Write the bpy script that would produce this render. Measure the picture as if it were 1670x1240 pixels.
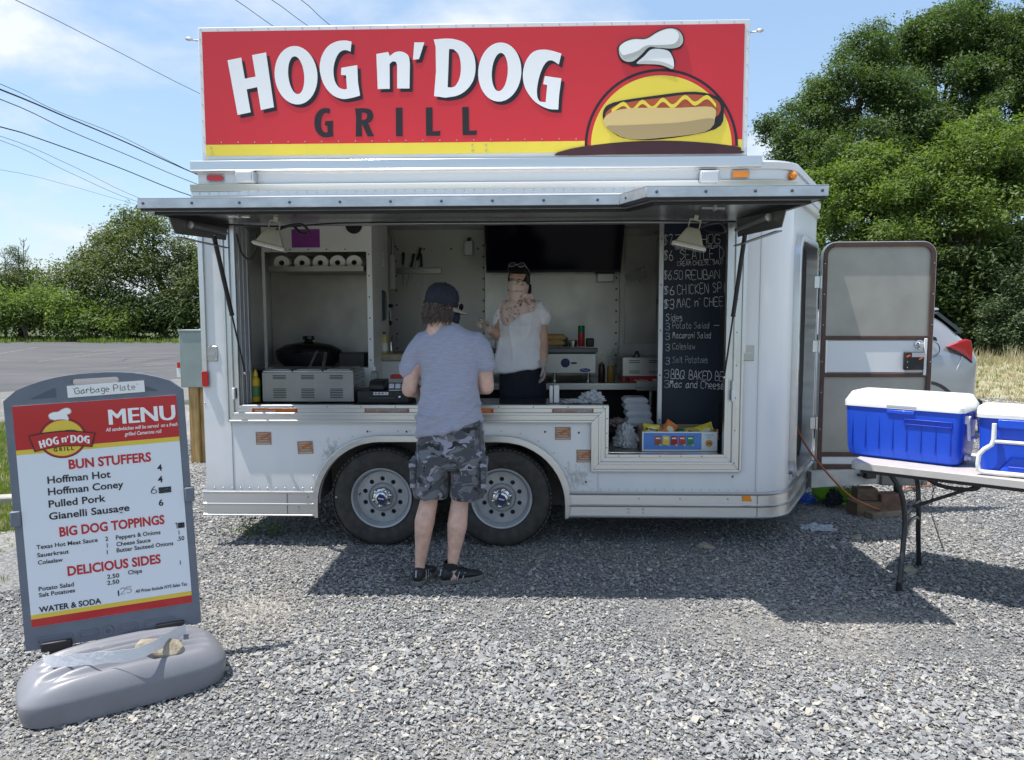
import bpy, bmesh, math, random
import numpy as np
from mathutils import Vector, Matrix, Euler, noise
from mathutils.geometry import tessellate_polygon

for o in list(bpy.data.objects):
    bpy.data.objects.remove(o)
SC = bpy.context.scene
COL = SC.collection
random.seed(7)
RNG = np.random.default_rng(7)
R = math.radians

FPX, CX, CY = 1230.0, 835.0, 620.0          # focal length in photo pixels, photo centre
CAM_POS = Vector((0, -5.1, 1.60))
cam_d = bpy.data.cameras.new("camera")
cam = bpy.data.objects.new("camera", cam_d)
COL.objects.link(cam)
CAM_ROT = (Matrix.Rotation(R(1.85), 4, 'Z') @ Matrix.Rotation(math.pi / 2 - math.atan(106 / FPX), 4, 'X')
           @ Matrix.Rotation(-0.0029, 4, 'Z'))
cam.matrix_world = Matrix.Translation(CAM_POS) @ CAM_ROT
cam_d.sensor_width = 36
cam_d.lens = 36 * FPX / 1670
cam_d.clip_end = 2000
cam_d.clip_start = 0.05
SC.camera = cam

SHIFT = Vector((0.36, 0.08, -1.0))           # way the sunlight travels per metre of fall
TO_SUN = (-SHIFT).normalized()
sun_d = bpy.data.lights.new("sun", 'SUN')
sun_d.energy = 3.4
sun_d.angle = R(0.53)
sun_d.color = (1.0, 0.955, 0.89)
sun = bpy.data.objects.new("sun", sun_d)
COL.objects.link(sun)
sun.rotation_euler = SHIFT.to_track_quat('-Z', 'Y').to_euler()
sun.location = (-10, -4, 25)

W = bpy.data.worlds.new("World")
SC.world = W
W.use_nodes = True
nt = W.node_tree
nt.nodes.clear()
N = nt.nodes.new
L = nt.links.new
wo = N('ShaderNodeOutputWorld'); bg = N('ShaderNodeBackground')
sky = N('ShaderNodeTexSky'); sky.sky_type = 'NISHITA'; sky.sun_disc = False
sky.sun_elevation = math.asin(TO_SUN.z)
sky.sun_rotation = math.atan2(TO_SUN.x, TO_SUN.y)
sky.altitude = 150; sky.air_density = 1.15; sky.dust_density = 0.8; sky.ozone_density = 1.6
tc = N('ShaderNodeTexCoord'); sep = N('ShaderNodeSeparateXYZ')
L(tc.outputs['Generated'], sep.inputs[0])
ad = N('ShaderNodeMath'); ad.operation = 'MAXIMUM'; ad.inputs[1].default_value = 0.0
L(sep.outputs['Z'], ad.inputs[0])
ad2 = N('ShaderNodeMath'); ad2.operation = 'ADD'; ad2.inputs[1].default_value = 0.34
L(ad.outputs[0], ad2.inputs[0])
vd = N('ShaderNodeVectorMath'); vd.operation = 'DIVIDE'
cmb = N('ShaderNodeCombineXYZ')
for i in range(3): L(ad2.outputs[0], cmb.inputs[i])
L(tc.outputs['Generated'], vd.inputs[0]); L(cmb.outputs[0], vd.inputs[1])
mp = N('ShaderNodeMapping'); mp.inputs['Location'].default_value = (3.1, 1.7, 0.0); mp.inputs['Scale'].default_value = (1, 1, 0.6)
L(vd.outputs[0], mp.inputs[0])
n1 = N('ShaderNodeTexNoise'); n1.inputs['Scale'].default_value = 1.9; n1.inputs['Detail'].default_value = 9
n1.inputs['Roughness'].default_value = 0.55; n1.inputs['Distortion'].default_value = 0.25
L(mp.outputs[0], n1.inputs['Vector'])
cr = N('ShaderNodeValToRGB')
cr.color_ramp.elements[0].position = 0.45; cr.color_ramp.elements[0].color = (0, 0, 0, 1)
cr.color_ramp.elements[1].position = 0.64; cr.color_ramp.elements[1].color = (1, 1, 1, 1)
L(n1.outputs['Fac'], cr.inputs[0])
mm = N('ShaderNodeMath'); mm.operation = 'MULTIPLY_ADD'; mm.inputs[1].default_value = 0.42; mm.inputs[2].default_value = 0.56
L(cr.outputs[0], mm.inputs[0])
n2 = N('ShaderNodeTexNoise'); n2.inputs['Scale'].default_value = 3.0; n2.inputs['Detail'].default_value = 5
L(mp.outputs[0], n2.inputs['Vector'])
cc = N('ShaderNodeMix'); cc.data_type = 'RGBA'
cc.inputs[6].default_value = (1.42, 2.08, 3.0, 1); cc.inputs[7].default_value = (3.7, 3.95, 4.25, 1)
L(cr.outputs[0], cc.inputs[0])
mx = N('ShaderNodeMix'); mx.data_type = 'RGBA'
L(mm.outputs[0], mx.inputs[0]); L(sky.outputs[0], mx.inputs[6]); L(cc.outputs[2], mx.inputs[7])
L(mx.outputs[2], bg.inputs['Color'])
bg.inputs['Strength'].default_value = 0.122
L(bg.outputs[0], wo.inputs['Surface'])

SC.view_settings.view_transform = 'Standard'
SC.view_settings.look = 'None'
SC.view_settings.exposure = 1.08
SC.view_settings.gamma = 1.0
SC.view_settings.use_curve_mapping = False
SC.render.engine = 'CYCLES'
SC.cycles.use_denoising = True
SC.cycles.max_bounces = 10
SC.cycles.diffuse_bounces = 8
SC.cycles.transparent_max_bounces = 8
SC.cycles.caustics_reflective = False
SC.cycles.caustics_refractive = False
SC.cycles.sample_clamp_indirect = 8

def ray(px, py):
    return (CAM_ROT.to_3x3() @ Vector(((px - CX) / FPX, -(py - CY) / FPX, -1.0)))

def P(px, py, Y=0.0):
    "point of the world plane y=Y seen at a pixel of the photograph"
    d = ray(px, py); t = (Y - CAM_POS.y) / d.y
    return CAM_POS + d * t

def G(px, py, Z=0.0):
    d = ray(px, py); t = (Z - CAM_POS.z) / d.z
    return CAM_POS + d * t

def pxy(px, py, Y=0.0):
    p = P(px, py, Y); return (p.x, p.z)

def frame(origin, xdir, up):
    "matrix whose local x is xdir, z is up, y points away (into the surface)"
    x = Vector(xdir).normalized(); z = Vector(up); z = (z - x * z.dot(x)).normalized(); y = z.cross(x)
    m = Matrix((x, y, z)).transposed().to_4x4(); m.translation = Vector(origin); return m

def spline(pts, n=6, closed=False):
    pts = [Vector(p) for p in pts]; out = []; k = len(pts)
    rng = range(k if closed else k - 1)
    for i in rng:
        if closed: p0, p1, p2, p3 = pts[i - 1], pts[i], pts[(i + 1) % k], pts[(i + 2) % k]
        else:
            p1, p2 = pts[i], pts[i + 1]
            p0 = pts[i - 1] if i else p1 * 2 - p2
            p3 = pts[i + 2] if i + 2 < k else p2 * 2 - p1
        for j in range(n):
            t = j / n
            out.append(0.5 * ((2 * p1) + (p2 - p0) * t + (2 * p0 - 5 * p1 + 4 * p2 - p3) * t * t + (3 * p1 - p0 - 3 * p2 + p3) * t ** 3))
    if not closed: out.append(pts[-1])
    return out

def lerp1(vals, n):
    k = len(vals) - 1; out = []
    for i in range(n):
        t = i / (n - 1) * k; a = min(int(t), k - 1); f = t - a
        out.append(vals[a] * (1 - f) + vals[a + 1] * f)
    return out

def rrect(x0, x1, z0, z1, r, n=5):
    pts = []
    for cx, cz, a0 in ((x1 - r, z1 - r, 0), (x0 + r, z1 - r, 90), (x0 + r, z0 + r, 180), (x1 - r, z0 + r, 270)):
        for i in range(n + 1):
            a = R(a0 + 90 * i / n); pts.append((cx + r * math.cos(a), cz + r * math.sin(a)))
    return pts

def circ(cx, cz, r, n=24, rz=None, tilt=0):
    rz = rz or r; out = []
    for i in range(n):
        a = 2 * math.pi * i / n; u, v = r * math.cos(a), rz * math.sin(a)
        out.append((cx + u * math.cos(tilt) - v * math.sin(tilt), cz + u * math.sin(tilt) + v * math.cos(tilt)))
    return out

class MB:
    def __init__(s): s.v = []; s.f = []; s.mi = []
    def add(s, vs, fs, M=None, m=0):
        b = len(s.v)
        s.v += [tuple(M @ Vector(v)) for v in vs] if M is not None else [tuple(v) for v in vs]
        s.f += [tuple(b + i for i in f) for f in fs]; s.mi += [m] * len(fs); return s
    def box(s, x0, x1, y0, y1, z0, z1, M=None, m=0):
        v = [(x, y, z) for x in (x0, x1) for y in (y0, y1) for z in (z0, z1)]
        return s.add(v, [(0, 1, 3, 2), (4, 6, 7, 5), (0, 4, 5, 1), (2, 3, 7, 6), (0, 2, 6, 4), (1, 5, 7, 3)], M, m)
    def prism(s, outer, holes=(), y0=0.0, y1=0.01, M=None, m=0):
        loops = [list(outer)] + [list(h) for h in holes]
        flat = [p for l in loops for p in l]; n = len(flat)
        tris = tessellate_polygon([[Vector((p[0], p[1], 0)) for p in l] for l in loops])
        def area(a, b, c): return (flat[b][0] - flat[a][0]) * (flat[c][1] - flat[a][1]) - (flat[c][0] - flat[a][0]) * (flat[b][1] - flat[a][1])
        v = [(p[0], y0, p[1]) for p in flat] + [(p[0], y1, p[1]) for p in flat]; f = []
        for t in tris:
            a, b, c = t
            if area(a, b, c) < 0: a, b, c = a, c, b
            f.append((a, b, c)); f.append((n + a, n + c, n + b))
        k = 0
        for li, l in enumerate(loops):
            A = sum(l[i][0] * l[(i + 1) % len(l)][1] - l[(i + 1) % len(l)][0] * l[i][1] for i in range(len(l)))
            ccw = (A > 0) == (li == 0)
            for i in range(len(l)):
                a, b = k + i, k + (i + 1) % len(l)
                f.append((b, a, n + a, n + b) if ccw else (a, b, n + b, n + a))
            k += len(l)
        return s.add(v, f, M, m)
    def tube(s, pts, r, n=8, m=0, M=None, flat=1.0, side=None, caps=True):
        pts = [Vector(p) for p in pts]; k = len(pts)
        rs = lerp1(r, k) if isinstance(r, (list, tuple)) else [r] * k
        vs = []; fs = []; u = None
        for i in range(k):
            d = (pts[min(i + 1, k - 1)] - pts[max(i - 1, 0)])
            d = d.normalized() if d.length > 1e-9 else Vector((0, 0, 1))
            if side is not None: a = Vector(side)
            else: a = u if u is not None else (Vector((0, 0, 1)) if abs(d.z) < 0.9 else Vector((1, 0, 0)))
            a = a - d * a.dot(d)
            if a.length < 1e-6: a = d.orthogonal()
            a.normalize(); u = a; b = d.cross(a)
            for j in range(n):
                t = 2 * math.pi * j / n
                vs.append(pts[i] + (a * math.cos(t) + b * math.sin(t) * flat) * rs[i])
        for i in range(k - 1):
            for j in range(n):
                j2 = (j + 1) % n
                fs.append((i * n + j, i * n + j2, (i + 1) * n + j2, (i + 1) * n + j))
        if caps: fs.append(tuple(reversed(range(n)))); fs.append(tuple((k - 1) * n + j for j in range(n)))
        return s.add(vs, fs, M, m)
    def lathe(s, prof, n=24, M=None, m=0, caps=True):
        vs = []; fs = []; k = len(prof)
        for r, h in prof:
            for j in range(n):
                a = 2 * math.pi * j / n; vs.append((r * math.cos(a), r * math.sin(a), h))
        for i in range(k - 1):
            for j in range(n):
                j2 = (j + 1) % n; fs.append((i * n + j, i * n + j2, (i + 1) * n + j2, (i + 1) * n + j))
        if caps and prof[0][0] > 1e-6: fs.append(tuple(reversed(range(n))))
        if caps and prof[-1][0] > 1e-6: fs.append(tuple((k - 1) * n + j for j in range(n)))
        return s.add(vs, fs, M, m)
    def loft(s, rings, m=0, M=None, caps=True):
        n = len(rings[0]); vs = [p for r in rings for p in r]; fs = []
        for i in range(len(rings) - 1):
            for j in range(n):
                j2 = (j + 1) % n; fs.append((i * n + j, i * n + j2, (i + 1) * n + j2, (i + 1) * n + j))
        if caps: fs.append(tuple(reversed(range(n)))); fs.append(tuple((len(rings) - 1) * n + j for j in range(n)))
        return s.add(vs, fs, M, m)
    def ball(s, c, rx, ry=None, rz=None, n=16, M=None, m=0):
        ry = ry or rx; rz = rz or rx; k = n // 2; vs = []; fs = []
        for i in range(k + 1):
            t = math.pi * i / k
            for j in range(n):
                a = 2 * math.pi * j / n
                vs.append((c[0] + rx * max(math.sin(t), 1e-4) * math.cos(a), c[1] + ry * max(math.sin(t), 1e-4) * math.sin(a), c[2] - rz * math.cos(t)))
        for i in range(k):
            for j in range(n):
                j2 = (j + 1) % n; fs.append((i * n + j, i * n + j2, (i + 1) * n + j2, (i + 1) * n + j))
        return s.add(vs, fs, M, m)
    def mesh(s, name, mats, c):
        me = bpy.data.meshes.new(name)
        me.from_pydata([(v[0] - c[0], v[1] - c[1], v[2] - c[2]) for v in s.v], [], s.f)
        for m in mats: me.materials.append(m)
        if len(mats) > 1: me.polygons.foreach_set('material_index', s.mi)
        return me
    def build(s, name, mat, parent=None, smooth=None, bev=0.0, seg=2, kind=None, label=None, sub=0):
        mats = mat if isinstance(mat, (list, tuple)) else [mat]
        a = np.array(s.v); lo, hi = a.min(0), a.max(0)
        c = ((lo[0] + hi[0]) / 2, (lo[1] + hi[1]) / 2, lo[2])
        me = s.mesh(name, mats, c)
        return link(name, me, c, parent, smooth, bev, seg, kind, label, sub)

def link(name, me, c, parent=None, smooth=None, bev=0.0, seg=2, kind=None, label=None, sub=0):
    me.validate()
    bm = bmesh.new(); bm.from_mesh(me); bmesh.ops.recalc_face_normals(bm, faces=bm.faces); bm.to_mesh(me); bm.free()
    o = bpy.data.objects.new(name, me); COL.objects.link(o); o.location = c
    if parent is not None:
        o.parent = parent; o.matrix_parent_inverse = WM(parent).inverted()
    if smooth:
        me.polygons.foreach_set('use_smooth', [True] * len(me.polygons))
        me.set_sharp_from_angle(angle=R(smooth))
    if bev:
        b = o.modifiers.new('bevel', 'BEVEL'); b.width = bev; b.segments = seg; b.limit_method = 'ANGLE'; b.angle_limit = R(35)
        if not smooth:
            me.polygons.foreach_set('use_smooth', [True] * len(me.polygons)); me.set_sharp_from_angle(angle=R(30))
        b.harden_normals = False
    if sub:
        m = o.modifiers.new('subsurf', 'SUBSURF'); m.levels = sub; m.render_levels = sub
    if kind: o['kind'] = kind
    if label: o['label'] = label
    return o

def WM(o):
    m = o.matrix_basis.copy()
    if o.parent is not None: m = WM(o.parent) @ o.matrix_parent_inverse @ m
    return m

def thing(name, label, cat, loc=(0, 0, 0), group=None):
    o = bpy.data.objects.new(name, None); o.empty_display_size = 0.1; COL.objects.link(o)
    o.location = loc; o['label'] = label; o['category'] = cat
    if group: o['group'] = group
    return o

def tag(o, label, cat, group=None):
    o['label'] = label; o['category'] = cat
    if group: o['group'] = group
    return o

def copy_thing(root, delta=(0, 0, 0), label=None, rotz=0.0):
    def cp(o, parent):
        c = o.copy(); COL.objects.link(c)
        if parent is not None: c.parent = parent
        for ch in list(o.children): cp(ch, c)
        return c
    r = cp(root, None); r.location = Vector(root.location) + Vector(delta); r.rotation_euler.z += rotz
    if label: r['label'] = label
    return r

_mats = {}
def mat(name, col, rough=0.5, metal=0.0, var=0.0, vs=6.0, bump=0.0, bs=60.0, col2=None, stretch=(1, 1, 1), spec=0.5,
        coat=0.0, emit=None, trans=0.0, ior=1.45, alpha=1.0, sheen=0.0, detail=4, contrast=(0.3, 0.7), sss=0.0, rvar=0.0):
    if name in _mats: return _mats[name]
    m = bpy.data.materials.new(name); m.use_nodes = True; t = m.node_tree; b = t.nodes['Principled BSDF']
    n = t.nodes.new; l = t.links.new
    b.inputs['Base Color'].default_value = (*col, 1); b.inputs['Roughness'].default_value = rough
    b.inputs['Metallic'].default_value = metal; b.inputs['Specular IOR Level'].default_value = spec
    b.inputs['Coat Weight'].default_value = coat; b.inputs['Coat Roughness'].default_value = 0.08
    b.inputs['Transmission Weight'].default_value = trans; b.inputs['IOR'].default_value = ior
    b.inputs['Alpha'].default_value = alpha; b.inputs['Sheen Weight'].default_value = sheen
    if sss:
        b.inputs['Subsurface Weight'].default_value = sss; b.inputs['Subsurface Radius'].default_value = (0.01, 0.004, 0.002)
        b.inputs['Subsurface Scale'].default_value = 1.0
    if emit: b.inputs['Emission Color'].default_value = (*emit, 1); b.inputs['Emission Strength'].default_value = 1
    if var or bump or rvar:
        tcn = n('ShaderNodeTexCoord'); mpn = n('ShaderNodeMapping'); mpn.inputs['Scale'].default_value = stretch
        l(tcn.outputs['Object'], mpn.inputs[0])
    if var or rvar:
        nz = n('ShaderNodeTexNoise'); nz.inputs['Scale'].default_value = vs; nz.inputs['Detail'].default_value = detail
        l(mpn.outputs[0], nz.inputs['Vector'])
        if var:
            rp = n('ShaderNodeValToRGB'); e = rp.color_ramp.elements
            e[0].position, e[1].position = contrast
            c2 = col2 or tuple(min(1, c * (1 + var)) for c in col)
            c1 = col if col2 else tuple(c * (1 - var) for c in col)
            e[0].color = (*c1, 1); e[1].color = (*c2, 1)
            l(nz.outputs['Fac'], rp.inputs[0]); l(rp.outputs[0], b.inputs['Base Color'])
        if rvar:
            mr = n('ShaderNodeMapRange'); mr.inputs['To Min'].default_value = max(0.02, rough - rvar); mr.inputs['To Max'].default_value = rough + rvar
            mr.inputs['From Min'].default_value = 0.3; mr.inputs['From Max'].default_value = 0.7
            l(nz.outputs['Fac'], mr.inputs[0]); l(mr.outputs[0], b.inputs['Roughness'])
    if bump:
        nb = n('ShaderNodeTexNoise'); nb.inputs['Scale'].default_value = bs; nb.inputs['Detail'].default_value = 3
        bp = n('ShaderNodeBump'); bp.inputs['Strength'].default_value = bump; bp.inputs['Distance'].default_value = 0.01
        l(mpn.outputs[0], nb.inputs['Vector']); l(nb.outputs['Fac'], bp.inputs['Height']); l(bp.outputs[0], b.inputs['Normal'])
    _mats[name] = m; return m

def nodes_of(m):
    t = m.node_tree; return t, t.nodes['Principled BSDF'], t.nodes.new, t.links.new

def protos(objs, name):
    "a collection that stays out of the scene and only feeds the scatter"
    c = bpy.data.collections.new(name)
    for o in objs: c.objects.link(o)
    return c

def proto_obj(name, mb, mats, smooth=None):
    me = bpy.data.meshes.new(name); me.from_pydata(mb.v, [], mb.f)
    mats = mats if isinstance(mats, (list, tuple)) else [mats]
    for m in mats: me.materials.append(m)
    if len(mats) > 1: me.polygons.foreach_set('material_index', mb.mi)
    if smooth: me.polygons.foreach_set('use_smooth', [True] * len(me.polygons))
    return bpy.data.objects.new(name, me)

def scatter(name, pts, rots, scl, coll, kind=None, parent=None, realize=False):
    pts = np.asarray(pts, dtype=np.float32); n = len(pts)
    c = (float(pts[:, 0].mean()), float(pts[:, 1].mean()), float(pts[:, 2].min()))
    me = bpy.data.meshes.new(name); me.vertices.add(n)
    me.vertices.foreach_set('co', (pts - np.array(c, dtype=np.float32)).ravel())
    a = me.attributes.new('rot', 'FLOAT_VECTOR', 'POINT'); a.data.foreach_set('vector', np.asarray(rots, dtype=np.float32).ravel())
    a = me.attributes.new('scl', 'FLOAT_VECTOR', 'POINT')
    scl = np.asarray(scl, dtype=np.float32)
    if scl.ndim == 1: scl = np.stack([scl] * 3, 1)
    a.data.foreach_set('vector', scl.ravel())
    a = me.attributes.new('pid', 'INT', 'POINT'); a.data.foreach_set('value', RNG.integers(0, len(coll.objects), n).astype(np.int32))
    o = bpy.data.objects.new(name, me); COL.objects.link(o); o.location = c
    if parent is not None: o.parent = parent; o.matrix_parent_inverse = WM(parent).inverted()
    g = bpy.data.node_groups.new(name, 'GeometryNodeTree')
    g.interface.new_socket('Geometry', in_out='INPUT', socket_type='NodeSocketGeometry')
    g.interface.new_socket('Geometry', in_out='OUTPUT', socket_type='NodeSocketGeometry')
    gi = g.nodes.new('NodeGroupInput'); go = g.nodes.new('NodeGroupOutput')
    ip = g.nodes.new('GeometryNodeInstanceOnPoints'); ci = g.nodes.new('GeometryNodeCollectionInfo')
    ci.inputs['Collection'].default_value = coll; ci.inputs['Separate Children'].default_value = True; ci.inputs['Reset Children'].default_value = True
    ip.inputs['Pick Instance'].default_value = True
    def na(nm, ty):
        x = g.nodes.new('GeometryNodeInputNamedAttribute'); x.data_type = ty; x.inputs['Name'].default_value = nm; return x.outputs['Attribute']
    er = g.nodes.new('FunctionNodeEulerToRotation')
    K = g.links.new
    K(gi.outputs[0], ip.inputs['Points']); K(ci.outputs[0], ip.inputs['Instance']); K(na('pid', 'INT'), ip.inputs['Instance Index'])
    K(na('rot', 'FLOAT_VECTOR'), er.inputs[0]); K(er.outputs[0], ip.inputs['Rotation']); K(na('scl', 'FLOAT_VECTOR'), ip.inputs['Scale'])
    if realize:
        rl = g.nodes.new('GeometryNodeRealizeInstances'); K(ip.outputs[0], rl.inputs[0]); K(rl.outputs[0], go.inputs[0])
    else: K(ip.outputs[0], go.inputs[0])
    md = o.modifiers.new('scatter', 'NODES'); md.node_group = g
    if kind: o['kind'] = kind
    return o

def text(s, size, M, m, parent, name='lettering', bold=0.0, align='LEFT', shear=0.0, sx=1.0, th=0.0008, spacing=1.0, cap=None, fitw=None):
    "printed lettering on the plane of frame M (x along the line, z up)"
    cu = bpy.data.curves.new('t', 'FONT'); cu.body = s; cu.size = size; cu.align_x = align; cu.shear = shear
    cu.offset = bold * size; cu.extrude = th; cu.space_character = spacing; cu.resolution_u = 3
    o = bpy.data.objects.new('t', cu); COL.objects.link(o)
    me = bpy.data.meshes.new_from_object(o.evaluated_get(bpy.context.evaluated_depsgraph_get()))
    bpy.data.objects.remove(o)
    v = np.empty(len(me.vertices) * 3); me.vertices.foreach_get('co', v); v = v.reshape(-1, 3)
    if cap: v[:, :2] *= cap / (.727 * size)
    if fitw: sx = fitw / max(1e-6, v[:, 0].max() - min(0, v[:, 0].min()))
    mb = MB(); MM = M @ Matrix(((sx, 0, 0, 0), (0, 0, -1, 0), (0, 1, 0, 0), (0, 0, 0, 1)))
    mb.v = [tuple(MM @ Vector(p)) for p in v]; mb.f = [tuple(p.vertices) for p in me.polygons]; mb.mi = [0] * len(mb.f)
    bpy.data.meshes.remove(me)
    return mb.build(name, m, parent)

SF = {
'A':'00 26 40/12 32','B':'00 06 26 35 33 13/13 33 42 40 00','C':'45 26 05 01 20 41','D':'00 06 26 44 42 20 00','E':'46 06 00 40/03 33',
'F':'46 06 00/03 33','G':'45 26 05 01 20 41 43 23','H':'00 06/40 46/03 43','I':'20 26','K':'00 06/46 03 40','L':'06 00 40','M':'00 16 23 36 40',
'N':'00 06 40 46','O':'26 05 01 20 41 45 26','P':'00 06 36 45 44 33 03','Q':'26 05 01 20 41 45 26/22 50','R':'00 06 36 45 43 03/13 40',
'S':'45 26 05 14 33 42 31 10 01','T':'06 46/26 20','U':'06 01 20 41 46','W':'06 10 24 30 46','Z':'06 46 00 40',
'a':'34 13 01 10 31 34/34 31 40','b':'06 00 20 31 33 24 03','c':'33 24 03 01 10 31','d':'36 30/33 14 02 10 31','e':'02 32 33 14 03 01 10 30',
'f':'35 26 15 10/04 24','g':'34 14 02 11 31/34 3a 1b 0a','h':'06 00/03 14 33 30','i':'14 10/15 16','k':'06 00/33 01 30','l':'16 10','m':'04 00/03 14 20/23 34 40',
'n':'04 00/03 24 33 30','o':'24 03 01 20 31 33 24','p':'04 0b/03 24 33 31 10 01','r':'04 00/02 14 33','s':'33 14 03 22 31 20 00','t':'16 11 20 30/04 34',
'u':'04 01 10 31 34/34 30','w':'04 10 23 30 44','$':'45 26 05 14 33 42 31 10 01/26 20/16 10','3':'05 26 45 33 13/33 42 30 10 01','5':'46 06 04 34 42 20 01',
'0':'26 05 01 20 41 45 26','6':'36 14 01 20 41 33 03','7':'06 46 10','1':'15 26 20','2':'05 26 45 33 00 40',',':'10 0a','.':'10 11','-':'03 43',"'":'16 15',
'\u0000':''}
def hand(s, h, M, m, parent, w=0.0022, name='lettering', slant=0.0, jit=0.25, adv=5.4, th=0.0006, fitw=None):
    mb = MB(); u = h / 6.0; x = 0.0
    rr = random.Random(s)
    low = set("acdegnoprsuwm")
    for ch in s:
        if ch == ' ': x += 3.4; continue
        st = SF.get(ch, '')
        wd = 0
        for pl in st.split('/'):
            pts = []
            for pr in pl.split():
                gx = int(pr[0]); gz = {'a': -1.2, 'b': -2}.get(pr[1]) if pr[1] in 'ab' else int(pr[1])
                wd = max(wd, gx)
                pts.append(Vector(((x + gx + rr.uniform(-jit, jit) + slant * gz) * u, 0, (gz + rr.uniform(-jit, jit)) * u)))
            if len(pts) > 1:
                if len(pts) > 2: pts = spline(pts, 3)
                mb.tube(pts, [w * .5 * rr.uniform(.8, 1.2), w * .5 * rr.uniform(.5, 1.1)], n=4, M=M, side=(0, 1, 0), flat=1.0)
        x += wd + 1.35
    if fitw:
        Mi = M.inverted(); k = fitw / ((x - 1.35) * u)
        mb.v = [tuple(M @ Vector((q.x * k, q.y, q.z))) for q in (Mi @ Vector(v) for v in mb.v)]
    Mi = M.inverted()
    out = []
    for v in mb.v:
        q = Mi @ Vector(v); q.y = max(-th, min(th * .2, q.y)); out.append(tuple(M @ q))
    mb.v = out
    return mb.build(name, m, parent)
def sheet(name, pts, z, m, label=None):
    mb = MB(); mb.add([(p[0], p[1], z) for p in pts], [tuple(range(len(pts)))])
    o = mb.build(name, m, kind='structure', label=label)
    me = o.data
    if me.polygons[0].normal.z < 0: me.flip_normals()
    return o

m_far = mat('meadow_ground', (0.06, 0.075, 0.025), 0.95, var=.4, vs=.6, detail=8)
sheet('ground', [(-700, -300), (700, -300), (700, 900), (-700, 900)], -0.012, m_far)

m_grav = mat('gravel_dust', (0.25, 0.25, 0.25), 0.95)
t, b, n, l = nodes_of(m_grav)
tcn = n('ShaderNodeTexCoord')
na = n('ShaderNodeTexNoise'); na.inputs['Scale'].default_value = .9; na.inputs['Detail'].default_value = 6
nb = n('ShaderNodeTexNoise'); nb.inputs['Scale'].default_value = 55; nb.inputs['Detail'].default_value = 8; nb.inputs['Roughness'].default_value = .75
vo = n('ShaderNodeTexVoronoi'); vo.inputs['Scale'].default_value = 48
vo2 = n('ShaderNodeTexVoronoi'); vo2.inputs['Scale'].default_value = 22
for q in (na, nb, vo, vo2): l(tcn.outputs['Object'], q.inputs['Vector'])
ra = n('ShaderNodeValToRGB'); e = ra.color_ramp.elements
e[0].position = .42; e[0].color = (.25, .25, .25, 1); e[1].position = .68; e[1].color = (.44, .415, .365, 1)
l(na.outputs['Fac'], ra.inputs[0])
mxa = n('ShaderNodeMix'); mxa.data_type = 'RGBA'; mxa.blend_type = 'MULTIPLY'; mxa.inputs[0].default_value = .75
rb = n('ShaderNodeValToRGB'); e = rb.color_ramp.elements
e[0].position = .25; e[0].color = (.45, .45, .47, 1); e[1].position = .7; e[1].color = (1.25, 1.25, 1.25, 1)
l(nb.outputs['Fac'], rb.inputs[0]); l(ra.outputs[0], mxa.inputs[6]); l(rb.outputs[0], mxa.inputs[7])
mxb = n('ShaderNodeMix'); mxb.data_type = 'RGBA'; mxb.blend_type = 'MULTIPLY'; mxb.inputs[0].default_value = .45
hs = n('ShaderNodeSeparateColor'); l(vo.outputs['Color'], hs.inputs[0]); cg = n('ShaderNodeCombineColor')
for i in range(3): l(hs.outputs[0], cg.inputs[i])
l(mxa.outputs[2], mxb.inputs[6]); l(cg.outputs[0], mxb.inputs[7])
gm = n('ShaderNodeMix'); gm.data_type = 'RGBA'; gm.blend_type = 'MULTIPLY'; gm.inputs[0].default_value = 1; gm.inputs[7].default_value = (1.3, 1.3, 1.3, 1)
l(mxb.outputs[2], gm.inputs[6]); l(gm.outputs[2], b.inputs['Base Color'])
ad1 = n('ShaderNodeMath'); ad1.operation = 'ADD'; l(vo.outputs['Distance'], ad1.inputs[0]); l(nb.outputs['Fac'], ad1.inputs[1])
bp = n('ShaderNodeBump'); bp.inputs['Strength'].default_value = 1; bp.inputs['Distance'].default_value = .02; bp.invert = True
l(ad1.outputs[0], bp.inputs['Height']); l(bp.outputs[0], b.inputs['Normal'])

GZ = 0.0
sheet('gravel_lot', [(-9.5, -8), (16, -8), (18, 9), (9.5, 13), (3, 12), (-4.6, 9.5), (-9.5, 6)], -0.004, m_grav)

m_asph = mat('asphalt', (.085, .085, .088), .9, var=.22, vs=.5, bump=.4, bs=90, detail=9, stretch=(.5, 1.6, 1))
pa = [G(-1200, 700), G(0, 693), G(330, 652), G(420, 640), G(760, 600), G(820, 560), G(330, 557), G(0, 557), G(-1200, 560)]
sheet('asphalt_lot', [(p.x, p.y) for p in pa], -0.008, m_asph)
m_oldpaint = mat('worn_road_paint', (.17, .17, .16), .9, var=.4, vs=3)
for a, b_ in (((-60, 586), (60, 567)), ((110, 578), (230, 566)), ((60, 590), (215, 571)), ((200, 600), (292, 592)), ((170, 612), (292, 603))):
    p, q = G(*a), G(*b_); d = (q - p).normalized(); s = d.cross(Vector((0, 0, 1))) * .06
    sheet('parking_line', [((p + s).x, (p + s).y), ((q + s).x, (q + s).y), ((q - s).x, (q - s).y), ((p - s).x, (p - s).y)], -0.003, m_oldpaint)
m_conc = mat('pale_concrete', (.36, .34, .30), .9, var=.18, vs=7, bump=.3, bs=40)
pk = [G(0, 640), G(295, 618), G(330, 614), G(330, 650), G(0, 690)]
sheet('concrete_apron', [(p.x, p.y) for p in pk], -0.002, mat('apron_concrete', (.15, .148, .14), .9, var=.2, vs=2, bump=.3, bs=40))
m_verge = mat('verge_soil', (.10, .095, .05), .95, var=.35, vs=9)
pv = [G(-900, 700), G(60, 690), G(110, 740), G(80, 860), G(-900, 930)]
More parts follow.
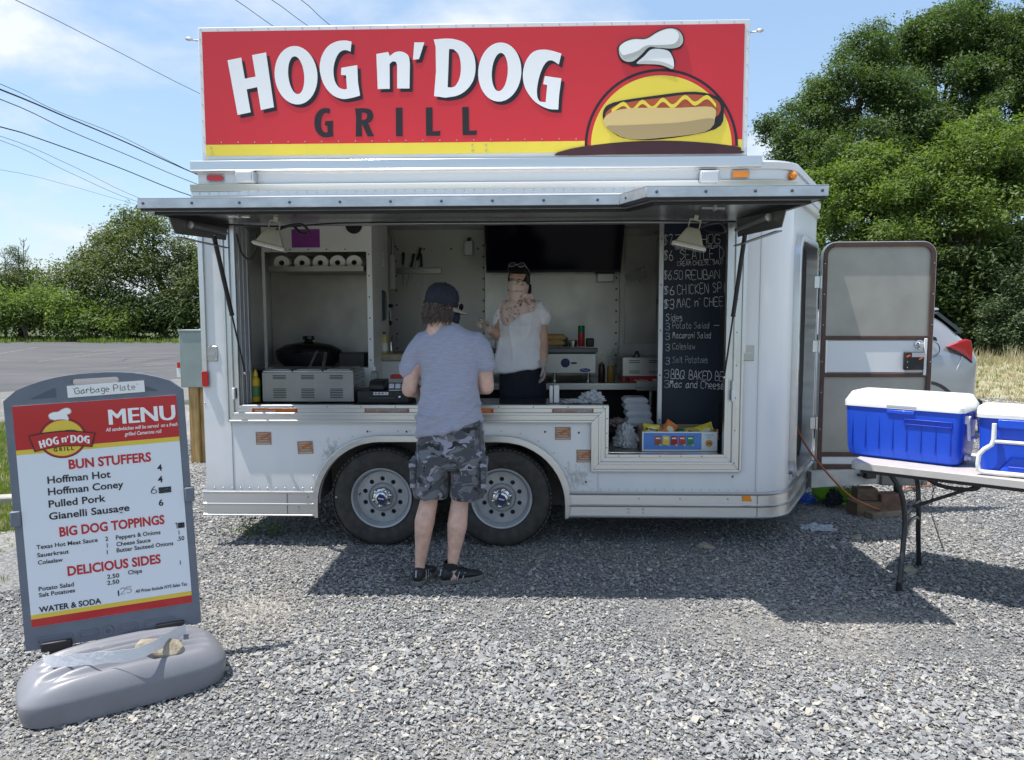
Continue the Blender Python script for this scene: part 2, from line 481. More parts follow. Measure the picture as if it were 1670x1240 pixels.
sheet('grass_verge', [(p.x, p.y) for p in pv], 0.002, m_verge)
mb = MB(); p, q = G(-420, 850, .0), G(52, 822, .0)
d = (q - p).normalized(); F = frame(p, d, (0, 0, 1)); Lk = (q - p).length
k = MB(); k.box(0, Lk, -.07, .07, -.03, .085, F)
kb = k.build('kerb', m_conc, bev=.015, kind='structure')

m_dry = mat('dry_field', (.25, .225, .15), .95, var=.45, vs=1.3, col2=(.37, .34, .25), detail=8)
pd = [G(1240, 640), G(1560, 664), G(1700, 672), G(2600, 690), G(2900, 583), G(1600, 582), G(1240, 580)]
sheet('dry_grass_field', [(p.x, p.y) for p in pd], -0.001, m_dry)

m_stone = mat('slate_chips', (.33, .335, .345), .85)
t, b, n, l = nodes_of(m_stone)
oi = n('ShaderNodeObjectInfo'); rp = n('ShaderNodeValToRGB'); cr_ = rp.color_ramp
cr_.elements[0].position = 0; cr_.elements[0].color = (.095, .098, .104, 1)
cr_.elements[1].position = 1; cr_.elements[1].color = (.43, .42, .385, 1)
for pos, c in ((.12, (.155,.159,.167)), (.35, (.205,.210,.218)), (.62, (.262,.265,.268)), (.84, (.325,.323,.312)), (.93, (.36,.33,.28))):
    x = cr_.elements.new(pos); x.color = (*c, 1)
l(oi.outputs['Random'], rp.inputs[0])
tcn = n('ShaderNodeTexCoord'); nz = n('ShaderNodeTexNoise'); nz.inputs['Scale'].default_value = 2.2; nz.inputs['Detail'].default_value = 5
l(tcn.outputs['Object'], nz.inputs['Vector'])
mr = n('ShaderNodeMapRange'); mr.inputs['To Min'].default_value = .78; mr.inputs['To Max'].default_value = 1.2
l(nz.outputs['Fac'], mr.inputs[0])
mu = n('ShaderNodeVectorMath'); mu.operation = 'SCALE'; l(rp.outputs[0], mu.inputs[0]); l(mr.outputs[0], mu.inputs['Scale'])
l(mu.outputs[0], b.inputs['Base Color'])

def chip(seed, flatness=.34, slim=.68, npt=13):
    rr = random.Random(seed); bm = bmesh.new()
    for _ in range(npt):
        v = Vector((rr.gauss(0, 1), rr.gauss(0, 1), rr.gauss(0, 1))).normalized()
        v = Vector((max(-.62, min(.62, v.x)) / .62 * .5, max(-.6, min(.6, v.y)) / .6 * .5 * slim, max(-.5, min(.5, v.z)) / .5 * .5 * flatness))
        bm.verts.new(v)
    r = bmesh.ops.convex_hull(bm, input=bm.verts)
    bmesh.ops.delete(bm, geom=[g for g in r['geom_interior'] if isinstance(g, bmesh.types.BMVert)], context='VERTS')
    me = bpy.data.meshes.new('chip'); bm.to_mesh(me); bm.free(); me.materials.append(m_stone)
    return bpy.data.objects.new('chip', me)
CH = protos([chip(i, flatness=random.uniform(.16, .38), slim=random.uniform(.45, .85)) for i in range(18)], 'chips')

def infrustum(x, y, mx=.13):
    "inside the photographed wedge, with a margin for a step to the side"
    dx, dy = x, y + 5.1
    th = np.arctan2(dx, dy) + R(1.85)
    return (np.abs(np.tan(th)) < 835 / 1230 + mx) & (dy > 1.9)

def make_gravel():
    P_, S_, Rr = [], [], []
    for (x0, x1, y0, y1, dens, smin, smax) in ((-3.2, 3.2, -3.4, -1.2, 9000, .007, .048), (-4.4, 4.6, -1.2, 1.5, 6000, .008, .046),
                                             (-4.5, 7.5, 1.5, 5.5, 2000, .014, .055), (1.5, 10, 5.5, 9.5, 500, .025, .07)):
        m = int((x1 - x0) * (y1 - y0) * dens)
        x = RNG.uniform(x0, x1, m); y = RNG.uniform(y0, y1, m)
        keep = infrustum(x, y)
        keep &= ~((x > -2.0) & (x < 1.6) & (y > 1.6) & (y < 5.5))
        keep &= ~((x < -3.0 - .4 * (y + 1)) & (y > -.9))
        nf = np.array([noise.noise(Vector((a * .55, c * 1.1, 3.3))) + .5 * noise.noise(Vector((a * 2.3, c * 3.1, 8))) for a, c in zip(x, y)])
        keep &= RNG.uniform(0, 1, m) > np.clip((nf - .18) * 1.6, 0, .45)
        x, y, nf = x[keep], y[keep], nf[keep]
        s = smin + (smax - smin) * RNG.beta(1.0, 5.6, len(x))
        s *= np.clip(1.0 - .7 * nf, .7, 1.25)
        P_.append(np.stack([x, y, s * .08 + RNG.uniform(-.002, .005, len(x))], 1)); S_.append(s)
        Rr.append(np.stack([RNG.normal(0, .30, len(x)), RNG.normal(0, .30, len(x)), RNG.uniform(0, 6.283, len(x))], 1))
    return np.concatenate(P_), np.concatenate(Rr), np.concatenate(S_)
gp, gr, gs = make_gravel()
print('stones', len(gp))
scatter('gravel', gp, gr, gs, CH, kind='stuff')

m_rock = mat('tan_rock', (.27, .235, .18), .9, var=.3, vs=30, bump=.5, bs=80)
def rock(px, py, s, label, seed, sq=(1, .7, .5), m=m_rock, lift=0.0, parent=None, name='rock', at=None, rot=None):
    rr = random.Random(seed); bm = bmesh.new()
    for _ in range(26):
        v = Vector((rr.gauss(0, 1), rr.gauss(0, 1), rr.gauss(0, 1))).normalized() * rr.uniform(.42, .52)
        bm.verts.new(Vector((v.x * sq[0], v.y * sq[1], v.z * sq[2])) * s)
    r_ = bmesh.ops.convex_hull(bm, input=bm.verts)
    bmesh.ops.delete(bm, geom=[g for g in r_['geom_interior'] if isinstance(g, bmesh.types.BMVert)], context='VERTS')
    me = bpy.data.meshes.new(name); bm.to_mesh(me); bm.free(); me.materials.append(m)
    o = bpy.data.objects.new(name, me); COL.objects.link(o)
    g = G(px, py) if at is None else Vector(at); o.location = (g.x, g.y, g.z + lift + s * sq[2] * .22)
    o.rotation_euler = rot or (rr.uniform(-.2, .2), rr.uniform(-.2, .2), rr.uniform(0, 6))
    bv = o.modifiers.new('bevel', 'BEVEL'); bv.width = s * .03; bv.segments = 1
    tag(o, label, 'rock'); return o
rock(1150, 894, .15, 'tan flat stone on the shaded gravel in front of the trailer', 3, (1, .55, .4), rot=(0, .1, -.5))
rock(1481, 934, .12, 'rounded tan stone lying between the folding table legs', 5)
rock(1395, 880, .09, 'small pale stone at the edge of the trailer shadow', 8)

def tuft(seed, nb=14, h=.12, spread=.05, w=.004, m=None, lean=.5):
    rr = random.Random(seed); mb = MB()
    for _ in range(nb):
        a = rr.uniform(0, 6.28); r0 = rr.uniform(0, spread); hh = h * rr.uniform(.5, 1.1); ln = rr.uniform(.1, lean)
        bx, by = math.cos(a) * r0, math.sin(a) * r0; b2 = a + rr.uniform(-.7, .7)
        dx, dy = math.cos(b2) * hh * ln, math.sin(b2) * hh * ln; sx_, sy_ = -math.sin(b2) * w / 2, math.cos(b2) * w / 2
        v = [(bx - sx_, by - sy_, 0), (bx + sx_, by + sy_, 0), (bx + dx * .4 - sx_, by + dy * .4 - sy_, hh * .55), (bx + dx * .4 + sx_, by + dy * .4 + sy_, hh * .55), (bx + dx, by + dy, hh)]
        mb.add(v, [(0, 1, 3, 2), (2, 3, 4)])
    return proto_obj('tuft', mb, m)
def leafmat(name, c1, c2, tr=.35, rough=.55, far=False):
    m = bpy.data.materials.new(name); m.use_nodes = True; t = m.node_tree; t.nodes.clear(); n = t.nodes.new; l = t.links.new
    o = n('ShaderNodeOutputMaterial'); d = n('ShaderNodeBsdfPrincipled'); tr_ = n('ShaderNodeBsdfTranslucent'); mx_ = n('ShaderNodeMixShader')
    oi = n('ShaderNodeObjectInfo'); geo = n('ShaderNodeNewGeometry'); rp = n('ShaderNodeValToRGB')
    ad_ = n('ShaderNodeMath'); ad_.operation = 'MULTIPLY_ADD'; ad_.inputs[1].default_value = .55; mu2 = n('ShaderNodeMath'); mu2.operation = 'MULTIPLY'; mu2.inputs[1].default_value = .45
    tcl = n('ShaderNodeTexCoord'); nzl = n('ShaderNodeTexNoise'); nzl.inputs['Scale'].default_value = .7; nzl.inputs['Detail'].default_value = 3
    l(tcl.outputs['Object'], nzl.inputs['Vector'])
    l(geo.outputs['Random Per Island'], mu2.inputs[0]); l((nzl.outputs['Fac'] if far else oi.outputs['Random']), ad_.inputs[0]); l(mu2.outputs[0], ad_.inputs[2])
    rp.color_ramp.elements[0].color = (*c1, 1); rp.color_ramp.elements[1].color = (*c2, 1)
    rp.color_ramp.elements[0].position = .1; rp.color_ramp.elements[1].position = .9
    l(ad_.outputs[0], rp.inputs[0]); l(rp.outputs[0], d.inputs['Base Color']); d.inputs['Roughness'].default_value = rough
    d.inputs['Specular IOR Level'].default_value = .35
    tcol = n('ShaderNodeMix'); tcol.data_type = 'RGBA'; tcol.blend_type = 'MULTIPLY'; tcol.inputs[0].default_value = 1; tcol.inputs[7].default_value = (1.25, 1.35, .5, 1)
    l(rp.outputs[0], tcol.inputs[6]); l(tcol.outputs[2], tr_.inputs['Color']); mx_.inputs[0].default_value = tr
    l(d.outputs[0], mx_.inputs[1]); l(tr_.outputs[0], mx_.inputs[2]); l(mx_.outputs[0], o.inputs['Surface'])
    _mats[name] = m; return m
m_grass = leafmat('grass_blades', (.075, .13, .02), (.20, .27, .06))
m_strw = leafmat('straw_blades', (.26, .225, .13), (.46, .41, .27), tr=.2)
m_weed = leafmat('weed_leaves', (.10, .17, .03), (.22, .30, .07))
TG = protos([tuft(i, 16, .05, .05, .005, m_grass) for i in range(5)] + [tuft(9, 10, .08, .04, .005, m_strw)], 'green_tufts')
TD = protos([tuft(20 + i, 12, .10, .12, .010, m_strw, lean=1.0) for i in range(5)] + [tuft(33, 8, .12, .1, .012, m_grass)], 'dry_tufts')
TS = protos([tuft(40 + i, 9, .55, .15, .018, m_strw, lean=.4) for i in range(4)], 'tall_straw')
TF = protos([tuft(50 + i, 12, .30, .4, .05, m_grass) for i in range(4)], 'far_tufts')
def fill(poly, dens, z=0.0):
    "random points in a ground polygon"
    a = np.array([(p[0], p[1]) for p in poly]); lo, hi = a.min(0), a.max(0)
    m = int((hi - lo).prod() * dens); q = RNG.uniform(lo, hi, (m, 2)); ins = np.zeros(m, bool); j = len(a) - 1
    for i in range(len(a)):
        c = ((a[i, 1] > q[:, 1]) != (a[j, 1] > q[:, 1])) & (q[:, 0] < (a[j, 0] - a[i, 0]) * (q[:, 1] - a[i, 1]) / (a[j, 1] - a[i, 1] + 1e-12) + a[i, 0])
        ins ^= c; j = i
    q = q[ins]; return np.column_stack([q, np.full(len(q), z)])
def grass(name, pts, coll, s0=.7, s1=1.4):
    n_ = len(pts)
    return scatter(name, pts, np.stack([np.zeros(n_), np.zeros(n_), RNG.uniform(0, 6.28, n_)], 1), RNG.uniform(s0, s1, n_), coll, kind='stuff')
gpoly = [G(-160, 695), G(40, 690), G(110, 740), G(80, 860), G(-160, 890)]
pts = fill([(p.x, p.y) for p in gpoly], 420)
grass('verge_grass', pts, TG)
pts = fill([(p.x, p.y) for p in [G(-60, 880), G(110, 850), G(120, 960), G(-60, 1000)]], 26)
grass('sparse_weeds', pts, TG, .4, .9)
dpoly = [G(1500, 645), G(1760, 662), G(1860, 583), G(1500, 583)]
pts = fill([(p.x, p.y) for p in dpoly], 34)
grass('dry_grass', pts, TD, .6, 1.3)
pts = fill([(p.x, p.y) for p in [G(1560, 597), G(1860, 597), G(1860, 583), G(1560, 583)]], 5)
grass('tall_dry_grass', pts, TS, .5, 1.1)
pts = fill([(p.x, p.y) for p in [G(-300, 560), G(340, 560), G(340, 551), G(-300, 551)]], 2.0)
grass('far_grass_strip', pts, TF, .6, 1.2)
def weed(px, py, label, s=1.0, seed=1):
    g = G(px, py); rr = random.Random(seed); mb = MB(); mb2 = MB()
    for _ in range(42):
        a = rr.uniform(0, 6.28); r0 = rr.uniform(0, .13) * s; h = rr.uniform(.04, .17) * s * (1.2 - r0 * 4)
        bx, by = g.x + math.cos(a) * r0 * 1.6, g.y + math.sin(a) * r0; a2 = rr.uniform(0, 6.28); d = h * rr.uniform(.2, .8)
        top = Vector((bx + math.cos(a2) * d, by + math.sin(a2) * d, h))
        mb.tube([(bx, by, 0), (bx + math.cos(a2) * d * .3, by + math.sin(a2) * d * .3, h * .6), top], [.0016, .0006], n=4)
        for q in range(5):
            c = Vector((bx, by, 0)).lerp(top, rr.uniform(.3, 1)); w = Vector((rr.gauss(0, 1), rr.gauss(0, 1), rr.gauss(0, .5))).normalized() * .018 * s
            u = w.cross(Vector((rr.gauss(0, 1), rr.gauss(0, 1), 1))).normalized() * .006 * s
            mb2.add([c, c + w * .5 + u, c + w, c + w * .5 - u], [(0, 1, 2, 3)])
    t_ = thing('weed', label, 'weed', (g.x, g.y, 0)); mb.build('stems', m_grass, t_); o = mb2.build('leaves', m_weed, t_); o['kind'] = 'stuff'
weed(412, 872, 'green weed growing through the gravel in front of the trailer wheels', 1.15, 2)
weed(72, 905, 'small weed growing on the gravel behind the menu board', .5, 5)

def leafclump(seed, nl, size, rad, m):
    rr = random.Random(seed); mb = MB()
    for _ in range(nl):
        c = Vector((rr.uniform(-1, 1), rr.uniform(-1, 1), rr.uniform(-.7, .7))) * rad * .8
        nrm = (Vector((rr.gauss(0, .6), rr.gauss(0, .6), 1)) + c.normalized() * .5).normalized()
        a = nrm.orthogonal().normalized(); a = Matrix.Rotation(rr.uniform(0, 6.28), 3, nrm) @ a; b_ = nrm.cross(a)
        s = size * rr.uniform(.6, 1.25); a = a * s; b_ = b_ * s * .42
        mb.add([c - a * .5, c + b_ * .5, c + a * .5 - nrm * s * .12, c - b_ * .5], [(0, 1, 2, 3)])
    return proto_obj('leafclump', mb, m)
m_bark = mat('bark', (.10, .085, .065), .95, var=.4, vs=8, bump=.6, bs=20, stretch=(1, 1, .3))

def tree(label, base, blobs, coll, dens, trunk_r, name='tree', group=None, sub=20, subr=.30, sc=(.7, 1.3), trunk_top=None, lean=(0, 0), cat='tree', shell=.5, flat=.8, limbs=True):
    """blobs: (centre, radius) in world; each carries smaller leafy sub-blobs; the crown is the clumps scattered through them"""
    root = thing(name, label, cat, base, group)
    P_, S_, Rt = [], [], []
    mb = MB(); b0 = Vector(base); top = Vector(trunk_top) if trunk_top else b0.lerp(blobs[0][0], .8)
    mid = b0.lerp(top, .5) + Vector((lean[0], lean[1], 0))
    tr_ = spline([b0 + Vector((0, 0, -.05)), mid, top], 6)
    if limbs: mb.tube(tr_, [trunk_r, trunk_r * .75, trunk_r * .3], n=9)
    rr = random.Random(label)
    for c, r in blobs:
        c = Vector(c)
        st = tr_[min(len(tr_) - 1, rr.randint(len(tr_) // 3, len(tr_) - 1))]
        if limbs:
            m_ = st.lerp(c, .5) + Vector((rr.uniform(-.2, .2), rr.uniform(-.2, .2), rr.uniform(-.1, .3))) * r * .5
            lb = spline([st, m_, c], 5); mb.tube(lb, [trunk_r * .42, trunk_r * .12], n=6)
            for _ in range(4):
                v = Vector((rr.gauss(0, 1), rr.gauss(0, 1), rr.gauss(.2, .7))).normalized() * r * .85
                mb.tube([c.lerp(m_, rr.uniform(0, .6)), c + v * .5, c + v], [trunk_r * .12, trunk_r * .03], n=4)
        for _ in range(sub):
            v = Vector((rr.gauss(0, 1), rr.gauss(0, 1), rr.gauss(.1, .9))).normalized()
            sr = r * subr * rr.uniform(.65, 1.35); sc_ = c + Vector((v.x, v.y, v.z * flat)) * (r - sr * .4) * rr.uniform(.62, 1.2)
            n_ = max(3, int(dens * sr * sr * 4))
            d = RNG.normal(0, 1, (n_, 3)); d /= np.linalg.norm(d, axis=1)[:, None]
            rad = sr * RNG.uniform(0, 1, n_) ** shell
            q = np.array(sc_) + d * rad[:, None] * np.array([1.15, 1.15, .75])
            P_.append(q)
        n_ = int(dens * r * r * 1.3); d = RNG.normal(0, 1, (n_, 3)); d /= np.linalg.norm(d, axis=1)[:, None]
        P_.append(np.array(c) + d * (r * .8 * RNG.uniform(0, 1, n_) ** .4)[:, None] * np.array([1, 1, flat]))
    pts = np.concatenate(P_); pts = pts[pts[:, 2] > base[2] + .12]; kf = 1.5 / max(b[1] for b in blobs)
    nz_ = np.array([noise.noise(Vector(p) * kf) + .5 * noise.noise(Vector(p) * kf * 2.7) for p in pts]); pts = pts[nz_ > -.36]; n_ = len(pts)
    if limbs: mb.build('trunk', m_bark, root, smooth=60)
    scatter('crown', pts, np.stack([RNG.normal(0, .35, n_), RNG.normal(0, .35, n_), RNG.uniform(0, 6.28, n_)], 1), RNG.uniform(*sc, n_), coll, parent=root, realize=True)
    return n_
lm1 = leafmat('locust_leaves', (.048, .090, .028), (.125, .185, .065), tr=.38, far=True)
lm2 = leafmat('maple_leaves', (.085, .140, .032), (.195, .270, .078), tr=.45, far=True)
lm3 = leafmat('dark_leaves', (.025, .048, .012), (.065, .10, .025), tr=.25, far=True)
lm4 = leafmat('grey_leaves', (.045, .075, .030), (.10, .14, .065), tr=.25, far=True)
lm5 = leafmat('far_leaves', (.070, .096, .036), (.150, .185, .075), tr=.38, far=True)
C1 = protos([leafclump(i, 26, .15, .42, lm1) for i in range(5)], 'c1')
C2 = protos([leafclump(10 + i, 24, .16, .40, lm2) for i in range(5)], 'c2')
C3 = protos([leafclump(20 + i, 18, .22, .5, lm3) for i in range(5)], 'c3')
C4 = protos([leafclump(30 + i, 20, .12, .32, lm4) for i in range(5)], 'c4')
C5 = protos([leafclump(40 + i, 30, .24, .85, lm5) for i in range(5)], 'c5')
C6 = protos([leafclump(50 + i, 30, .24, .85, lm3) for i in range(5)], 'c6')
C7 = protos([leafclump(60 + i, 30, .24, .85, lm2) for i in range(5)], 'c7')
def B(px, py, rpx, Y):
    return (P(px, py, Y), rpx / FPX * (Y + 5.1))
tot = 0
tot += tree('tallest dark green tree, its feathery crown rising behind the sign and trailer', (11.2, 30, 0),
     [B(1345, 190, 62, 30), B(1290, 215, 46, 29), B(1400, 130, 66, 30), B(1400, 250, 75, 29), B(1320, 260, 60, 28), B(1460, 190, 70, 29.5), B(1425, 80, 40, 30), B(1290, 255, 42, 28.5), B(1360, 320, 60, 29)],
     C1, 22, .34, trunk_top=P(1400, 180, 30))
tot += tree('broad dark green tree whose crown reaches the top edge above the silver car', (17.5, 31, 0),
     [B(1530, 90, 80, 31), B(1590, 60, 60, 31), B(1500, 55, 44, 31.5), B(1540, 180, 78, 30), B(1620, 140, 66, 30.5), B(1480, 250, 60, 29.5), B(1640, 70, 50, 31.5), B(1560, 30, 36, 31)],
     C1, 22, .36, trunk_top=P(1560, 120, 31))
tot += tree('dark green tree cropped by the right edge, above the bright maple', (23.5, 30, 0),
     [B(1700, 110, 85, 30), B(1690, 220, 80, 29.5), B(1760, 160, 80, 30), B(1690, 40, 50, 30.5), B(1760, 280, 90, 29)], C1, 18, .36, trunk_top=P(1710, 150, 30))
tot += tree('bright green round maple directly behind the open trailer door', (10.9, 26, 0),
     [B(1420, 300, 68, 26), B(1375, 340, 52, 25.5), B(1480, 320, 62, 26), B(1390, 395, 56, 25.5), B(1460, 390, 60, 25), B(1350, 300, 36, 26), B(1430, 270, 36, 26.5)],
     C2, 27, .2, trunk_top=P(1430, 360, 26))
tot += tree('bright green maple rising above the silver car, taller than its neighbour', (15.3, 26, 0),
     [B(1590, 265, 70, 26), B(1640, 240, 58, 26), B(1555, 330, 62, 25.5), B(1620, 340, 66, 25), B(1530, 280, 40, 26.5), B(1680, 300, 62, 26), B(1600, 215, 34, 26.5)],
     C2, 27, .2, trunk_top=P(1600, 320, 26))
tot += tree('dark shaded tree standing under the bright maple, behind the silver car', (13.2, 29, 0),
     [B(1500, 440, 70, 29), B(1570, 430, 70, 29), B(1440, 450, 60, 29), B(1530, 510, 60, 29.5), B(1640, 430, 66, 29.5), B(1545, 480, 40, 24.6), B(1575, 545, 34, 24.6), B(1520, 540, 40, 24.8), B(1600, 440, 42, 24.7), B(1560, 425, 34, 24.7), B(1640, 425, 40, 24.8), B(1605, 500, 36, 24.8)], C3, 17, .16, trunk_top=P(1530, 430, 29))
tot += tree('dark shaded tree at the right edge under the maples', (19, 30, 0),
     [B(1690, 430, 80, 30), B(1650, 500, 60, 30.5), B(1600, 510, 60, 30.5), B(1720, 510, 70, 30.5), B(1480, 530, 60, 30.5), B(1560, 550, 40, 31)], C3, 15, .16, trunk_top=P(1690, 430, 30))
tot += tree('dark shrubby tree hidden behind the trailer nose', (9.0, 30, 0),
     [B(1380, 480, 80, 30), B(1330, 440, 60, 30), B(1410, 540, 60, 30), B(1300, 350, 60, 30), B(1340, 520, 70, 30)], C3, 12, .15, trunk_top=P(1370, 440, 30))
tot += tree('grey green bush beside the dry field, right of the silver car', (17.0, 23.5, 0),
     [B(1640, 510, 44, 23.5), B(1680, 530, 48, 23.5), B(1650, 455, 30, 23.5), B(1690, 470, 40, 24), B(1630, 550, 30, 23.2), B(1670, 565, 34, 23)], C4, 34, .08, name='bush', cat='bush', trunk_top=P(1660, 520, 23.5))
tot += tree('long dark thicket in deep shade behind the dry field', (18, 33, 0),
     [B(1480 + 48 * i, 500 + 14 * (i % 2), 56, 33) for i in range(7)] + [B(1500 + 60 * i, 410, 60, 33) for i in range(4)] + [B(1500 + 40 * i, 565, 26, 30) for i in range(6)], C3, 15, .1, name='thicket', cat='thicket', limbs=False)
mb = MB()
for pl, r0 in (([(1430, 398), (1500, 432), (1560, 462), (1615, 480)], .10), ([(1581, 590), (1583, 530), (1592, 450), (1600, 370)], .11),
               ([(1560, 535), (1566, 500), (1590, 470), (1622, 465)], .04), ([(1520, 470), (1548, 455), (1600, 468)], .035), ([(1583, 540), (1570, 490), (1556, 468)], .03)):
    mb.tube(spline([P(a, c, 25.2) for a, c in pl], 5), [r0, r0 * .4], n=6)
o = mb.build('dead_branch', mat('dead_wood', (.26, .215, .17), .95, var=.3, vs=6), smooth=60); tag(o, 'bare pale dead boughs leaning in the shade behind the silver car', 'branch')

far = [
 ('rounded green tree, tallest of the far row left of the trailer', (-23.5, 46, 0), [B(225, 400, 56, 46), B(180, 390, 34, 47), B(270, 430, 60, 46), B(200, 455, 60, 45), B(250, 370, 30, 47), B(215, 365, 24, 47)], C5, 3.9, .3),
 ('green tree of the far row right beside the trailer edge', (-19.5, 47, 0), [B(310, 420, 46, 47), B(320, 470, 52, 46), B(290, 500, 46, 45), B(340, 440, 50, 48)], C5, 3.9, .25),
 ('dark thicket tree at the foot of the tallest far tree', (-24, 44, 0), [B(230, 510, 46, 44), B(270, 515, 40, 44), B(185, 505, 44, 44), B(305, 522, 34, 43.5)], C6, 3.9, .16),
 ('bright green leafy bush at the left end of the far row', (-33, 43, 0), [B(25, 505, 38, 43), B(70, 495, 40, 43.5), B(-10, 500, 40, 43), B(110, 500, 34, 43)], C7, 4.6, .14),
 ('mid green tree between the thin spruce and the tallest far tree', (-29, 46, 0), [B(125, 455, 40, 46), B(100, 480, 38, 46), B(155, 470, 40, 45), B(145, 425, 22, 46.5)], C5, 4.2, .2),
 ('low green bush in front of the far row beside the grass strip', (-27, 42.5, 0), [B(150, 520, 30, 42.5), B(115, 528, 24, 42.3), B(195, 528, 22, 42.3)], C7, 4.3, .1),
 ('dark bush cropped by the left edge of the far row', (-38, 45, 0), [B(-40, 480, 46, 45), B(-90, 490, 50, 45), B(-50, 520, 40, 44)], C6, 3.5, .14),
]
far += [('mid green tree of the far row mostly hidden by the trailer end', (-15, 47, 0), [B(385, 420, 50, 47), B(420, 470, 50, 46), B(370, 490, 46, 45), B(455, 430, 44, 48)], C5, 2.9, .25),
 ('low dark hedge closing the foot of the far tree row', (-26, 46, 0), [B(-20 + 38 * i, 512 + 8 * (i % 2), 34, 46.5) for i in range(10)], C6, 3.8, .1),
 ('mid green tree at the far left end behind the bright bush', (-37, 48, 0), [B(60, 470, 40, 48), B(20, 470, 36, 48), B(-20, 460, 40, 48)], C5, 4.1, .18)]
for lab, bs_, bl, c_, dn, tr__ in far: tot += tree(lab, bs_, bl, c_, dn, tr__, sub=20, subr=.30, shell=.6)
def spruce(px, ptop, pbot, Y, label):
    b0 = P(px, pbot, Y); b0.z = 0; t0 = P(px, ptop, Y); root = thing('spruce_tree', label, 'tree', b0)
    mb = MB(); mb.tube([b0, t0], [.14, .02], n=6); q = []
    h = t0.z; rr = random.Random(px)
    for i in range(34):
        f = i / 34; z = 1.2 + (h - 1.2) * f; ln = (1 - f) * 2.6 * rr.uniform(.6, 1.1) + .2; a = rr.uniform(0, 6.28)
        e_ = Vector((b0.x + math.cos(a) * ln, b0.y + math.sin(a) * ln, z - .1 * ln)); s_ = Vector((b0.x, b0.y, z))
        mb.tube([s_, e_], [.03, .01], n=4)
        for k in range(int(5 + ln * 9)): q.append(s_.lerp(e_, rr.uniform(.25, 1.05)) + Vector((rr.gauss(0, .12), rr.gauss(0, .12), rr.gauss(0, .07))))
    mb.build('trunk', m_bark, root); n_ = len(q)
    scatter('crown', np.array(q), np.stack([RNG.normal(0, .3, n_), RNG.normal(0, .3, n_), RNG.uniform(0, 6.28, n_)], 1), RNG.uniform(.35, .6, n_), C5, parent=root, realize=True)
spruce(30, 402, 500, 48, 'thin spruce with a sparse top at the left of the far tree row')
def bare(px, ptop, Y, label):
    b0 = P(px, 520, Y); b0.z = 0; t0 = P(px, ptop, Y); root = thing('bare_tree', label, 'tree', b0); mb = MB(); rr = random.Random(px)
    mb.tube([b0, t0], [.1, .02], n=5)
    for i in range(26):
        f = rr.uniform(.3, .98); s_ = Vector(b0).lerp(t0, f); ln = (1.1 - f) * 2.6; a = rr.choice((0, math.pi)) + rr.uniform(-.9, .9)
        mb.tube([s_, s_ + Vector((math.cos(a) * ln * .5, math.sin(a) * ln * .5, ln * .35)), s_ + Vector((math.cos(a) * ln * .7, math.sin(a) * ln * .7, ln * .9))], [.03, .012], n=4)
    mb.build('trunk', mat('bare_bark', (.20, .18, .16), .95), root)
bare(8, 405, 47, 'leafless grey tree left of the thin spruce'); bare(38, 390, 50, 'leafless twigs standing behind the thin spruce')
print('clumps', tot)

m_wire = mat('black_cable', (.02, .02, .022), .6)
def wire(label, pts_, Y0, Y1, r, group='overhead wires crossing the sky'):
    k = len(pts_); w = []
    for i, (px, py) in enumerate(pts_):
        w.append(P(px, py, Y0 + (Y1 - Y0) * i / (k - 1)))
    mb = MB(); mb.tube(spline(w, 5), r, n=6)
    o = mb.build('overhead_wire', m_wire, smooth=60); tag(o, label, 'wire', group)
wire('highest long black wire in the upper left sky', [(-260, -130), (25, 0), (180, 78), (324, 152), (560, 262)], 14, 34, .012)
wire('thin wire just above the thickest bundled cable', [(-300, 24), (0, 137), (90, 180), (200, 224), (330, 288), (460, 330)], 15, 34, .010)
wire('thickest black cable bundle in the left sky', [(-300, 34), (0, 146), (110, 192), (200, 230), (320, 284), (470, 345)], 15, 34, .026)
wire('medium black cable directly below the thickest bundle', [(-300, 62), (0, 162), (110, 212), (210, 254), (320, 300), (470, 352)], 15.5, 34, .015)
wire('thick lowest black cable of the left sky', [(-300, 130), (0, 207), (60, 225), (190, 272), (316, 321), (470, 362)], 16, 34, .020)
wire('upper of the two thin grey wires above the far trees', [(-300, 140), (0, 222), (120, 272), (240, 328), (420, 380)], 22, 44, .010)
wire('lower of the two thin grey wires above the far trees', [(-300, 148), (0, 229), (110, 280), (232, 332), (420, 386)], 22, 44, .010)
wire('faintest low wire above the far trees', [(-300, 240), (0, 277), (110, 302), (225, 334), (420, 380)], 30, 60, .009)
wire('short wire passing behind the sign, leftmost of three', [(250, -85), (384, 0), (444, 42), (560, 120)], 16, 30, .012)
wire('short wire passing behind the sign, middle of three', [(300, -85), (443, 0), (500, 41), (620, 122)], 16, 30, .012)
wire('short wire passing behind the sign, rightmost of three', [(350, -95), (491, 0), (538, 41), (650, 125)], 16, 30, .012)
T = thing('food_trailer', 'white food trailer with red sign on its roof and a raised serving hatch', 'food trailer', (-.3, 1.1, 0))
m_alu = mat('aluminium_trim', (.66, .67, .68), .34, 1.0, var=.04, vs=2, stretch=(.15, 3, 9), bump=.03, bs=30, rvar=.06)
m_alud = mat('dull_aluminium', (.50, .51, .53), .45, .9, var=.08, vs=3, stretch=(.4, 4, 4), bump=.15, bs=40, rvar=.12)
m_steel = mat('brushed_steel', (.44, .44, .425), .34, 1.0, var=.08, vs=4, stretch=(.3, 4, 12), bump=.08, bs=60, rvar=.10)
m_whitein = mat('interior_white', (.78, .78, .76), .45, var=.08, vs=3, bump=.05, bs=10)
m_black = mat('black_plastic', (.018, .018, .02), .42, var=.2, vs=30)
m_blackr = mat('black_rubber', (.022, .022, .023), .8, var=.25, vs=40)
m_rivet = mat('rivet_metal', (.55, .56, .58), .35, .9)
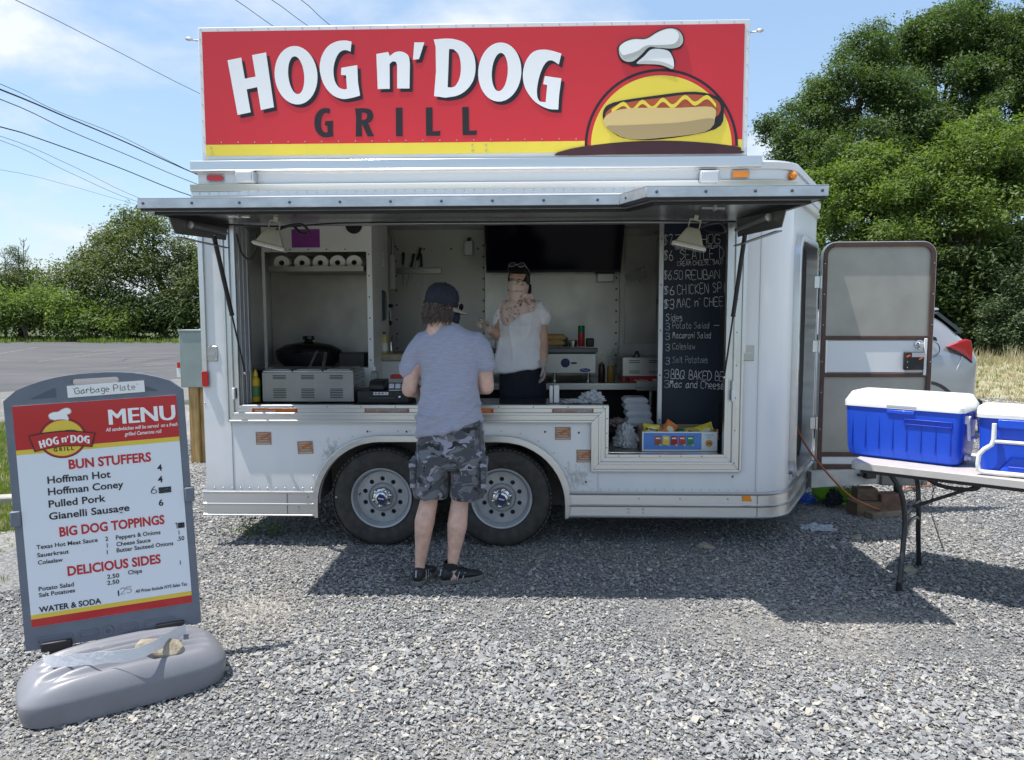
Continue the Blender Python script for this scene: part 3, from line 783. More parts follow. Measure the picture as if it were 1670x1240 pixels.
m_screw = mat('dark_screw', (.12, .12, .13), .5, .7)
m_white = mat('white_plastic', (.78, .78, .77), .4, var=.04, vs=12)
m_red = mat('sign_red', (.56, .022, .030), .34, var=.05, vs=1.2, coat=.2)
m_yel = mat('sign_yellow', (.76, .60, .06), .34, var=.05, vs=2, coat=.2)
m_ink = mat('ink_black', (.018, .014, .018), .4)
m_lw = mat('lettering_white', (.80, .81, .82), .36, coat=.15)

m_wall = mat('white_body_paint', (.74, .755, .775), .30, coat=.25)
t, b, n, l = nodes_of(m_wall)
tcn = n('ShaderNodeNewGeometry'); sp_ = n('ShaderNodeSeparateXYZ'); l(tcn.outputs['Position'], sp_.inputs[0])
n1_ = n('ShaderNodeTexNoise'); n1_.inputs['Scale'].default_value = 2.4; n1_.inputs['Detail'].default_value = 6
mp_ = n('ShaderNodeMapping'); mp_.inputs['Scale'].default_value = (5, 5, .35); l(tcn.outputs['Position'], mp_.inputs[0]); l(mp_.outputs[0], n1_.inputs['Vector'])
r1_ = n('ShaderNodeValToRGB'); e = r1_.color_ramp.elements
e[0].position = .3; e[0].color = (.745, .765, .79, 1); e[1].position = .6; e[1].color = (.78, .79, .80, 1)
l(n1_.outputs['Fac'], r1_.inputs[0])
n2_ = n('ShaderNodeTexNoise'); n2_.inputs['Scale'].default_value = 38; n2_.inputs['Detail'].default_value = 8; n2_.inputs['Roughness'].default_value = .75
mp2 = n('ShaderNodeMapping'); mp2.inputs['Scale'].default_value = (1, 1, .55); l(tcn.outputs['Position'], mp2.inputs[0]); l(mp2.outputs[0], n2_.inputs['Vector'])
def distto(cx, cz, rin, rout):
    a = n('ShaderNodeVectorMath'); a.operation = 'DISTANCE'; c = n('ShaderNodeCombineXYZ')
    l(sp_.outputs['X'], c.inputs[0]); l(sp_.outputs['Z'], c.inputs[2]); l(c.outputs[0], a.inputs[0]); a.inputs[1].default_value = (cx, 0, cz)
    m_ = n('ShaderNodeMapRange'); m_.inputs['From Min'].default_value = rin; m_.inputs['From Max'].default_value = rout
    m_.inputs['To Min'].default_value = 1; m_.inputs['To Max'].default_value = 0; l(a.outputs['Value'], m_.inputs[0]); return m_.outputs[0]
d1 = distto(-1.40, .66, .0, .24); d2 = distto(.28, .50, .0, .26)
mxm = n('ShaderNodeMath'); mxm.operation = 'MAXIMUM'; l(d1, mxm.inputs[0]); l(d2, mxm.inputs[1])
mxm2 = mxm
su = n('ShaderNodeMath'); su.operation = 'MULTIPLY_ADD'; su.inputs[1].default_value = .42; l(mxm2.outputs[0], su.inputs[0]); l(n2_.outputs['Fac'], su.inputs[2])
st_ = n('ShaderNodeMapRange'); st_.inputs['From Min'].default_value = .78; st_.inputs['From Max'].default_value = .92; st_.inputs['To Max'].default_value = .75; l(su.outputs[0], st_.inputs[0])
mxc = n('ShaderNodeMix'); mxc.data_type = 'RGBA'; l(st_.outputs[0], mxc.inputs[0]); l(r1_.outputs[0], mxc.inputs[6]); mxc.inputs[7].default_value = (.34, .35, .34, 1)
gr_ = n('ShaderNodeMapRange'); gr_.inputs['From Min'].default_value = .36; gr_.inputs['From Max'].default_value = .62; gr_.inputs['To Min'].default_value = .32; gr_.inputs['To Max'].default_value = 0
l(sp_.outputs['Z'], gr_.inputs[0]); g2 = n('ShaderNodeMath'); g2.operation = 'MULTIPLY'; l(gr_.outputs[0], g2.inputs[0]); l(n2_.outputs['Fac'], g2.inputs[1])
mxd = n('ShaderNodeMix'); mxd.data_type = 'RGBA'; l(g2.outputs[0], mxd.inputs[0]); l(mxc.outputs[2], mxd.inputs[6]); mxd.inputs[7].default_value = (.40, .38, .34, 1)
l(mxd.outputs[2], b.inputs['Base Color'])
nbp = n('ShaderNodeTexNoise'); nbp.inputs['Scale'].default_value = 2.0; l(tcn.outputs['Position'], nbp.inputs['Vector'])
bpp = n('ShaderNodeBump'); bpp.inputs['Strength'].default_value = .28; bpp.inputs['Distance'].default_value = .03; l(nbp.outputs['Fac'], bpp.inputs['Height']); l(bpp.outputs[0], b.inputs['Normal'])

XL, ZB, ZT = -2.295, .385, 2.44
WCX = (-1.072, -.239); WCZ = .338; WR = .350
ARC = .435; AZ = .30
def arch(r, zb):
    "double wheel opening outline, r round both hubs"
    pts = [(WCX[0] - r, zb)]
    for i in range(13):
        a = R(180 - 90 * i / 12); pts.append((WCX[0] + r * math.cos(a), AZ + r * math.sin(a)))
    for i in range(13):
        a = R(90 - 90 * i / 12); pts.append((WCX[1] + r * math.cos(a), AZ + r * math.sin(a)))
    pts.append((WCX[1] + r, zb)); return pts
def Lshape(i):
    "the stepped serving opening, grown by i on every side"
    return [(-2.035 - i * .72, 2.20 + i * .4), (-2.035 - i * .72, .99 - i), (.49 - i, .99 - i), (.49 - i, .655 - i), (1.265 + i, .655 - i), (1.265 + i, 2.20 + i * .4)]
ar = arch(ARC, ZB)
outer = [(XL, ZB)] + ar + [(1.50, ZB), (1.50, ZT), (XL, ZT)]
mb = MB(); mb.prism(outer, [Lshape(.085)], 0, .03)
mb.build('side_wall', m_wall, T, bev=.002)
ND = Vector((.46, .888, 0)).normalized(); CX0 = 1.50; CRR = .28; AEND = math.atan2(.888, .46)
def nose_plan(off=0.0, k=9):
    pts = []
    for i in range(k + 1):
        a = AEND * i / k; pts.append(Vector((CX0 + (CRR + off) * math.sin(a), CRR - (CRR + off) * math.cos(a), 0)))
    return pts
pl0 = nose_plan(0); pl1 = nose_plan(-.03)
S0 = pl0[-1].copy(); NL = (1.13 - S0.y) / ND.y
def band(name, plan_o, plan_i, z0, z1, m, smooth=40):
    mb = MB(); k = len(plan_o); v = []
    for q in plan_o: v += [(q.x, q.y, z0), (q.x, q.y, z1)]
    for q in plan_i: v += [(q.x, q.y, z0), (q.x, q.y, z1)]
    f = []
    for i in range(k - 1):
        a = 2 * i; c = 2 * k + 2 * i
        f += [(a, a + 2, a + 3, a + 1), (c, c + 1, c + 3, c + 2), (a + 1, a + 3, c + 3, c + 1), (a, c, c + 2, a + 2)]
    f += [(0, 1, 2 * k + 1, 2 * k), (2 * k - 2, 4 * k - 2, 4 * k - 1, 2 * k - 1)]
    mb.add(v, f); return mb.build(name, m, T, smooth=smooth)
band('corner_panel', pl0, pl1, ZB, ZT, m_wall)
FN = frame(S0, ND, (0, 0, 1))            # plane of the slanted wall, y into the trailer
DX0, DX1, DZ0, DZ1 = .10, .97, .46, 2.12
mb = MB(); mb.prism([(0.002, ZB), (NL, ZB), (NL, ZT), (0.002, ZT)], [rrect(DX0, DX1, DZ0, DZ1, .13)], 0, .03, FN)
mb.build('nose_wall', m_wall, T)
tip = S0 + ND * NL
mb = MB(); mb.box(XL, 1.8, 2.23, 2.26, ZB, ZT); mb.box(XL, XL + .03, .032, 2.228, ZB, ZT)
mb.add([(1.8, 2.23, ZB), (tip.x, tip.y + .003, ZB), (tip.x, tip.y + .003, ZT), (1.8, 2.23, ZT)], [(0, 1, 2, 3)])
mb.build('rear_wall', m_wall, T)
plan = [(XL + .01, .03), (1.5, .03)] + [(q.x, q.y) for q in pl1[1:]] + [(tip.x - .03, tip.y), (1.8, 2.22), (XL + .01, 2.22)]
XZ = Matrix(((1, 0, 0, 0), (0, 0, 1, 0), (0, 1, 0, 0), (0, 0, 0, 1)))     # prism (u,t,v) -> (x,y)=(u,v), z=t
ar2 = [(XL + .01, .85), (1.5, .85), (2.1, .9), (tip.x - .03, tip.y), (1.8, 2.22), (XL + .01, 2.22)]
mb = MB(); mb.prism(plan, [], 2.445, 2.55, XZ); mb.build('roof', mat('roof_sheet', (.6, .6, .6), .5, var=.1, vs=3), T)
flp = [(XL + .03, .035), (WCX[0] - .46, .035), (WCX[0] - .46, .42), (WCX[1] + .46, .42), (WCX[1] + .46, .035), (1.5, .035)] + [(q.x, q.y) for q in pl1[1:]] + [(tip.x - .04, tip.y), (1.78, 2.2), (XL + .03, 2.2)]
mb = MB(); mb.prism(flp, [], .42, .45, XZ); mb.build('floor', mat('trailer_floor', (.30, .30, .30), .6, var=.2, vs=9), T)
mb = MB(); mb.box(WCX[0] - .455, WCX[1] + .455, .40, .415, .20, .76); mb.box(WCX[0] - .455, WCX[1] + .455, .032, .40, .752, .766)
mb.box(WCX[0] - .462, WCX[0] - .452, .032, .40, .30, .75); mb.box(WCX[1] + .452, WCX[1] + .462, .032, .40, .30, .75)
mb.build('wheel_well', mat('liner', (.17, .155, .14), .8, var=.3, vs=8), T)
mb = MB(); mb.box(XL + .05, 1.78, .45, .53, .28, .41); mb.box(XL + .05, 2.0, 1.70, 1.78, .28, .41)
for x in WCX: mb.tube([(x, .1, WCZ), (x, 2.1, WCZ)], .035, n=10)
mb.box(-1.2, -.1, .35, .45, .22, .30)
mb.build('chassis', m_black, T)

m_tyre = mat('tyre_rubber', (.028, .027, .026), .75, var=.35, vs=18, col2=(.06, .056, .05))
m_rim = mat('painted_rim', (.40, .42, .44), .42, .25, var=.12, vs=14)
m_chrome = mat('chrome', (.66, .66, .66), .16, 1.0)
def tyre_mesh(w=.215, R_=WR):
    prof = [(.205, -w * .40), (.225, -w * .46), (.262, -w * .50), (.300, -w * .495), (.325, -w * .45), (.338, -w * .38), (.343, -w * .30), (R_, -w * .10), (R_, w * .10), (.343, w * .30), (.338, w * .38), (.325, w * .45), (.300, w * .495), (.262, w * .5), (.225, w * .46), (.205, w * .40)]
    mb = MB(); mb.lathe(prof, 56, caps=False); return mb
def make_wheel(cx, cy, cz, parent):
    M = Matrix.Translation((cx, cy, cz)) @ Matrix.Rotation(R(90), 4, 'X')      # local z -> -y (outwards)
    w_ = bpy.data.objects.new('wheel', None); COL.objects.link(w_); w_.location = (cx, cy, cz); w_.parent = parent; w_.matrix_parent_inverse = WM(parent).inverted()
    mb = tyre_mesh(); mb.v = [tuple(M @ Vector(v)) for v in mb.v]; mb.build('tyre', m_tyre, w_, smooth=35)
    mb = MB()                                                                   # tread blocks on the shoulder
    for i in range(64):
        a = 2 * math.pi * i / 64
        for s in (-1, 1):
            for k, (r_, ww) in enumerate(((.3435, .042), (.345, .030))):
                Q = M @ Matrix.Rotation(a + .02 * s + .05 * k, 4, 'Z') @ Matrix.Translation((r_, 0, s * (.078 - .048 * k)))
                mb.box(-.006, .004, -.011, .011, -ww / 2, ww / 2, Q)
    mb.build('tread', m_tyre, w_, kind='stuff')
    mb = MB(); rim_prof = [(.205, .085), (.212, .098), (.207, .104), (.198, .098), (.190, .060), (.178, .040)]
    mb.lathe(rim_prof, 56, M, caps=False)
    holes = [circ(.128 * math.cos(2 * math.pi * (i + .5) / 10), .128 * math.sin(2 * math.pi * (i + .5) / 10), .0165, 12) for i in range(10)]
    MD = M @ Matrix(((1, 0, 0, 0), (0, 0, -1, 0), (0, 1, 0, 0), (0, 0, 0, 1)))
    MD2 = M @ Matrix(((1, 0, 0, 0), (0, 0, 1, 0), (0, 1, 0, 0), (0, 0, 0, 1)))
    mb.prism(circ(0, 0, .180, 56), holes, .034, .048, MD2)
    mb.lathe([(.090, .046), (.098, .062), (.104, .046)], 40, M, caps=False)
    mb.build('rim', m_rim, w_, smooth=35)
    mb = MB(); mb.lathe([(.15, .02), (.001, .02)], 24, M, caps=False); mb.lathe([(.203, -.09), (.203, .09)], 24, M, caps=False); mb.build('brake_drum', m_black, w_)
    mb = MB(); mb.lathe([(.072, .048), (.070, .070), (.060, .082), (.048, .086), (.046, .104), (.040, .110), (.001, .111)], 32, M)
    for i in range(6):
        a = 2 * math.pi * i / 6 + .3; mb.ball((.060 * math.cos(a), .060 * math.sin(a), .074), .018, .018, .022, 10, M)
    mb.build('hub_cap', m_chrome, w_, smooth=50)
    mb = MB(); mb.lathe([(.031, .109), (.031, .1125), (.001, .113)], 24, M); mb.build('hub_badge', mat('badge_blue', (.015, .03, .14), .3), w_)
    mb = MB(); FB = frame((cx, cy - .1135, cz), (.98, 0, -.2), (.2, 0, .98)); mb.box(-.020, .020, -.0015, .0, -.005, .005, FB); mb.build('badge_bar', mat('badge_silver', (.6, .6, .62), .3, .5), w_)
    for p in ((-.158, .02),):
        mb = MB(); Q = M @ Matrix.Translation((p[0], p[1], .05)); mb.lathe([(.005, 0), (.004, .03)], 8, Q); mb.build('valve_stem', m_black, w_)
for x in WCX: make_wheel(x, .10, WCZ, T)
for x in WCX:
    mb = tyre_mesh(); M = Matrix.Translation((x, 2.1, WCZ)) @ Matrix.Rotation(R(90), 4, 'X'); mb.v = [tuple(M @ Vector(v)) for v in mb.v]; mb.build('far_wheel', m_tyre, T, smooth=35)

mb = MB(); o_ = arch(ARC + .045, .215); i_ = arch(ARC, .205)
o_[0] = (WCX[0] - ARC - .028, .205); o_[-1] = (WCX[1] + ARC + .028, .21)
poly = o_ + i_[::-1]
mb.prism(poly, [], -.030, .0, None); mb.build('arch_trim', m_alu, T, bev=.006)

def rail(name, x0, x1, prof, m, corner=False, nose=True):
    "extruded profile [(z, proud)] along the side and, if corner, on round the nose"
    path = [(Vector((x0, 0, 0)), Vector((0, -1, 0))), (Vector((x1, 0, 0)), Vector((0, -1, 0)))]
    if corner:
        for i in range(1, 10):
            a = AEND * i / 9; path.append((Vector((CX0 + CRR * math.sin(a), CRR - CRR * math.cos(a), 0)), Vector((math.sin(a), -math.cos(a), 0))))
        path.append((tip.copy(), Vector((math.sin(AEND), -math.cos(AEND), 0))))
    rings = []
    for p_, nrm in path:
        rings.append([tuple(p_ + nrm * pr + Vector((0, 0, z))) for z, pr in prof] + [tuple(p_ - nrm * .012 + Vector((0, 0, z))) for z in (prof[-1][0], prof[0][0])])
    mb = MB(); mb.loft(rings); return mb.build(name, m, T, smooth=30)
sk = [(.216, .020), (.218, .030), (.226, .032), (.232, .022), (.290, .020), (.295, .034), (.305, .036), (.311, .022), (.372, .020), (.378, .034), (.388, .036), (.393, .024)]
rail('skirt_rail', -2.312, WCX[0] - ARC - .030, sk, m_alu)
rail('skirt_rail', WCX[1] + ARC + .030, 1.50, sk, m_alu, corner=True)
for x in (-1.725, 1.497):
    mb = MB(); mb.box(x, x + .003, -.025, 0, .22, .388); mb.build('skirt_joint', m_screw, T)
up = [(2.360, .006), (2.366, .024), (2.376, .028), (2.384, .018), (2.400, .022), (2.405, .012), (2.428, .012), (2.434, .024), (2.470, .028), (2.476, .030), (2.480, .012)]
rail('cove_rail', -2.318, 1.50, up, m_alu, corner=True)
up2 = [(2.483, .004), (2.545, .006), (2.550, .022), (2.590, .026), (2.600, .020), (2.606, .0)]
rail('roof_rail', -2.270, 1.50, up2, mat('light_aluminium', (.72, .73, .745), .42, .55, var=.03, vs=2, stretch=(.15, 3, 9), bump=.03, bs=40), corner=True)
mb = MB(); mb.prism([(XL, .0), (1.5, 0)] + [(q.x, q.y) for q in pl0[1:]] + [(tip.x, tip.y), (1.8, 2.26), (XL, 2.26)], [], 2.556, 2.58, XZ); mb.build('roof_cap', m_alud, T)

def dots(name, pts_, r, m, y=-.0, h=.004, n_=8):
    mb = MB()
    for p_ in pts_:
        M = Matrix.Translation((p_[0], (p_[2] if len(p_) > 2 else y), p_[1])) @ Matrix.Rotation(R(90), 4, 'X')
        mb.lathe([(r, 0), (r * .8, h * .7), (r * .35, h)], n_, M)
    o = mb.build(name, m, T, smooth=60); o['kind'] = 'stuff'; return o
pts = [(x, .408) for x in np.arange(-2.24, -1.53, .062)] + [(x, .408) for x in np.arange(.44, 1.50, .062)]
pts += [(-2.285, z) for z in np.arange(1.0, 2.3, .12)]
dots('rivet', pts, .0055, m_rivet)
pa_ = arch(ARC + .075, .42)[2:-2]; pq = []
for i in range(0, len(pa_) - 1, 2): pq.append(pa_[i])
pq += [(x, AZ + ARC + .075) for x in np.arange(-.95, -.3, .085)]
dots('arch_rivet', pq, .0055, m_rivet)
dots('wall_screw', [(-1.16, .805), (-.89, .805), (-.63, .805), (.06, .805), (.29, .80), (.42, .79), (.34, .46), (1.335, .80), (1.335, 1.2), (1.335, .5)], .008, m_screw)
dots('cove_rivet', [(x, 2.418, -.012) for x in np.arange(-2.26, 1.48, .066)], .007, m_rivet, h=.006)
dots('skirt_bolt', [(x, z, -.021) for x in (-1.745 + .10, -1.745 + .20) for z in (.255, .278)] + [(x, .35, -.021) for x in (-1.58, -1.38 + .0, .70, .98, 1.30)] + [(.73, z, -.021) for z in (.255, .278)] + [(.63, z, -.021) for z in (.255, .278)], .008, m_rivet, h=.008)

def Lstrip(i0, i1, y0, y1, name, m):
    o_, i_ = Lshape(i1), Lshape(i0)
    o_ = [(o_[0][0], 2.205)] + o_[1:-1] + [(o_[-1][0], 2.205)]; i_ = [(i_[0][0], 2.205)] + i_[1:-1] + [(i_[-1][0], 2.205)]
    mb = MB()
    for k in range(5):
        a, b_, c, d = o_[k], o_[k + 1], i_[k + 1], i_[k]
        mb.prism([a, b_, c, d], [], y0, y1)
    return mb.build(name, m, T, bev=.002)
Lstrip(.103, .118, -.030, .0, 'window_frame', m_alu)
Lstrip(.068, .1028, -.018, .036, 'window_frame', m_alu)
Lstrip(.052, .0678, -.030, .040, 'window_frame', m_alu)
Lstrip(.022, .0518, -.012, .046, 'window_frame', m_alu)
Lstrip(.000, .0218, -.022, .030, 'window_frame', m_alu)
mb = MB(); mb.box(-2.11, 1.36, -.02, .05, 2.206, 2.36); mb.build('window_header', m_alud, T)
dots('frame_screw', [(x, .978, -.0225) for x in np.arange(-1.9, .45, .235)] + [(.478, z, -.0225) for z in (.9, .8, .7)] + [(x, .644, -.0225) for x in np.arange(.56, 1.24, .14)] + [(1.335, z, -.030) for z in np.arange(.6, 2.2, .22)], .0045, m_screw, h=.003)
for k, x in enumerate((-2.034, -2.022, -2.010)):
    mb = MB(); mb.box(x, x + .009, .032 + .04 * k, .07 + .04 * k, .99, 2.2); mb.build('jamb_track', m_alud, T)
mb = MB(); mb.box(1.302, 1.322, -.055, -.03, 1.02, 1.10); mb.box(1.306, 1.316, -.050, -.03, 1.10, 1.16); mb.build('catch', m_white, T, bev=.004)
mb = MB(); mb.box(-2.074, -2.056, -.050, -.028, 1.03, 1.11); mb.build('catch', m_white, T, bev=.004)
mb = MB(); mb.box(-2.29, -2.255, -.014, .0, 1.22, 2.34); mb.build('drip_trim', m_alu, T, bev=.003)
mb = MB(); mb.box(1.375, 1.40, -.012, .0, 1.34, 2.20); mb.build('drip_trim', m_alu, T, bev=.003)
for x, za in ((1.487, 2.35), (-2.105, .86), (.42, .52)):
    mb = MB(); mb.box(x, x + .003, -.003, .0, .40, za); mb.build('panel_seam', m_alud, T)

for px, py in ((343, 577), (1217, 576)):
    x, z = pxy(px, py); mb = MB(); mb.box(x - .052, x + .052, -.006, .0, z - .052, z + .052); o = mb.build('latch_plate', m_steel, T, bev=.003)
    mb = MB(); mb.box(x - .034, x + .034, -.010, -.006, z - .006, z + .006)
    for sx_ in (-.042, .042):
        for sz in (-.042, .042): mb.ball((x + sx_, -.007, z + sz), .005, .003, .005, 8)
    mb.build('latch_slot', m_alud, o)
m_redl = mat('red_lens', (.50, .012, .015), .22, coat=.5); m_amb = mat('amber_lens', (.85, .26, .01), .22, coat=.5)
def lens(px, py, w, h, m, name, y=0.0, round_=.3):
    x, z = pxy(px, py, y); mb = MB(); r_ = min(w, h) * round_
    mb.prism(rrect(x - w / 2, x + w / 2, z - h / 2, z + h / 2, r_), [], y - .022, y); o = mb.build(name, m, T, bev=.006)
    mb = MB(); mb.prism(rrect(x - w / 2 - .008, x + w / 2 + .008, z - h / 2 - .008, z + h / 2 + .008, r_), [], y - .006, y + .002); mb.build('lens_base', m_alud, o)
lens(352, 291, .105, .036, m_redl, 'marker_lamp', -.006); lens(1207, 285, .105, .040, m_amb, 'marker_lamp', -.006)
lens(336, 618, .040, .105, m_redl, 'side_reflector')
mb = MB(); x, z = pxy(1218, 812, -.022); mb.prism([(x - .03, z - .024), (x + .035, z - .024), (x + .018, z + .024), (x - .03, z + .024)], [], -.030, -.020); mb.build('skirt_reflector', m_amb, T, bev=.002)
mb = MB(); p_ = nose_plan(.02)[6]; mb.ball((p_.x, p_.y, 2.515), .030, .030, .030, 14); mb.build('corner_lamp', m_amb, T, smooth=60)
for px in (402, 1156):
    x, z = pxy(px, 290, -.04); mb = MB(); mb.box(x - .062, x + .062, -.085, -.004, z - .036, z + .040); o = mb.build('junction_box', mat('box_grey', (.46, .49, .52), .5, .2, var=.06), T, bev=.008)
    mb = MB(); mb.box(x - .050, x + .050, -.092, -.085, z - .028, z + .03); mb.build('box_lid', _mats['box_grey'], o, bev=.004)

m_stk = mat('faded_sticker', (.30, .15, .09), .5, var=.35, vs=45, col2=(.42, .27, .18))
m_stk2 = mat('sticker_pale', (.50, .42, .35), .5); m_or = mat('sticker_orange', (.62, .16, .03), .45, var=.15, vs=30)
for i, (px, py, tl) in enumerate(((430, 715, 0), (498, 730, .05), (918, 707, 0), (953, 744, 0))):
    x, z = pxy(px, py); F = frame((x, 0, z), (1, 0, tl), (-tl, 0, 1)); mb = MB(); mb.box(-.054, .054, -.003, .0, -.044, .044, F); o = mb.build('sticker', m_stk, T)
    mb = MB()
    for k in range(4): mb.box(-.044 + .004 * k, .030 + .006 * (k % 2), -.0042, -.003, .028 - .016 * k, .034 - .016 * k, F)
    mb.box(-.046, .046, -.0042, -.003, -.040, -.030, F); mb.build('sticker_print', m_stk2, o)
    mb = MB(); mb.tube([F @ Vector((-.02, -.004, .0)), F @ Vector((.03, -.004, .022))], .008, n=6); mb.build('sausage_print', m_or, o)
def sill_sticker(x0, x1, faded):
    z0, z1 = .942, .962; mb = MB(); mb.box(x0, x1, -.0135, -.012, z0 - .006, z1 + .004); o = mb.build('sill_sticker', mat('sill_faded', (.36, .30, .27), .5, var=.25, vs=40) if faded else m_or, T)
    F = frame((x0 + .02, -.0136, z0 - .002), (1, 0, 0), (0, 0, 1)); text('GIANELLI SAUSAGE', .019, F, _mats['sill_or2'] if faded else m_lw, o, bold=.02, sx=.86)
    for x in (x0 + .008, x1 - .010):
        mb = MB(); mb.box(x - .003, x + .005, -.0146, -.0135, z0, z1); mb.build('sticker_mark', m_redl, o)
mat('sill_or2', (.50, .20, .10), .5)
for a, c, fd in ((412, 486, False), (595, 668, True), (735, 805, False), (900, 968, True)):
    sill_sticker(pxy(a, 665)[0], pxy(c, 665)[0], fd)

SY = -.035
def sp(px, py, y=SY): p = P(px, py, y); return (p.x, p.z)
SGN = bpy.data.objects.new('roof_sign', None); COL.objects.link(SGN); SGN.location = (-.42, SY, 2.64); SGN.parent = T; SGN.matrix_parent_inverse = WM(T).inverted()
x0, z1 = sp(325, 47); x1, _ = sp(1222, 34); z0 = 2.628; x0 = -2.222; x1 = 1.372; z1 = 3.487
mb = MB(); mb.box(x0, x1, SY, SY + .16, z0, z1); mb.build('sign_box', mat('sign_white', (.70, .71, .72), .4, .1, var=.05, vs=4), SGN, bev=.004)
def zline(px, py): return sp(px, py)[1]
ix0, ix1, izb, izt = -2.195, 1.338, 2.660, 3.458
mb = MB(); mb.box(ix0, ix1, SY - .003, SY, izb + .073, izt); mb.build('red_panel', m_red, SGN)
mb = MB(); mb.box(ix0, ix1, SY - .003, SY, izb, izb + .0728); mb.build('yellow_stripe', m_yel, SGN)
mb = MB()
for x in np.arange(x0 + .02, x1, .112):
    for z in (z1 - .014,): mb.lathe([(.0052, 0), (.003, .003)], 8, Matrix.Translation((x, SY, z)) @ Matrix.Rotation(R(90), 4, 'X'))
    mb.lathe([(.0045, 0), (.003, .0025)], 8, Matrix.Translation((x, SY - .003, izb + .088)) @ Matrix.Rotation(R(90), 4, 'X'))
for z in np.arange(z0 + .05, z1, .105):
    for x in (x0 + .012, x1 - .014): mb.lathe([(.0052, 0), (.003, .003)], 8, Matrix.Translation((x, SY, z)) @ Matrix.Rotation(R(90), 4, 'X'))
for x in (ix0 + .035, -.42, -.33, 1.20, 1.26):
    for z in (izb + .02, izb + .055): mb.lathe([(.006, 0), (.004, .004)], 8, Matrix.Translation((x, SY - .003, z)) @ Matrix.Rotation(R(90), 4, 'X'))
o = mb.build('sign_rivet', m_rivet, SGN); o['kind'] = 'stuff'
mb = MB()
mb.box(-2.302, 1.468, -.052, .10, 2.556, 2.627); mb.box(-2.302, 1.468, -.060, -.052, 2.556, 2.566); mb.build('sign_base_rail', m_alu, SGN, bev=.004)
for px, sgn in ((310, -1), (1240, 1)):
    xx = x0 if sgn < 0 else x1; zz = 3.42
    mb = MB(); mb.tube([(xx, SY + .05, zz), (xx + sgn * .055, SY + .03, zz)], .006, n=8); mb.ball((xx + sgn * .07, SY + .02, zz + .002), .024, .02, .011, 12)
    mb.build('sign_lamp', m_alud, SGN, smooth=50)

def q1(p): return (310 + p[0] / 3.479, 20 + p[1] / 3.479)
def q2(p): return (780 + p[0] / 2.93, 20 + p[1] / 2.93)
def sm(pts_, n_=4): return [(v.x, v.y) for v in spline([(a, b_, 0) for a, b_ in pts_], n_, closed=True)]
LET = []
LET.append(('H', q1, [(215, 276), (292, 260), (313, 380), (374, 368), (354, 246), (433, 231), (478, 541), (404, 557), (383, 427), (323, 440), (346, 570), (272, 585)], []))
LET.append(('O', q1, circ(603, 360, 121, 40, 166, R(-6)), [circ(604, 360, 45, 28, 108, R(-6))]))
def gshape(inner):
    return inner
G1o = [(918, 170), (912, 226)] + [(v.x, v.y) for v in spline([(912, 226, 0), (880, 217, 0), (848, 232, 0), (825, 275, 0), (815, 330, 0), (822, 390, 0), (845, 428, 0), (875, 440, 0), (892, 437, 0)], 4)][1:] + \
      [(886, 360), (858, 358), (860, 318), (950, 303), (954, 400), (966, 475)] + [(v.x, v.y) for v in spline([(966, 475, 0), (920, 488, 0), (865, 494, 0), (810, 472, 0), (762, 415, 0), (738, 335, 0), (745, 262, 0), (780, 200, 0), (830, 170, 0), (880, 163, 0), (918, 170, 0)], 4)][1:-1]
LET.append(('G', q1, G1o, []))
LET.append(('n', q1, [(1058, 240), (1125, 228), (1134, 252)] + [(v.x, v.y) for v in spline([(1134, 252, 0), (1165, 230, 0), (1205, 227, 0), (1240, 250, 0), (1248, 295, 0)], 4)][1:] +
            [(1246, 435), (1176, 435), (1176, 305)] + [(v.x, v.y) for v in spline([(1176, 305, 0), (1168, 285, 0), (1150, 282, 0), (1133, 296, 0)], 4)][1:] + [(1134, 437), (1066, 438)], []))
LET.append(('apostrophe', q1, [(1273, 174), (1330, 174), (1300, 268), (1266, 272)], []))
LET.append(('D', q1, [(1383, 157)] + [(v.x, v.y) for v in spline([(1450, 152, 0), (1500, 156, 0), (1560, 178, 0), (1605, 232, 0), (1620, 305, 0), (1610, 382, 0), (1572, 440, 0), (1520, 474, 0), (1450, 487, 0)], 4)] + [(1385, 478), (1396, 340), (1394, 200)],
            [[(1470, 211)] + [(v.x, v.y) for v in spline([(1495, 212, 0), (1525, 245, 0), (1537, 310, 0), (1530, 375, 0), (1508, 418, 0), (1485, 430, 0)], 4)] + [(1462, 428), (1466, 320)]]))
LET.append(('O', q2, circ(103, 288, 103, 40, 141, R(4)), [circ(103, 288, 38, 28, 92, R(4))]))
G2o = [(397, 200), (385, 252)] + [(v.x, v.y) for v in spline([(385, 252, 0), (350, 232, 0), (322, 244, 0), (298, 290, 0), (283, 350, 0), (281, 398, 0), (293, 427, 0), (322, 432, 0)], 4)][1:] + \
      [(329, 350), (310, 345), (318, 307), (397, 318), (386, 400), (382, 467)] + [(v.x, v.y) for v in spline([(382, 467, 0), (330, 462, 0), (272, 430, 0), (228, 372, 0), (213, 310, 0), (225, 242, 0), (260, 194, 0), (305, 181, 0), (350, 186, 0), (397, 200, 0)], 4)][1:-1]
LET.append(('G', q2, G2o, []))
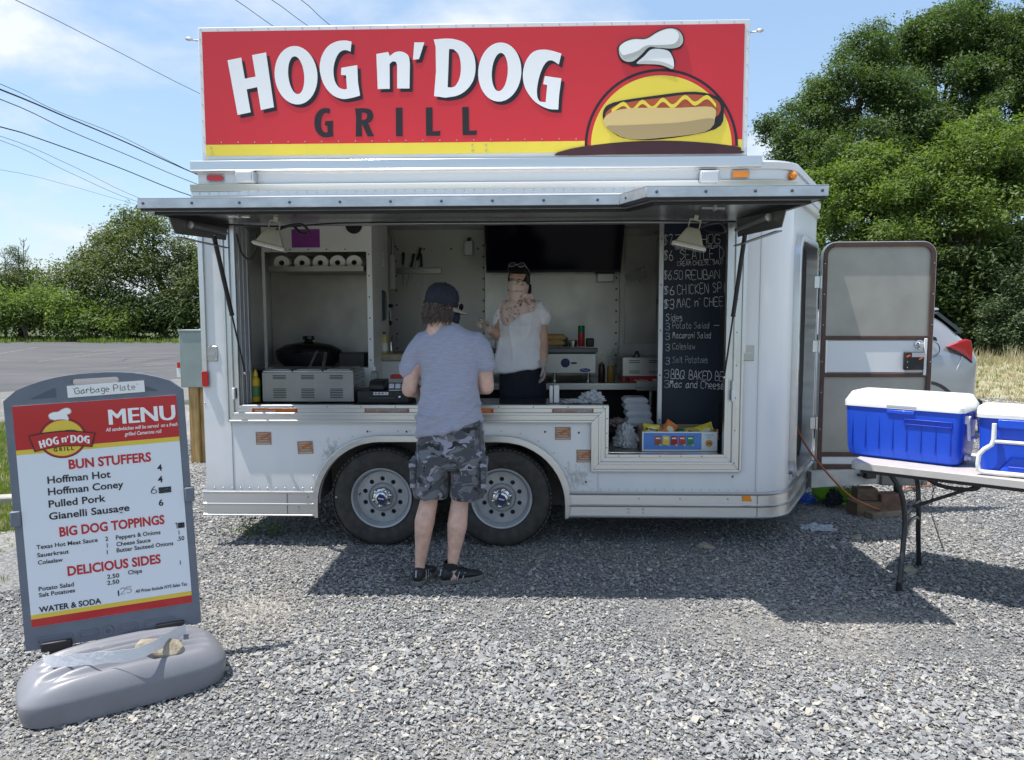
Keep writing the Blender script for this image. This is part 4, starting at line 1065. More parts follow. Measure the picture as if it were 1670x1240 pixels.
GR = [('G', q1, [(795, 550), (793, 577)] + [(v.x, v.y) for v in spline([(793, 577, 0), (770, 572, 0), (752, 590, 0), (744, 630, 0), (750, 668, 0), (768, 684, 0), (782, 682, 0)], 3)][1:] + [(780, 645), (765, 643), (767, 620), (812, 618), (811, 675), (814, 705)] +
       [(v.x, v.y) for v in spline([(814, 705, 0), (780, 711, 0), (745, 706, 0), (715, 675, 0), (706, 630, 0), (716, 580, 0), (745, 551, 0), (775, 546, 0), (795, 550, 0)], 3)][1:-1], []),
      ('R', q1, [(937, 548)] + [(v.x, v.y) for v in spline([(985, 546, 0), (1025, 555, 0), (1041, 585, 0), (1030, 618, 0), (1010, 630, 0)], 3)] + [(1020, 650), (1045, 705), (1008, 707), (985, 655), (974, 632), (977, 706), (941, 707), (943, 600)],
       [[(974, 572)] + [(v.x, v.y) for v in spline([(985, 570, 0), (1002, 577, 0), (1006, 592, 0), (998, 608, 0), (980, 614, 0)], 3)] + [(974, 614)]]),
      ('I', q1, [(1168, 544), (1205, 543), (1207, 705), (1169, 705)], []),
      ('L', q1, [(1338, 543), (1375, 542), (1377, 678), (1421, 675), (1418, 702), (1340, 703)], []),
      ('L', q1, [(1544, 540), (1581, 539), (1584, 675), (1628, 672), (1625, 698), (1547, 699)], [])]
def place(letters, mapf, name, m, y0, y1, parent, off=(0, 0)):
    for ch, q, o_, hs_ in letters:
        s = 3.479 if q is q1 else 2.93; k = 3.479
        f = lambda p: mapf(*(a + b_ / k for a, b_ in zip(q(p), off)))
        mb = MB(); mb.prism([f(p) for p in o_], [[f(p) for p in h] for h in hs_], y0, y1); mb.build(name, m, parent)
place(LET, sp, 'letter_shadow', m_ink, SY - .005, SY - .003, SGN, off=(18, 18))
place(LET, sp, 'letter', m_lw, SY - .0075, SY - .0052, SGN)
place(GR, sp, 'letter', m_ink, SY - .005, SY - .003, SGN)

m_mound = mat('emblem_brown', (.055, .018, .022), .4); m_bun = mat('emblem_bun', (.62, .46, .20), .4); m_bund = mat('emblem_bun_dark', (.36, .27, .13), .4)
m_hat = mat('emblem_hat_white', (.80, .81, .81), .36); m_hatg = mat('emblem_hat_grey', (.50, .51, .47), .36); m_saus = mat('emblem_sausage', (.40, .08, .03), .4)
def emblem(f, y, parent, e=.0022, half=True, s=1.0):
    "f maps enlarged-photo coordinates (second crop) to plane coordinates; drawn outward from y"
    def halfdisc(r, rz, n_=40):
        p = []
        for i in range(n_ + 1):
            a = math.pi * i / n_; p.append((874 - r * math.cos(a), 640 - rz * math.sin(a)))
        return p
    lay = 0
    def add(pts_, m, name, lvl, holes=()):
        mb = MB(); mb.prism([f(p) for p in pts_], [[f(p) for p in h] for h in holes], y - e * (lvl + 1) - .0004 * lvl, y - e * lvl - .0004 * lvl); return mb.build(name, m, parent)
    add(halfdisc(366, 368), m_ink if half else m_mound, 'emblem_ring', 0)
    add(halfdisc(353, 355), m_red, 'emblem_ring', 1)
    add(halfdisc(336, 336), m_yel, 'emblem_disc', 2)
    add(sm([(440, 655), (560, 636), (700, 622), (874, 616), (1040, 622), (1180, 636), (1250, 648), (1252, 662), (1250, 677), (900, 680), (600, 683), (362, 686)], 2) if half else
        sm([(500, 640), (700, 600), (874, 590), (1050, 600), (1248, 640), (1100, 655), (874, 660), (640, 655)], 2), m_mound, 'emblem_mound', 3)
    hd = lambda pts_: [(884 + (a - 808) * 1.62, 500 + (c - 492) * 1.62) for a, c in pts_]
    add(hd(sm([(640, 520), (630, 480), (660, 452), (780, 432), (900, 420), (975, 440), (985, 480), (960, 530), (800, 560), (690, 556)])), m_ink, 'bun_outline', 4)
    add(hd(sm([(648, 500), (650, 470), (700, 452), (800, 438), (900, 428), (965, 446), (974, 480), (940, 500), (800, 510)])), m_saus, 'sausage', 5)
    mus = [(655, 478), (690, 456), (715, 476), (745, 450), (775, 470), (805, 444), (835, 464), (870, 436), (900, 456), (935, 436), (962, 462)]
    t_ = [(v.x, v.y) for v in spline([(a, b_, 0) for a, b_ in mus], 4)]
    add(hd([(a, b_ - 6) for a, b_ in t_] + [(a, b_ + 6) for a, b_ in t_[::-1]]), m_yel, 'mustard', 6)
    add(hd(sm([(636, 522), (640, 490), (700, 470), (850, 468), (950, 466), (958, 500), (930, 538), (800, 556), (700, 558)])), m_bun, 'bun', 7)
    add(hd(sm([(640, 524), (700, 520), (850, 512), (952, 500), (930, 538), (800, 555), (700, 557)])), m_bund, 'bun_shade', 8)
    add(sm([(664, 190), (668, 165), (700, 140), (740, 128), (800, 126), (850, 95), (905, 77), (950, 82), (978, 110), (983, 145), (965, 175), (930, 183), (925, 200), (940, 240), (932, 275), (920, 282), (870, 262), (800, 255), (745, 262), (715, 250), (680, 235)]), m_ink, 'hat_outline', 3)
    add(sm([(755, 248), (790, 215), (830, 180), (900, 186), (925, 215), (933, 250), (925, 272), (870, 250), (800, 246)]), m_hat, 'hat_band', 4)
    add(sm([(758, 250), (800, 236), (870, 240), (926, 262), (924, 276), (870, 256), (800, 252)]), m_hatg, 'hat_fold', 5)
    add(sm([(670, 190), (676, 165), (705, 144), (745, 133), (800, 132), (855, 100), (905, 83), (945, 88), (970, 112), (976, 145), (960, 168), (925, 178), (860, 175), (815, 172), (780, 205), (740, 238), (705, 240), (680, 222)]), m_hatg, 'hat_top', 6)
    add(sm([(674, 185), (680, 165), (708, 147), (748, 137), (802, 136), (858, 104), (905, 87), (938, 92), (955, 112), (950, 140), (925, 158), (860, 162), (800, 165), (760, 190), (715, 205), (690, 210)]), m_hat, 'hat_top', 7)
def femb(p): return sp(*q2(p))
emblem(femb, SY - .003, SGN, e=.0018)
H_ = bpy.data.objects.new('serving_hatch', None); COL.objects.link(H_); H_.location = (-.36, -.02, 2.25); H_.parent = T; H_.matrix_parent_inverse = WM(T).inverted()
m_under = mat('hatch_underside', (.62, .63, .64), .25, .9, var=.15, vs=2, bump=.06, bs=6)
m_galv = mat('galvanised_channel', (.50, .53, .56), .42, .8, var=.16, vs=12, stretch=(.6, 1, 1), bump=.08, bs=50)
def hz(y): return 2.232 + y * .034
HP = [(-2.10, -.045), (-2.10, -1.10), (.44, -1.10), (.53, -1.41), (1.375, -1.41), (1.375, -.045)]
def slab(poly, za, zb, m, name, par=H_, bev=0):
    mb = MB(); n_ = len(poly); v = [(x, y, hz(y) + za) for x, y in poly] + [(x, y, hz(y) + zb) for x, y in poly]
    tr = tessellate_polygon([[Vector((p[0], p[1], 0)) for p in poly]])
    f = [tuple(t_) for t_ in tr] + [tuple(n_ + i for i in reversed(t_)) for t_ in tr] + [(i, (i + 1) % n_, n_ + (i + 1) % n_, n_ + i) for i in range(n_)]
    mb.add(v, f); return mb.build(name, m, par, bev=bev)
slab(HP, .004, .020, m_wall, 'hatch_skin'); slab(HP, -.016, .002, m_under, 'hatch_liner')
def inset(poly, d):
    c = []
    for i in range(len(poly)):
        a, b_, e_ = Vector(poly[i - 1]), Vector(poly[i]), Vector(poly[(i + 1) % len(poly)])
        u1 = (b_ - a).normalized(); u2 = (e_ - b_).normalized(); n1_ = Vector((-u1.y, u1.x)); n2_ = Vector((-u2.y, u2.x))
        bis = (n1_ + n2_); k = d / max(.3, bis.length_squared / 2) ; c.append(tuple(b_ + bis * .5 * (d / (bis.length_squared / 4) ** .5 / (bis.length / 2)) if False else b_ + bis * (d / (1 + n1_.dot(n2_)))))
    return c
IN0 = inset(HP, .0); OUT = inset(HP, -.010); IN1 = inset(HP, .022); IN2 = inset(HP, .050); IN3 = inset(HP, .075); IN4 = inset(HP, .085)
def edgebar(pa_, pb_, za, zb, m, name, segs=(0, 1, 2, 3, 4), bev=.0):
    for i in segs:
        a, b_, c, d = pa_[i], pa_[i + 1], pb_[i + 1], pb_[i]
        mb = MB(); q = [a, b_, c, d]; v = [(x, y, hz(y) + za) for x, y in q] + [(x, y, hz(y) + zb) for x, y in q]
        mb.add(v, [(0, 1, 2, 3), (7, 6, 5, 4)] + [(k, (k + 1) % 4, 4 + (k + 1) % 4, 4 + k) for k in range(4)]); mb.build(name, m, H_, bev=bev)
edgebar(OUT, IN0, -.026, .024, m_galv, 'edge_channel', bev=.003)
edgebar(OUT, IN1, .0245, .0275, m_alu, 'edge_flange')
edgebar(IN0, IN1, -.038, -.0165, m_black, 'rubber_seal')
edgebar(IN1, IN2, -.040, -.0165, m_alud, 'inner_channel')
edgebar(IN2, IN3, -.055, -.0165, m_black, 'inner_seal')
mb = MB()
for i in range(3):
    a, b_ = Vector(OUT[i + 1]), Vector(OUT[i + 2])
    if i == 1: fr = (.25,)
    elif i == 0: fr = (.012, .115, .215, .32, .425, .53, .635, .74, .845, .955)
    else: fr = (.06, .33, .60, .80, .965)
    d = (b_ - a).normalized(); nn = Vector((d.y, -d.x, 0)) if i != 1 else Vector((d.y, -d.x, 0))
    for f in fr:
        p_ = a.lerp(b_, f); rot = Vector((nn.x, nn.y, 0)).to_track_quat('Z', 'Y').to_matrix().to_4x4()
        mb.lathe([(.008, 0), (.007, .004), (.001, .006)], 10, Matrix.Translation((p_.x, p_.y, hz(p_.y) + .0)) @ rot)
o = mb.build('edge_bolt', m_screw, H_, smooth=50); o['kind'] = 'stuff'
m_wing = mat('dark_wing_metal', (.26, .26, .25), .4, .6, var=.12, vs=6)
YZ = lambda x: Matrix(((0, 1, 0, x), (1, 0, 0, 0), (0, 0, 1, 0), (0, 0, 0, 1)))
for x, s_ in ((-2.035, 1), (1.290, -1)):
    yf = -.93 if s_ > 0 else -1.10
    mb = MB(); mb.prism([(yf, hz(yf) - .056), (yf + .07, hz(yf) - .138), (-.16, hz(0) - .138), (-.12, hz(0) - .020)], [], 0, .004, YZ(x)); mb.box(x - .006, x + .026 * s_ if s_ > 0 else x + .006, yf + .07, -.16, hz(yf) - .160, hz(yf) - .154) if s_ > 0 else mb.box(x - .026, x + .006, yf + .07, -.16, hz(yf) - .160, hz(yf) - .154)
    o = mb.build('hatch_wing', m_wing, H_)
    mb = MB(); mb.tube([(x + .020 * s_, yf + .22, 2.128), (x + .020 * s_, -.2, 2.135)], .013, n=10); mb.ball((x + .020 * s_, yf + .22, 2.128), .024, .012, .024, 12); mb.build('hatch_spring', m_alud, o, smooth=50)
for top, bot in (((-2.035, -.34, 2.105), (-1.985, -.030, 1.21)), ((1.300, -.30, 2.105), (1.255, -.035, 1.18))):
    a, b_ = Vector(top), Vector(bot); mid = a.lerp(b_, .56); mb = MB(); mb.tube([a, mid], .0145, n=12); mb.tube([mid - (b_ - a).normalized() * .01, mid], .016, n=12)
    o = mb.build('gas_strut', m_black, T, smooth=50)
    mb = MB(); mb.tube([mid, b_], .006, n=8); mb.build('strut_rod', m_black, o, smooth=50)
    mb = MB(); mb.ball(b_, .012, .012, .012, 10); mb.ball(a, .014, .014, .014, 10); mb.build('ball_joint', m_alud, o, smooth=60)
m_cream = mat('lamp_cream', (.62, .59, .49), .45, var=.06, vs=20); m_glass = mat('lamp_glass', (.75, .78, .78), .1, spec=.6, coat=.5)
def flood(px, py, Y, tiltz):
    c = P(px, py, Y); c.z -= .01
    root = bpy.data.objects.new('flood_lamp', None); COL.objects.link(root); root.location = c; root.parent = T; root.matrix_parent_inverse = WM(T).inverted()
    F = Matrix.Translation(c) @ Matrix.Rotation(tiltz, 4, 'Z') @ Matrix.Rotation(R(14), 4, 'Y')
    def rr_(w, d, z): return [(w * a, d * b_, z) for a, b_ in ((-1, -1), (-.8, -1.06), (.8, -1.06), (1, -1), (1.04, 0), (1, 1), (-1, 1), (-1.04, 0))]
    mb = MB(); mb.loft([rr_(.030, .026, .055), rr_(.040, .034, .045), rr_(.078, .058, -.035), rr_(.096, .070, -.045), rr_(.098, .072, -.060)], M=F); mb.build('lamp_shade', m_cream, root, bev=.002)
    mb = MB()
    for k in (-.5, -.17, .17, .5): mb.tube([F @ Vector((.055 * k, -.036, .044)), F @ Vector((.125 * k, -.0605, -.034))], .0022, n=4)
    for k in range(3): pass
    mb.build('shade_rib', m_cream, root, kind='stuff')
    mb = MB(); mb.box(-.088, .088, -.064, .064, -.064, -.060, F); mb.build('lamp_lens', m_glass, root)
    mb = MB(); mb.box(-.034, -.028, -.012, .012, .0, .105, F); mb.box(.028, .034, -.012, .012, .0, .105, F); mb.box(-.034, .034, -.012, .012, .100, .106, F); mb.box(-.012, .012, -.012, .012, .106, .13, F); mb.build('lamp_bracket', m_cream, root)
    mb = MB(); q = F @ Vector((.035, 0, .06)); s = 1 if px < 800 else 1
    mb.tube(spline([F @ Vector((0, .03, .05)), q + Vector((.06, .02, .03)), q + Vector((.13, .04, .035)), q + Vector((.16, .06, -.01)), q + Vector((.10, .10, -.01)), q + Vector((.03, .2, .04))], 6), .009, n=8); mb.build('lamp_cable', m_black, root, smooth=60)
flood(443, 386, -.50, R(12)); flood(1127, 385, -.62, R(-10))
mb = MB(); pts_ = [(-2.0, -.25, 2.185), (-1.6, -.24, 2.17), (-1.2, -.26, 2.188), (-.2, -.24, 2.19), (.6, -.25, 2.19), (1.25, -.26, 2.18)]
mb.tube(spline(pts_, 8), .0055, n=6); mb.build('hatch_cable', m_black, H_, smooth=60)
for x, y in ((-1.72, -.80), (.90, -1.05)):
    z = hz(y) - .020; mb = MB(); mb.box(x - .05, x + .05, y - .012, y + .012, z - .006, z + .002); mb.tube([(x - .03, y, z - .02), (x + .09, y + .01, z - .022)], .006, n=6); mb.box(x + .03, x + .04, y - .02, y + .02, z - .035, z); mb.build('hatch_catch', m_alu, H_)
mb = MB(); mb.tube(spline([(-1.985, -.1, 2.14), (-1.97, -.06, 2.02), (-1.92, -.05, 1.98), (-1.87, -.06, 2.06), (-1.86, -.1, 2.15)], 6), .007, n=6); mb.build('loose_cable', m_black, H_, smooth=60)

def pb(name, px0, px1, py0, py1, Y, depth, m, parent=T, bev=.004, lift=0):
    "box whose front face fills a pixel rectangle at distance Y"
    a, c = P(px0, py1, Y), P(px1, py0, Y); mb = MB(); mb.box(a.x, c.x, Y, Y + depth, a.z + lift, c.z)
    return mb.build(name, m, parent, bev=bev)
m_steel2 = mat('wall_steel', (.58, .57, .54), .36, .5, var=.22, vs=2.2, bump=.2, bs=5, rvar=.15)
m_panel = mat('interior_panel', (.68, .68, .65), .42, .15, var=.08, vs=3, bump=.05, bs=8)
a0 = P(560, 400, 2.2).x; a1 = P(790, 400, 2.2).x; a2 = P(1011, 400, 2.2).x
mb = MB(); mb.box(a0, a1 - .003, 2.205, 2.226, .46, 2.44); mb.build('wall_lining', m_panel, T)
mb = MB(); mb.box(a1 + .003, a2 - .003, 2.205, 2.226, .46, 2.44); mb.build('wall_lining', m_steel2, T)
mb = MB(); mb.box(a2 + .003, 1.9, 2.205, 2.226, .46, 2.44); mb.build('wall_lining', m_steel2, T)
pts = [(a1 - .012, z) for z in np.arange(.9, 2.3, .105)] + [(a2 - .03, z) for z in np.arange(.9, 2.3, .105)] + [(P(645, 400, 2.2).x, z) for z in np.arange(1.0, 2.3, .14)] + [(x, 2.235) for x in np.arange(a0, a1, .26)]
dots('lining_rivet', pts, .010, m_screw, y=2.205)
mb = MB(); mb.box(-2.262, -2.235, .05, 2.2, .46, 2.44); mb.build('left_lining', m_panel, T)
mb = MB(); mb.box(-2.235, 1.6, .04, 2.2, 2.415, 2.44); mb.build('ceiling_lining', m_whitein, T)
Yc = .62
xa, xb_, xc = P(430, 400, Yc).x, P(597, 400, Yc).x, P(606, 400, Yc).x
zt, zo, zl = 2.41, P(500, 411, Yc).z, .46
zob = P(500, 600, Yc).z
mb = MB(); mb.box(xa - .02, xc, Yc, Yc + .02, zo, zt); mb.box(xb_, xc, Yc, Yc + .02, zl, zo); mb.box(xa - .02, xa, Yc, Yc + .02, zl, zo); mb.box(xa, xb_, Yc, Yc + .02, zl, zob)
mb.build('alcove_front', m_whitein, T, bev=.002)
mb = MB(); mb.box(xb_ + .004, xc - .002, Yc + .02, 1.25, zl, zt); mb.build('alcove_side', m_panel, T)
mb = MB(); mb.box(-2.23, xb_, 1.22, 1.245, zl, zt); mb.build('alcove_back', mat('alcove_steel', (.50, .47, .42), .45, .4, var=.2, vs=4, bump=.1, bs=6), T)
mb = MB(); mb.box(-2.23, xb_, Yc + .03, 1.21, zob - .02, zob); mb.build('alcove_shelf', m_steel, T)
dots('alcove_screw', [(xa + .06 + i * .14, zo + .018, ) for i in range(5)] + [(xb_ + .018, z) for z in np.arange(1.1, 2.2, .16)], .006, m_screw, y=Yc)
s0, s1 = P(437, 443, Yc), P(592, 434, Yc)
mb = MB(); mb.box(s0.x, s1.x, Yc + .005, Yc + .02, s0.z, s1.z); mb.box(s0.x, s1.x, Yc + .02, 1.18, s0.z, s0.z + .008); mb.build('towel_shelf', mat('shelf_steel', (.33, .30, .26), .4, .5, var=.12, vs=6), T)
m_towel = mat('paper_towel', (.82, .81, .78), .9, bump=.2, bs=80)
zc = s0.z + .008 + .060
for i, px in enumerate((460, 493, 523, 551, 578)):
    x = P(px, 430, Yc + .06).x; t_ = thing('paper_towel_roll', ['leftmost white paper towel roll lying on the steel shelf in the trailer', 'second white paper towel roll from the left on the steel shelf', 'middle one of the five white paper towel rolls on the shelf', 'second white paper towel roll from the right on the steel shelf', 'rightmost white paper towel roll on the steel shelf in the trailer'][i], 'paper towel roll', (x, Yc + .18, zc - .06), 'paper towel rolls on the shelf')
    M = Matrix.Translation((x, Yc + .05, zc)) @ Matrix.Rotation(R(-90), 4, 'X') @ Matrix.Scale(.92, 4, (0, 1, 0))
    mb = MB(); mb.lathe([(.021, 0), (.060, 0), (.0615, .01), (.0615, .24), (.060, .25), (.021, .25), (.021, 0)], 28, M, caps=False); mb.build('paper', m_towel, t_, smooth=40)
    mb = MB(); mb.lathe([(.0205, -.001), (.019, -.001), (.019, .251), (.0205, .251)], 20, M, caps=False); mb.build('core', mat('card_core', (.22, .15, .09), .9), t_, smooth=40)
m_ctop = mat('dark_counter', (.045, .047, .05), .16, .2, var=.15, vs=8)
mb = MB(); mb.box(-2.02, .468, .080, .46, .952, .985); mb.build('front_counter', m_ctop, T, bev=.003)
mb = MB(); mb.box(.50, 1.25, .080, .50, .615, .650); mb.build('low_counter', m_steel, T, bev=.003)
mb = MB(); mb.box(-2.02, .468, .44, .455, .46, .948); mb.build('counter_front', m_panel, T)
e0, e1 = P(880, 636, 1.35), P(1078, 625, 1.35)
mb = MB(); mb.box(P(760, 630, 1.35).x, 1.75, 1.35, 2.2, e0.z, e1.z); mb.build('back_counter', m_steel, T, bev=.003)
pb('shelf_bracket', 1038, 1078, 622, 638, 1.335, .012, m_steel)
mb = MB(); mb.box(P(760, 630, 1.35).x, 1.75, 1.9, 1.92, .46, e0.z - .005); mb.build('counter_back', m_black, T)
for px in (1062, 885):
    x = P(px, 640, 1.4).x; mb = MB(); mb.tube([(x, 1.42, .45), (x, 1.42, e0.z)], .02, n=8); mb.build('counter_leg', m_steel, T)
pb('wash_cabinet', 606, 700, 588, 660, .95, .5, m_whitein, bev=.006)
pb('wash_shelf', 606, 700, 578, 588, .90, .55, mat('tan_edge', (.42, .35, .25), .5, var=.15, vs=20))
zs = P(1030, 697, .75).z
mb = MB(); mb.box(.40, 1.0, .62, 1.2, zs - .02, zs); mb.build('box_shelf', m_black, T)

m_chalkb = mat('chalkboard', (.008, .016, .034), .55, var=.5, vs=3.0, stretch=(1, 1, .7))
m_chalk = mat('chalk', (.80, .80, .80), .9); m_chalkd = mat('faint_chalk', (.45, .47, .50), .9)
Yb = .46
ca, cb = P(1076, 698, Yb), P(1190, 360, Yb)
CB = thing('chalkboard', 'dark blue chalkboard covered with a handwritten menu inside the serving window', 'chalkboard', ((ca.x + cb.x) / 2, Yb, ca.z))
mb = MB(); mb.box(ca.x + .012, 1.34, Yb, Yb + .012, ca.z, 2.36); mb.build('board', m_chalkb, CB)
mb = MB(); mb.box(ca.x - .022, ca.x + .011, Yb - .008, Yb + .02, ca.z - .004, 2.36); mb.build('edge_strip', m_alud, CB, bev=.002)
mb = MB()
for z in np.arange(ca.z + .06, 2.3, .33): mb.lathe([(.006, 0), (.002, .003)], 8, Matrix.Translation((ca.x - .006, Yb - .008, z)) @ Matrix.Rotation(R(90), 4, 'X'))
mb.build('strip_screw', m_screw, CB, kind='stuff')
K = (Yb + 5.1) / FPX
def chalk(s, px0, px1, base, h, w=.0040, m=None, jit=.22, tilt=0.0):
    p_ = P(px0, base, Yb); F = frame((p_.x, Yb - .0006, p_.z), (1, 0, tilt), (-tilt, 0, 1))
    hand(s, h * K, F, m or m_chalk, CB, w=w, jit=jit, fitw=(px1 - px0) * K)
chalk('$7', 1083, 1096, 400, 16, .0045); chalk('Z', 1101, 1109, 399, 15); chalk('HOG', 1144, 1173, 398, 15)
chalk('Bacon wrapped, pulled pork.', 1101, 1175, 407, 5.5, .0024, tilt=.04, jit=.15)
chalk('$6', 1083, 1097, 425, 16, .005); chalk('SEATLE D', 1109, 1179, 424, 16, .0045, tilt=.03)
chalk('CREAM CHEESE, SAUT', 1105, 1178, 434, 7, .0032, tilt=.04, jit=.15)
chalk('$6.50', 1083, 1112, 456, 14, .0042); chalk('REUBAN', 1119, 1172, 456, 14, .0042, tilt=.02)
chalk('$6', 1083, 1099, 481, 14, .0045); chalk('CHICKEN SPI', 1105, 1180, 481, 16, .0045, tilt=.05)
chalk('$3', 1083, 1099, 504, 15, .0045); chalk("MAC n' CHEE", 1104, 1178, 502, 14, .0042, tilt=.04)
chalk('Sides', 1086, 1112, 524, 12, .0034)
for y, s, x1, m_, w_ in ((538, 'Potato Salad', 1155, m_chalkd, .004), (554, 'Macaroni Salad', 1158, m_chalk, .0036), (572, 'Coleslaw', 1133, m_chalkd, .004), (594, 'Salt Potatoes', 1153, m_chalkd, .0038)):
    chalk('3', 1085, 1092, y, 11, .0042, m_chalkd); chalk(s, 1097, x1, y - 2, 10, w_, m_)
chalk('-', 1164, 1173, 535, 8, .0034)
chalk('3', 1083, 1091, 616, 13, .0042, m_chalkd); chalk('BBQ BAKED BE', 1094, 1179, 617, 14, .0050, tilt=-.05)
chalk('3', 1083, 1091, 632, 12, .0042, m_chalkd); chalk('Mac and Cheese', 1092, 1179, 632, 12, .0048, tilt=-.03)

def pthing(name, label, cat, px, py, Y, group=None):
    p_ = P(px, py, Y); return thing(name, label, cat, (p_.x, Y, p_.z), group)
def pspot(px, py, Y): return P(px, py, Y)
t_ = pb('paper_notice', 476, 521, 374, 404, Yc - .004, .003, mat('purple_paper', (.26, .05, .30), .8, var=.1, vs=20), None, bev=0); tag(t_, 'purple paper notice taped above the alcove in the trailer', 'notice')
mb = MB(); p_ = P(577, 368, Yc - .006); mb.prism(circ(p_.x, p_.z, .062, 28), [], Yc - .012, Yc - .002); tag(mb.build('vent_disc', m_black), 'round black vent above the alcove beside the purple notice', 'vent')
LX = -2.234
def leaflet(y0, y1, z0, z1, m, label, bars):
    root = thing('wall_leaflet', label, 'leaflet', (LX, y0, z0)); mb = MB(); mb.box(LX, LX + .003, y0, y1, z0, z1); mb.build('sheet', m, root)
    for a, c, e_, g_, mm_ in bars:
        mb = MB(); mb.box(LX + .003, LX + .0042, y0 + (y1 - y0) * a, y0 + (y1 - y0) * c, z0 + (z1 - z0) * e_, z0 + (z1 - z0) * g_); mb.build('print', mm_, root)
leaflet(.24, .46, 1.62, 2.05, m_white, 'tall white and red leaflet on the left inner wall of the trailer', [(.0, 1, .84, 1, m_red), (.1, .9, .55, .8, m_black), (.1, .8, .1, .45, m_screw)])
leaflet(.22, .30, 1.50, 1.86, m_red, 'narrow red strip notice on the left inner wall', [(.2, .8, .2, .8, mat('dull_pink', (.5, .2, .2), .6))])
leaflet(.32, .44, 1.38, 1.60, m_white, 'small white leaflet low on the left inner wall', [(.1, .9, .6, .9, m_screw)])

tv = pthing('television', 'large black flat television hung high on the back wall, leaning forward', 'television', 905, 445, 2.0)
a, c = P(793, 445, 1.98), P(1013, 345, 1.98); F = frame((a.x, 1.98, a.z), (1, 0, 0), (0, -.30, 1)); w_ = c.x - a.x; h_ = .60
def tvp(u, v, y): return F @ Vector((u, y, v))
mb = MB(); mb.prism([(0, 0), (w_, 0), (w_ + .03, h_), (-.01, h_)], [], 0, .05, F); mb.build('casing', mat('gloss_black', (.008, .008, .010), .25, spec=.2), tv, bev=.004)
mb = MB(); mb.prism([(.02, .03), (w_ - .02, .03), (w_ + .01, h_ - .02), (.01, h_ - .02)], [], -.002, .0, F); mb.build('screen', mat('tv_screen', (.004, .005, .014), .12, spec=.15), tv)
mb = MB(); mb.box(.0, w_, -.004, -.0005, .0, .022, F); mb.build('bezel', m_black, tv)
mb = MB(); mb.box(w_ * .3, w_ * .7, .05, .10, .1, .4, F); mb.build('mount', m_black, tv)
t_ = pthing('metal_dispenser', 'small steel dispenser box under the television', 'dispenser', 986, 462, 2.1)
pb('box', 974, 1001, 446, 460, 2.08, .10, m_steel, t_); pb('rim', 972, 1003, 443, 447, 2.07, .11, m_black, t_)
t_ = pthing('switch_box', 'small grey electrical box on the back wall left of the television', 'electrical box', 764, 417, 2.14)
pb('box', 757, 771, 393, 417, 2.14, .06, m_alud, t_); pb('conduit', 762, 767, 388, 393, 2.15, .03, m_black, t_)
t_ = pthing('knife_rack', 'magnetic steel knife strip on the back wall', 'knife rack', 685, 447, 2.19); pb('bar', 646, 720, 437, 447, 2.185, .018, m_steel, t_)
def knife(pts_, hpts, label, bw=.014):
    Yk = 2.168; a = P(*pts_[0], Yk); b_ = P(*pts_[1], Yk); h0 = P(*hpts[0], Yk); h1 = P(*hpts[1], Yk); root = thing('knife', label, 'knife', a, 'knives on the magnetic strip')
    d = (b_ - a).normalized(); s = Vector((-d.z, 0, d.x)) * bw
    mb = MB(); mb.prism([(a.x - s.x, a.z - s.z), (a.x + s.x, a.z + s.z), (b_.x + s.x * .7, b_.z + s.z * .7), (b_.x - s.x * .2, b_.z - s.z * .2)], [], Yk, Yk + .003); mb.build('blade', m_steel, root)
    mb = MB(); mb.tube([h0, h0.lerp(h1, .5) + Vector((.003, 0, 0)), h1], [.013, .011, .014], n=8, flat=.6); mb.build('handle', m_black, root, smooth=50)
knife(((657, 432), (657, 467)), ((657, 432), (658, 412)), 'leftmost knife on the magnetic strip, hanging straight')
knife(((670, 436), (662, 472)), ((670, 436), (675, 414)), 'slim slanting knife, second from the left on the strip', .008)
knife(((680, 425), (671, 455)), ((680, 425), (686, 404)), 'slanting steel with raised black handle on the strip', .008)
knife(((687, 436), (689, 468)), ((687, 436), (686, 414)), 'rightmost knife on the magnetic strip', .010)
Yw = 1.0
pbt = lambda nm, lb, ct, x0, x1, y0, y1, Y, d, m, bev=.006, grp=None: tag(pb(nm, x0, x1, y0, y1, Y, d, m, None, bev=bev), lb, ct, grp)
pbt('glove_box', 'yellow box high beside the alcove stile in the trailer', 'box', 607, 618, 377, 405, 1.0, .12, mat('box_yellow', (.68, .42, .02), .55))
pbt('wipes_box', 'light blue box sitting in the wire rack', 'box', 610, 622, 408, 431, 1.0, .09, mat('box_blue', (.16, .30, .55), .5, var=.3, vs=40, col2=(.5, .6, .7)))
t_ = pthing('wire_rack', 'white wire rack holding the light blue box', 'rack', 613, 434, .96); mb = MB()
r0, r1 = P(602, 434, .96), P(625, 412, .96)
for z in (r0.z, (r0.z + r1.z) / 2, r1.z): mb.tube([(r0.x, .96, z), (r1.x, .96, z), (r1.x, 1.12, z)], .003, n=5)
for k in range(5): x = r0.x + (r1.x - r0.x) * k / 4; mb.tube([(x, .96, r0.z), (x, .96, r1.z)], .0022, n=5)
mb.build('wires', m_white, t_, kind='stuff')
t_ = pthing('water_filter', 'white cylindrical filter tube with grey hoses on the back wall', 'water filter', 639, 472, 1.9); c0, c1 = P(639, 472, 1.95), P(639, 417, 1.95)
mb = MB(); mb.lathe([(.010, 0), (.036, .004), (.036, c1.z - c0.z - .01), (.038, c1.z - c0.z), (.01, c1.z - c0.z + .004)], 20, Matrix.Translation(c0)); mb.build('canister', m_white, t_, smooth=40)
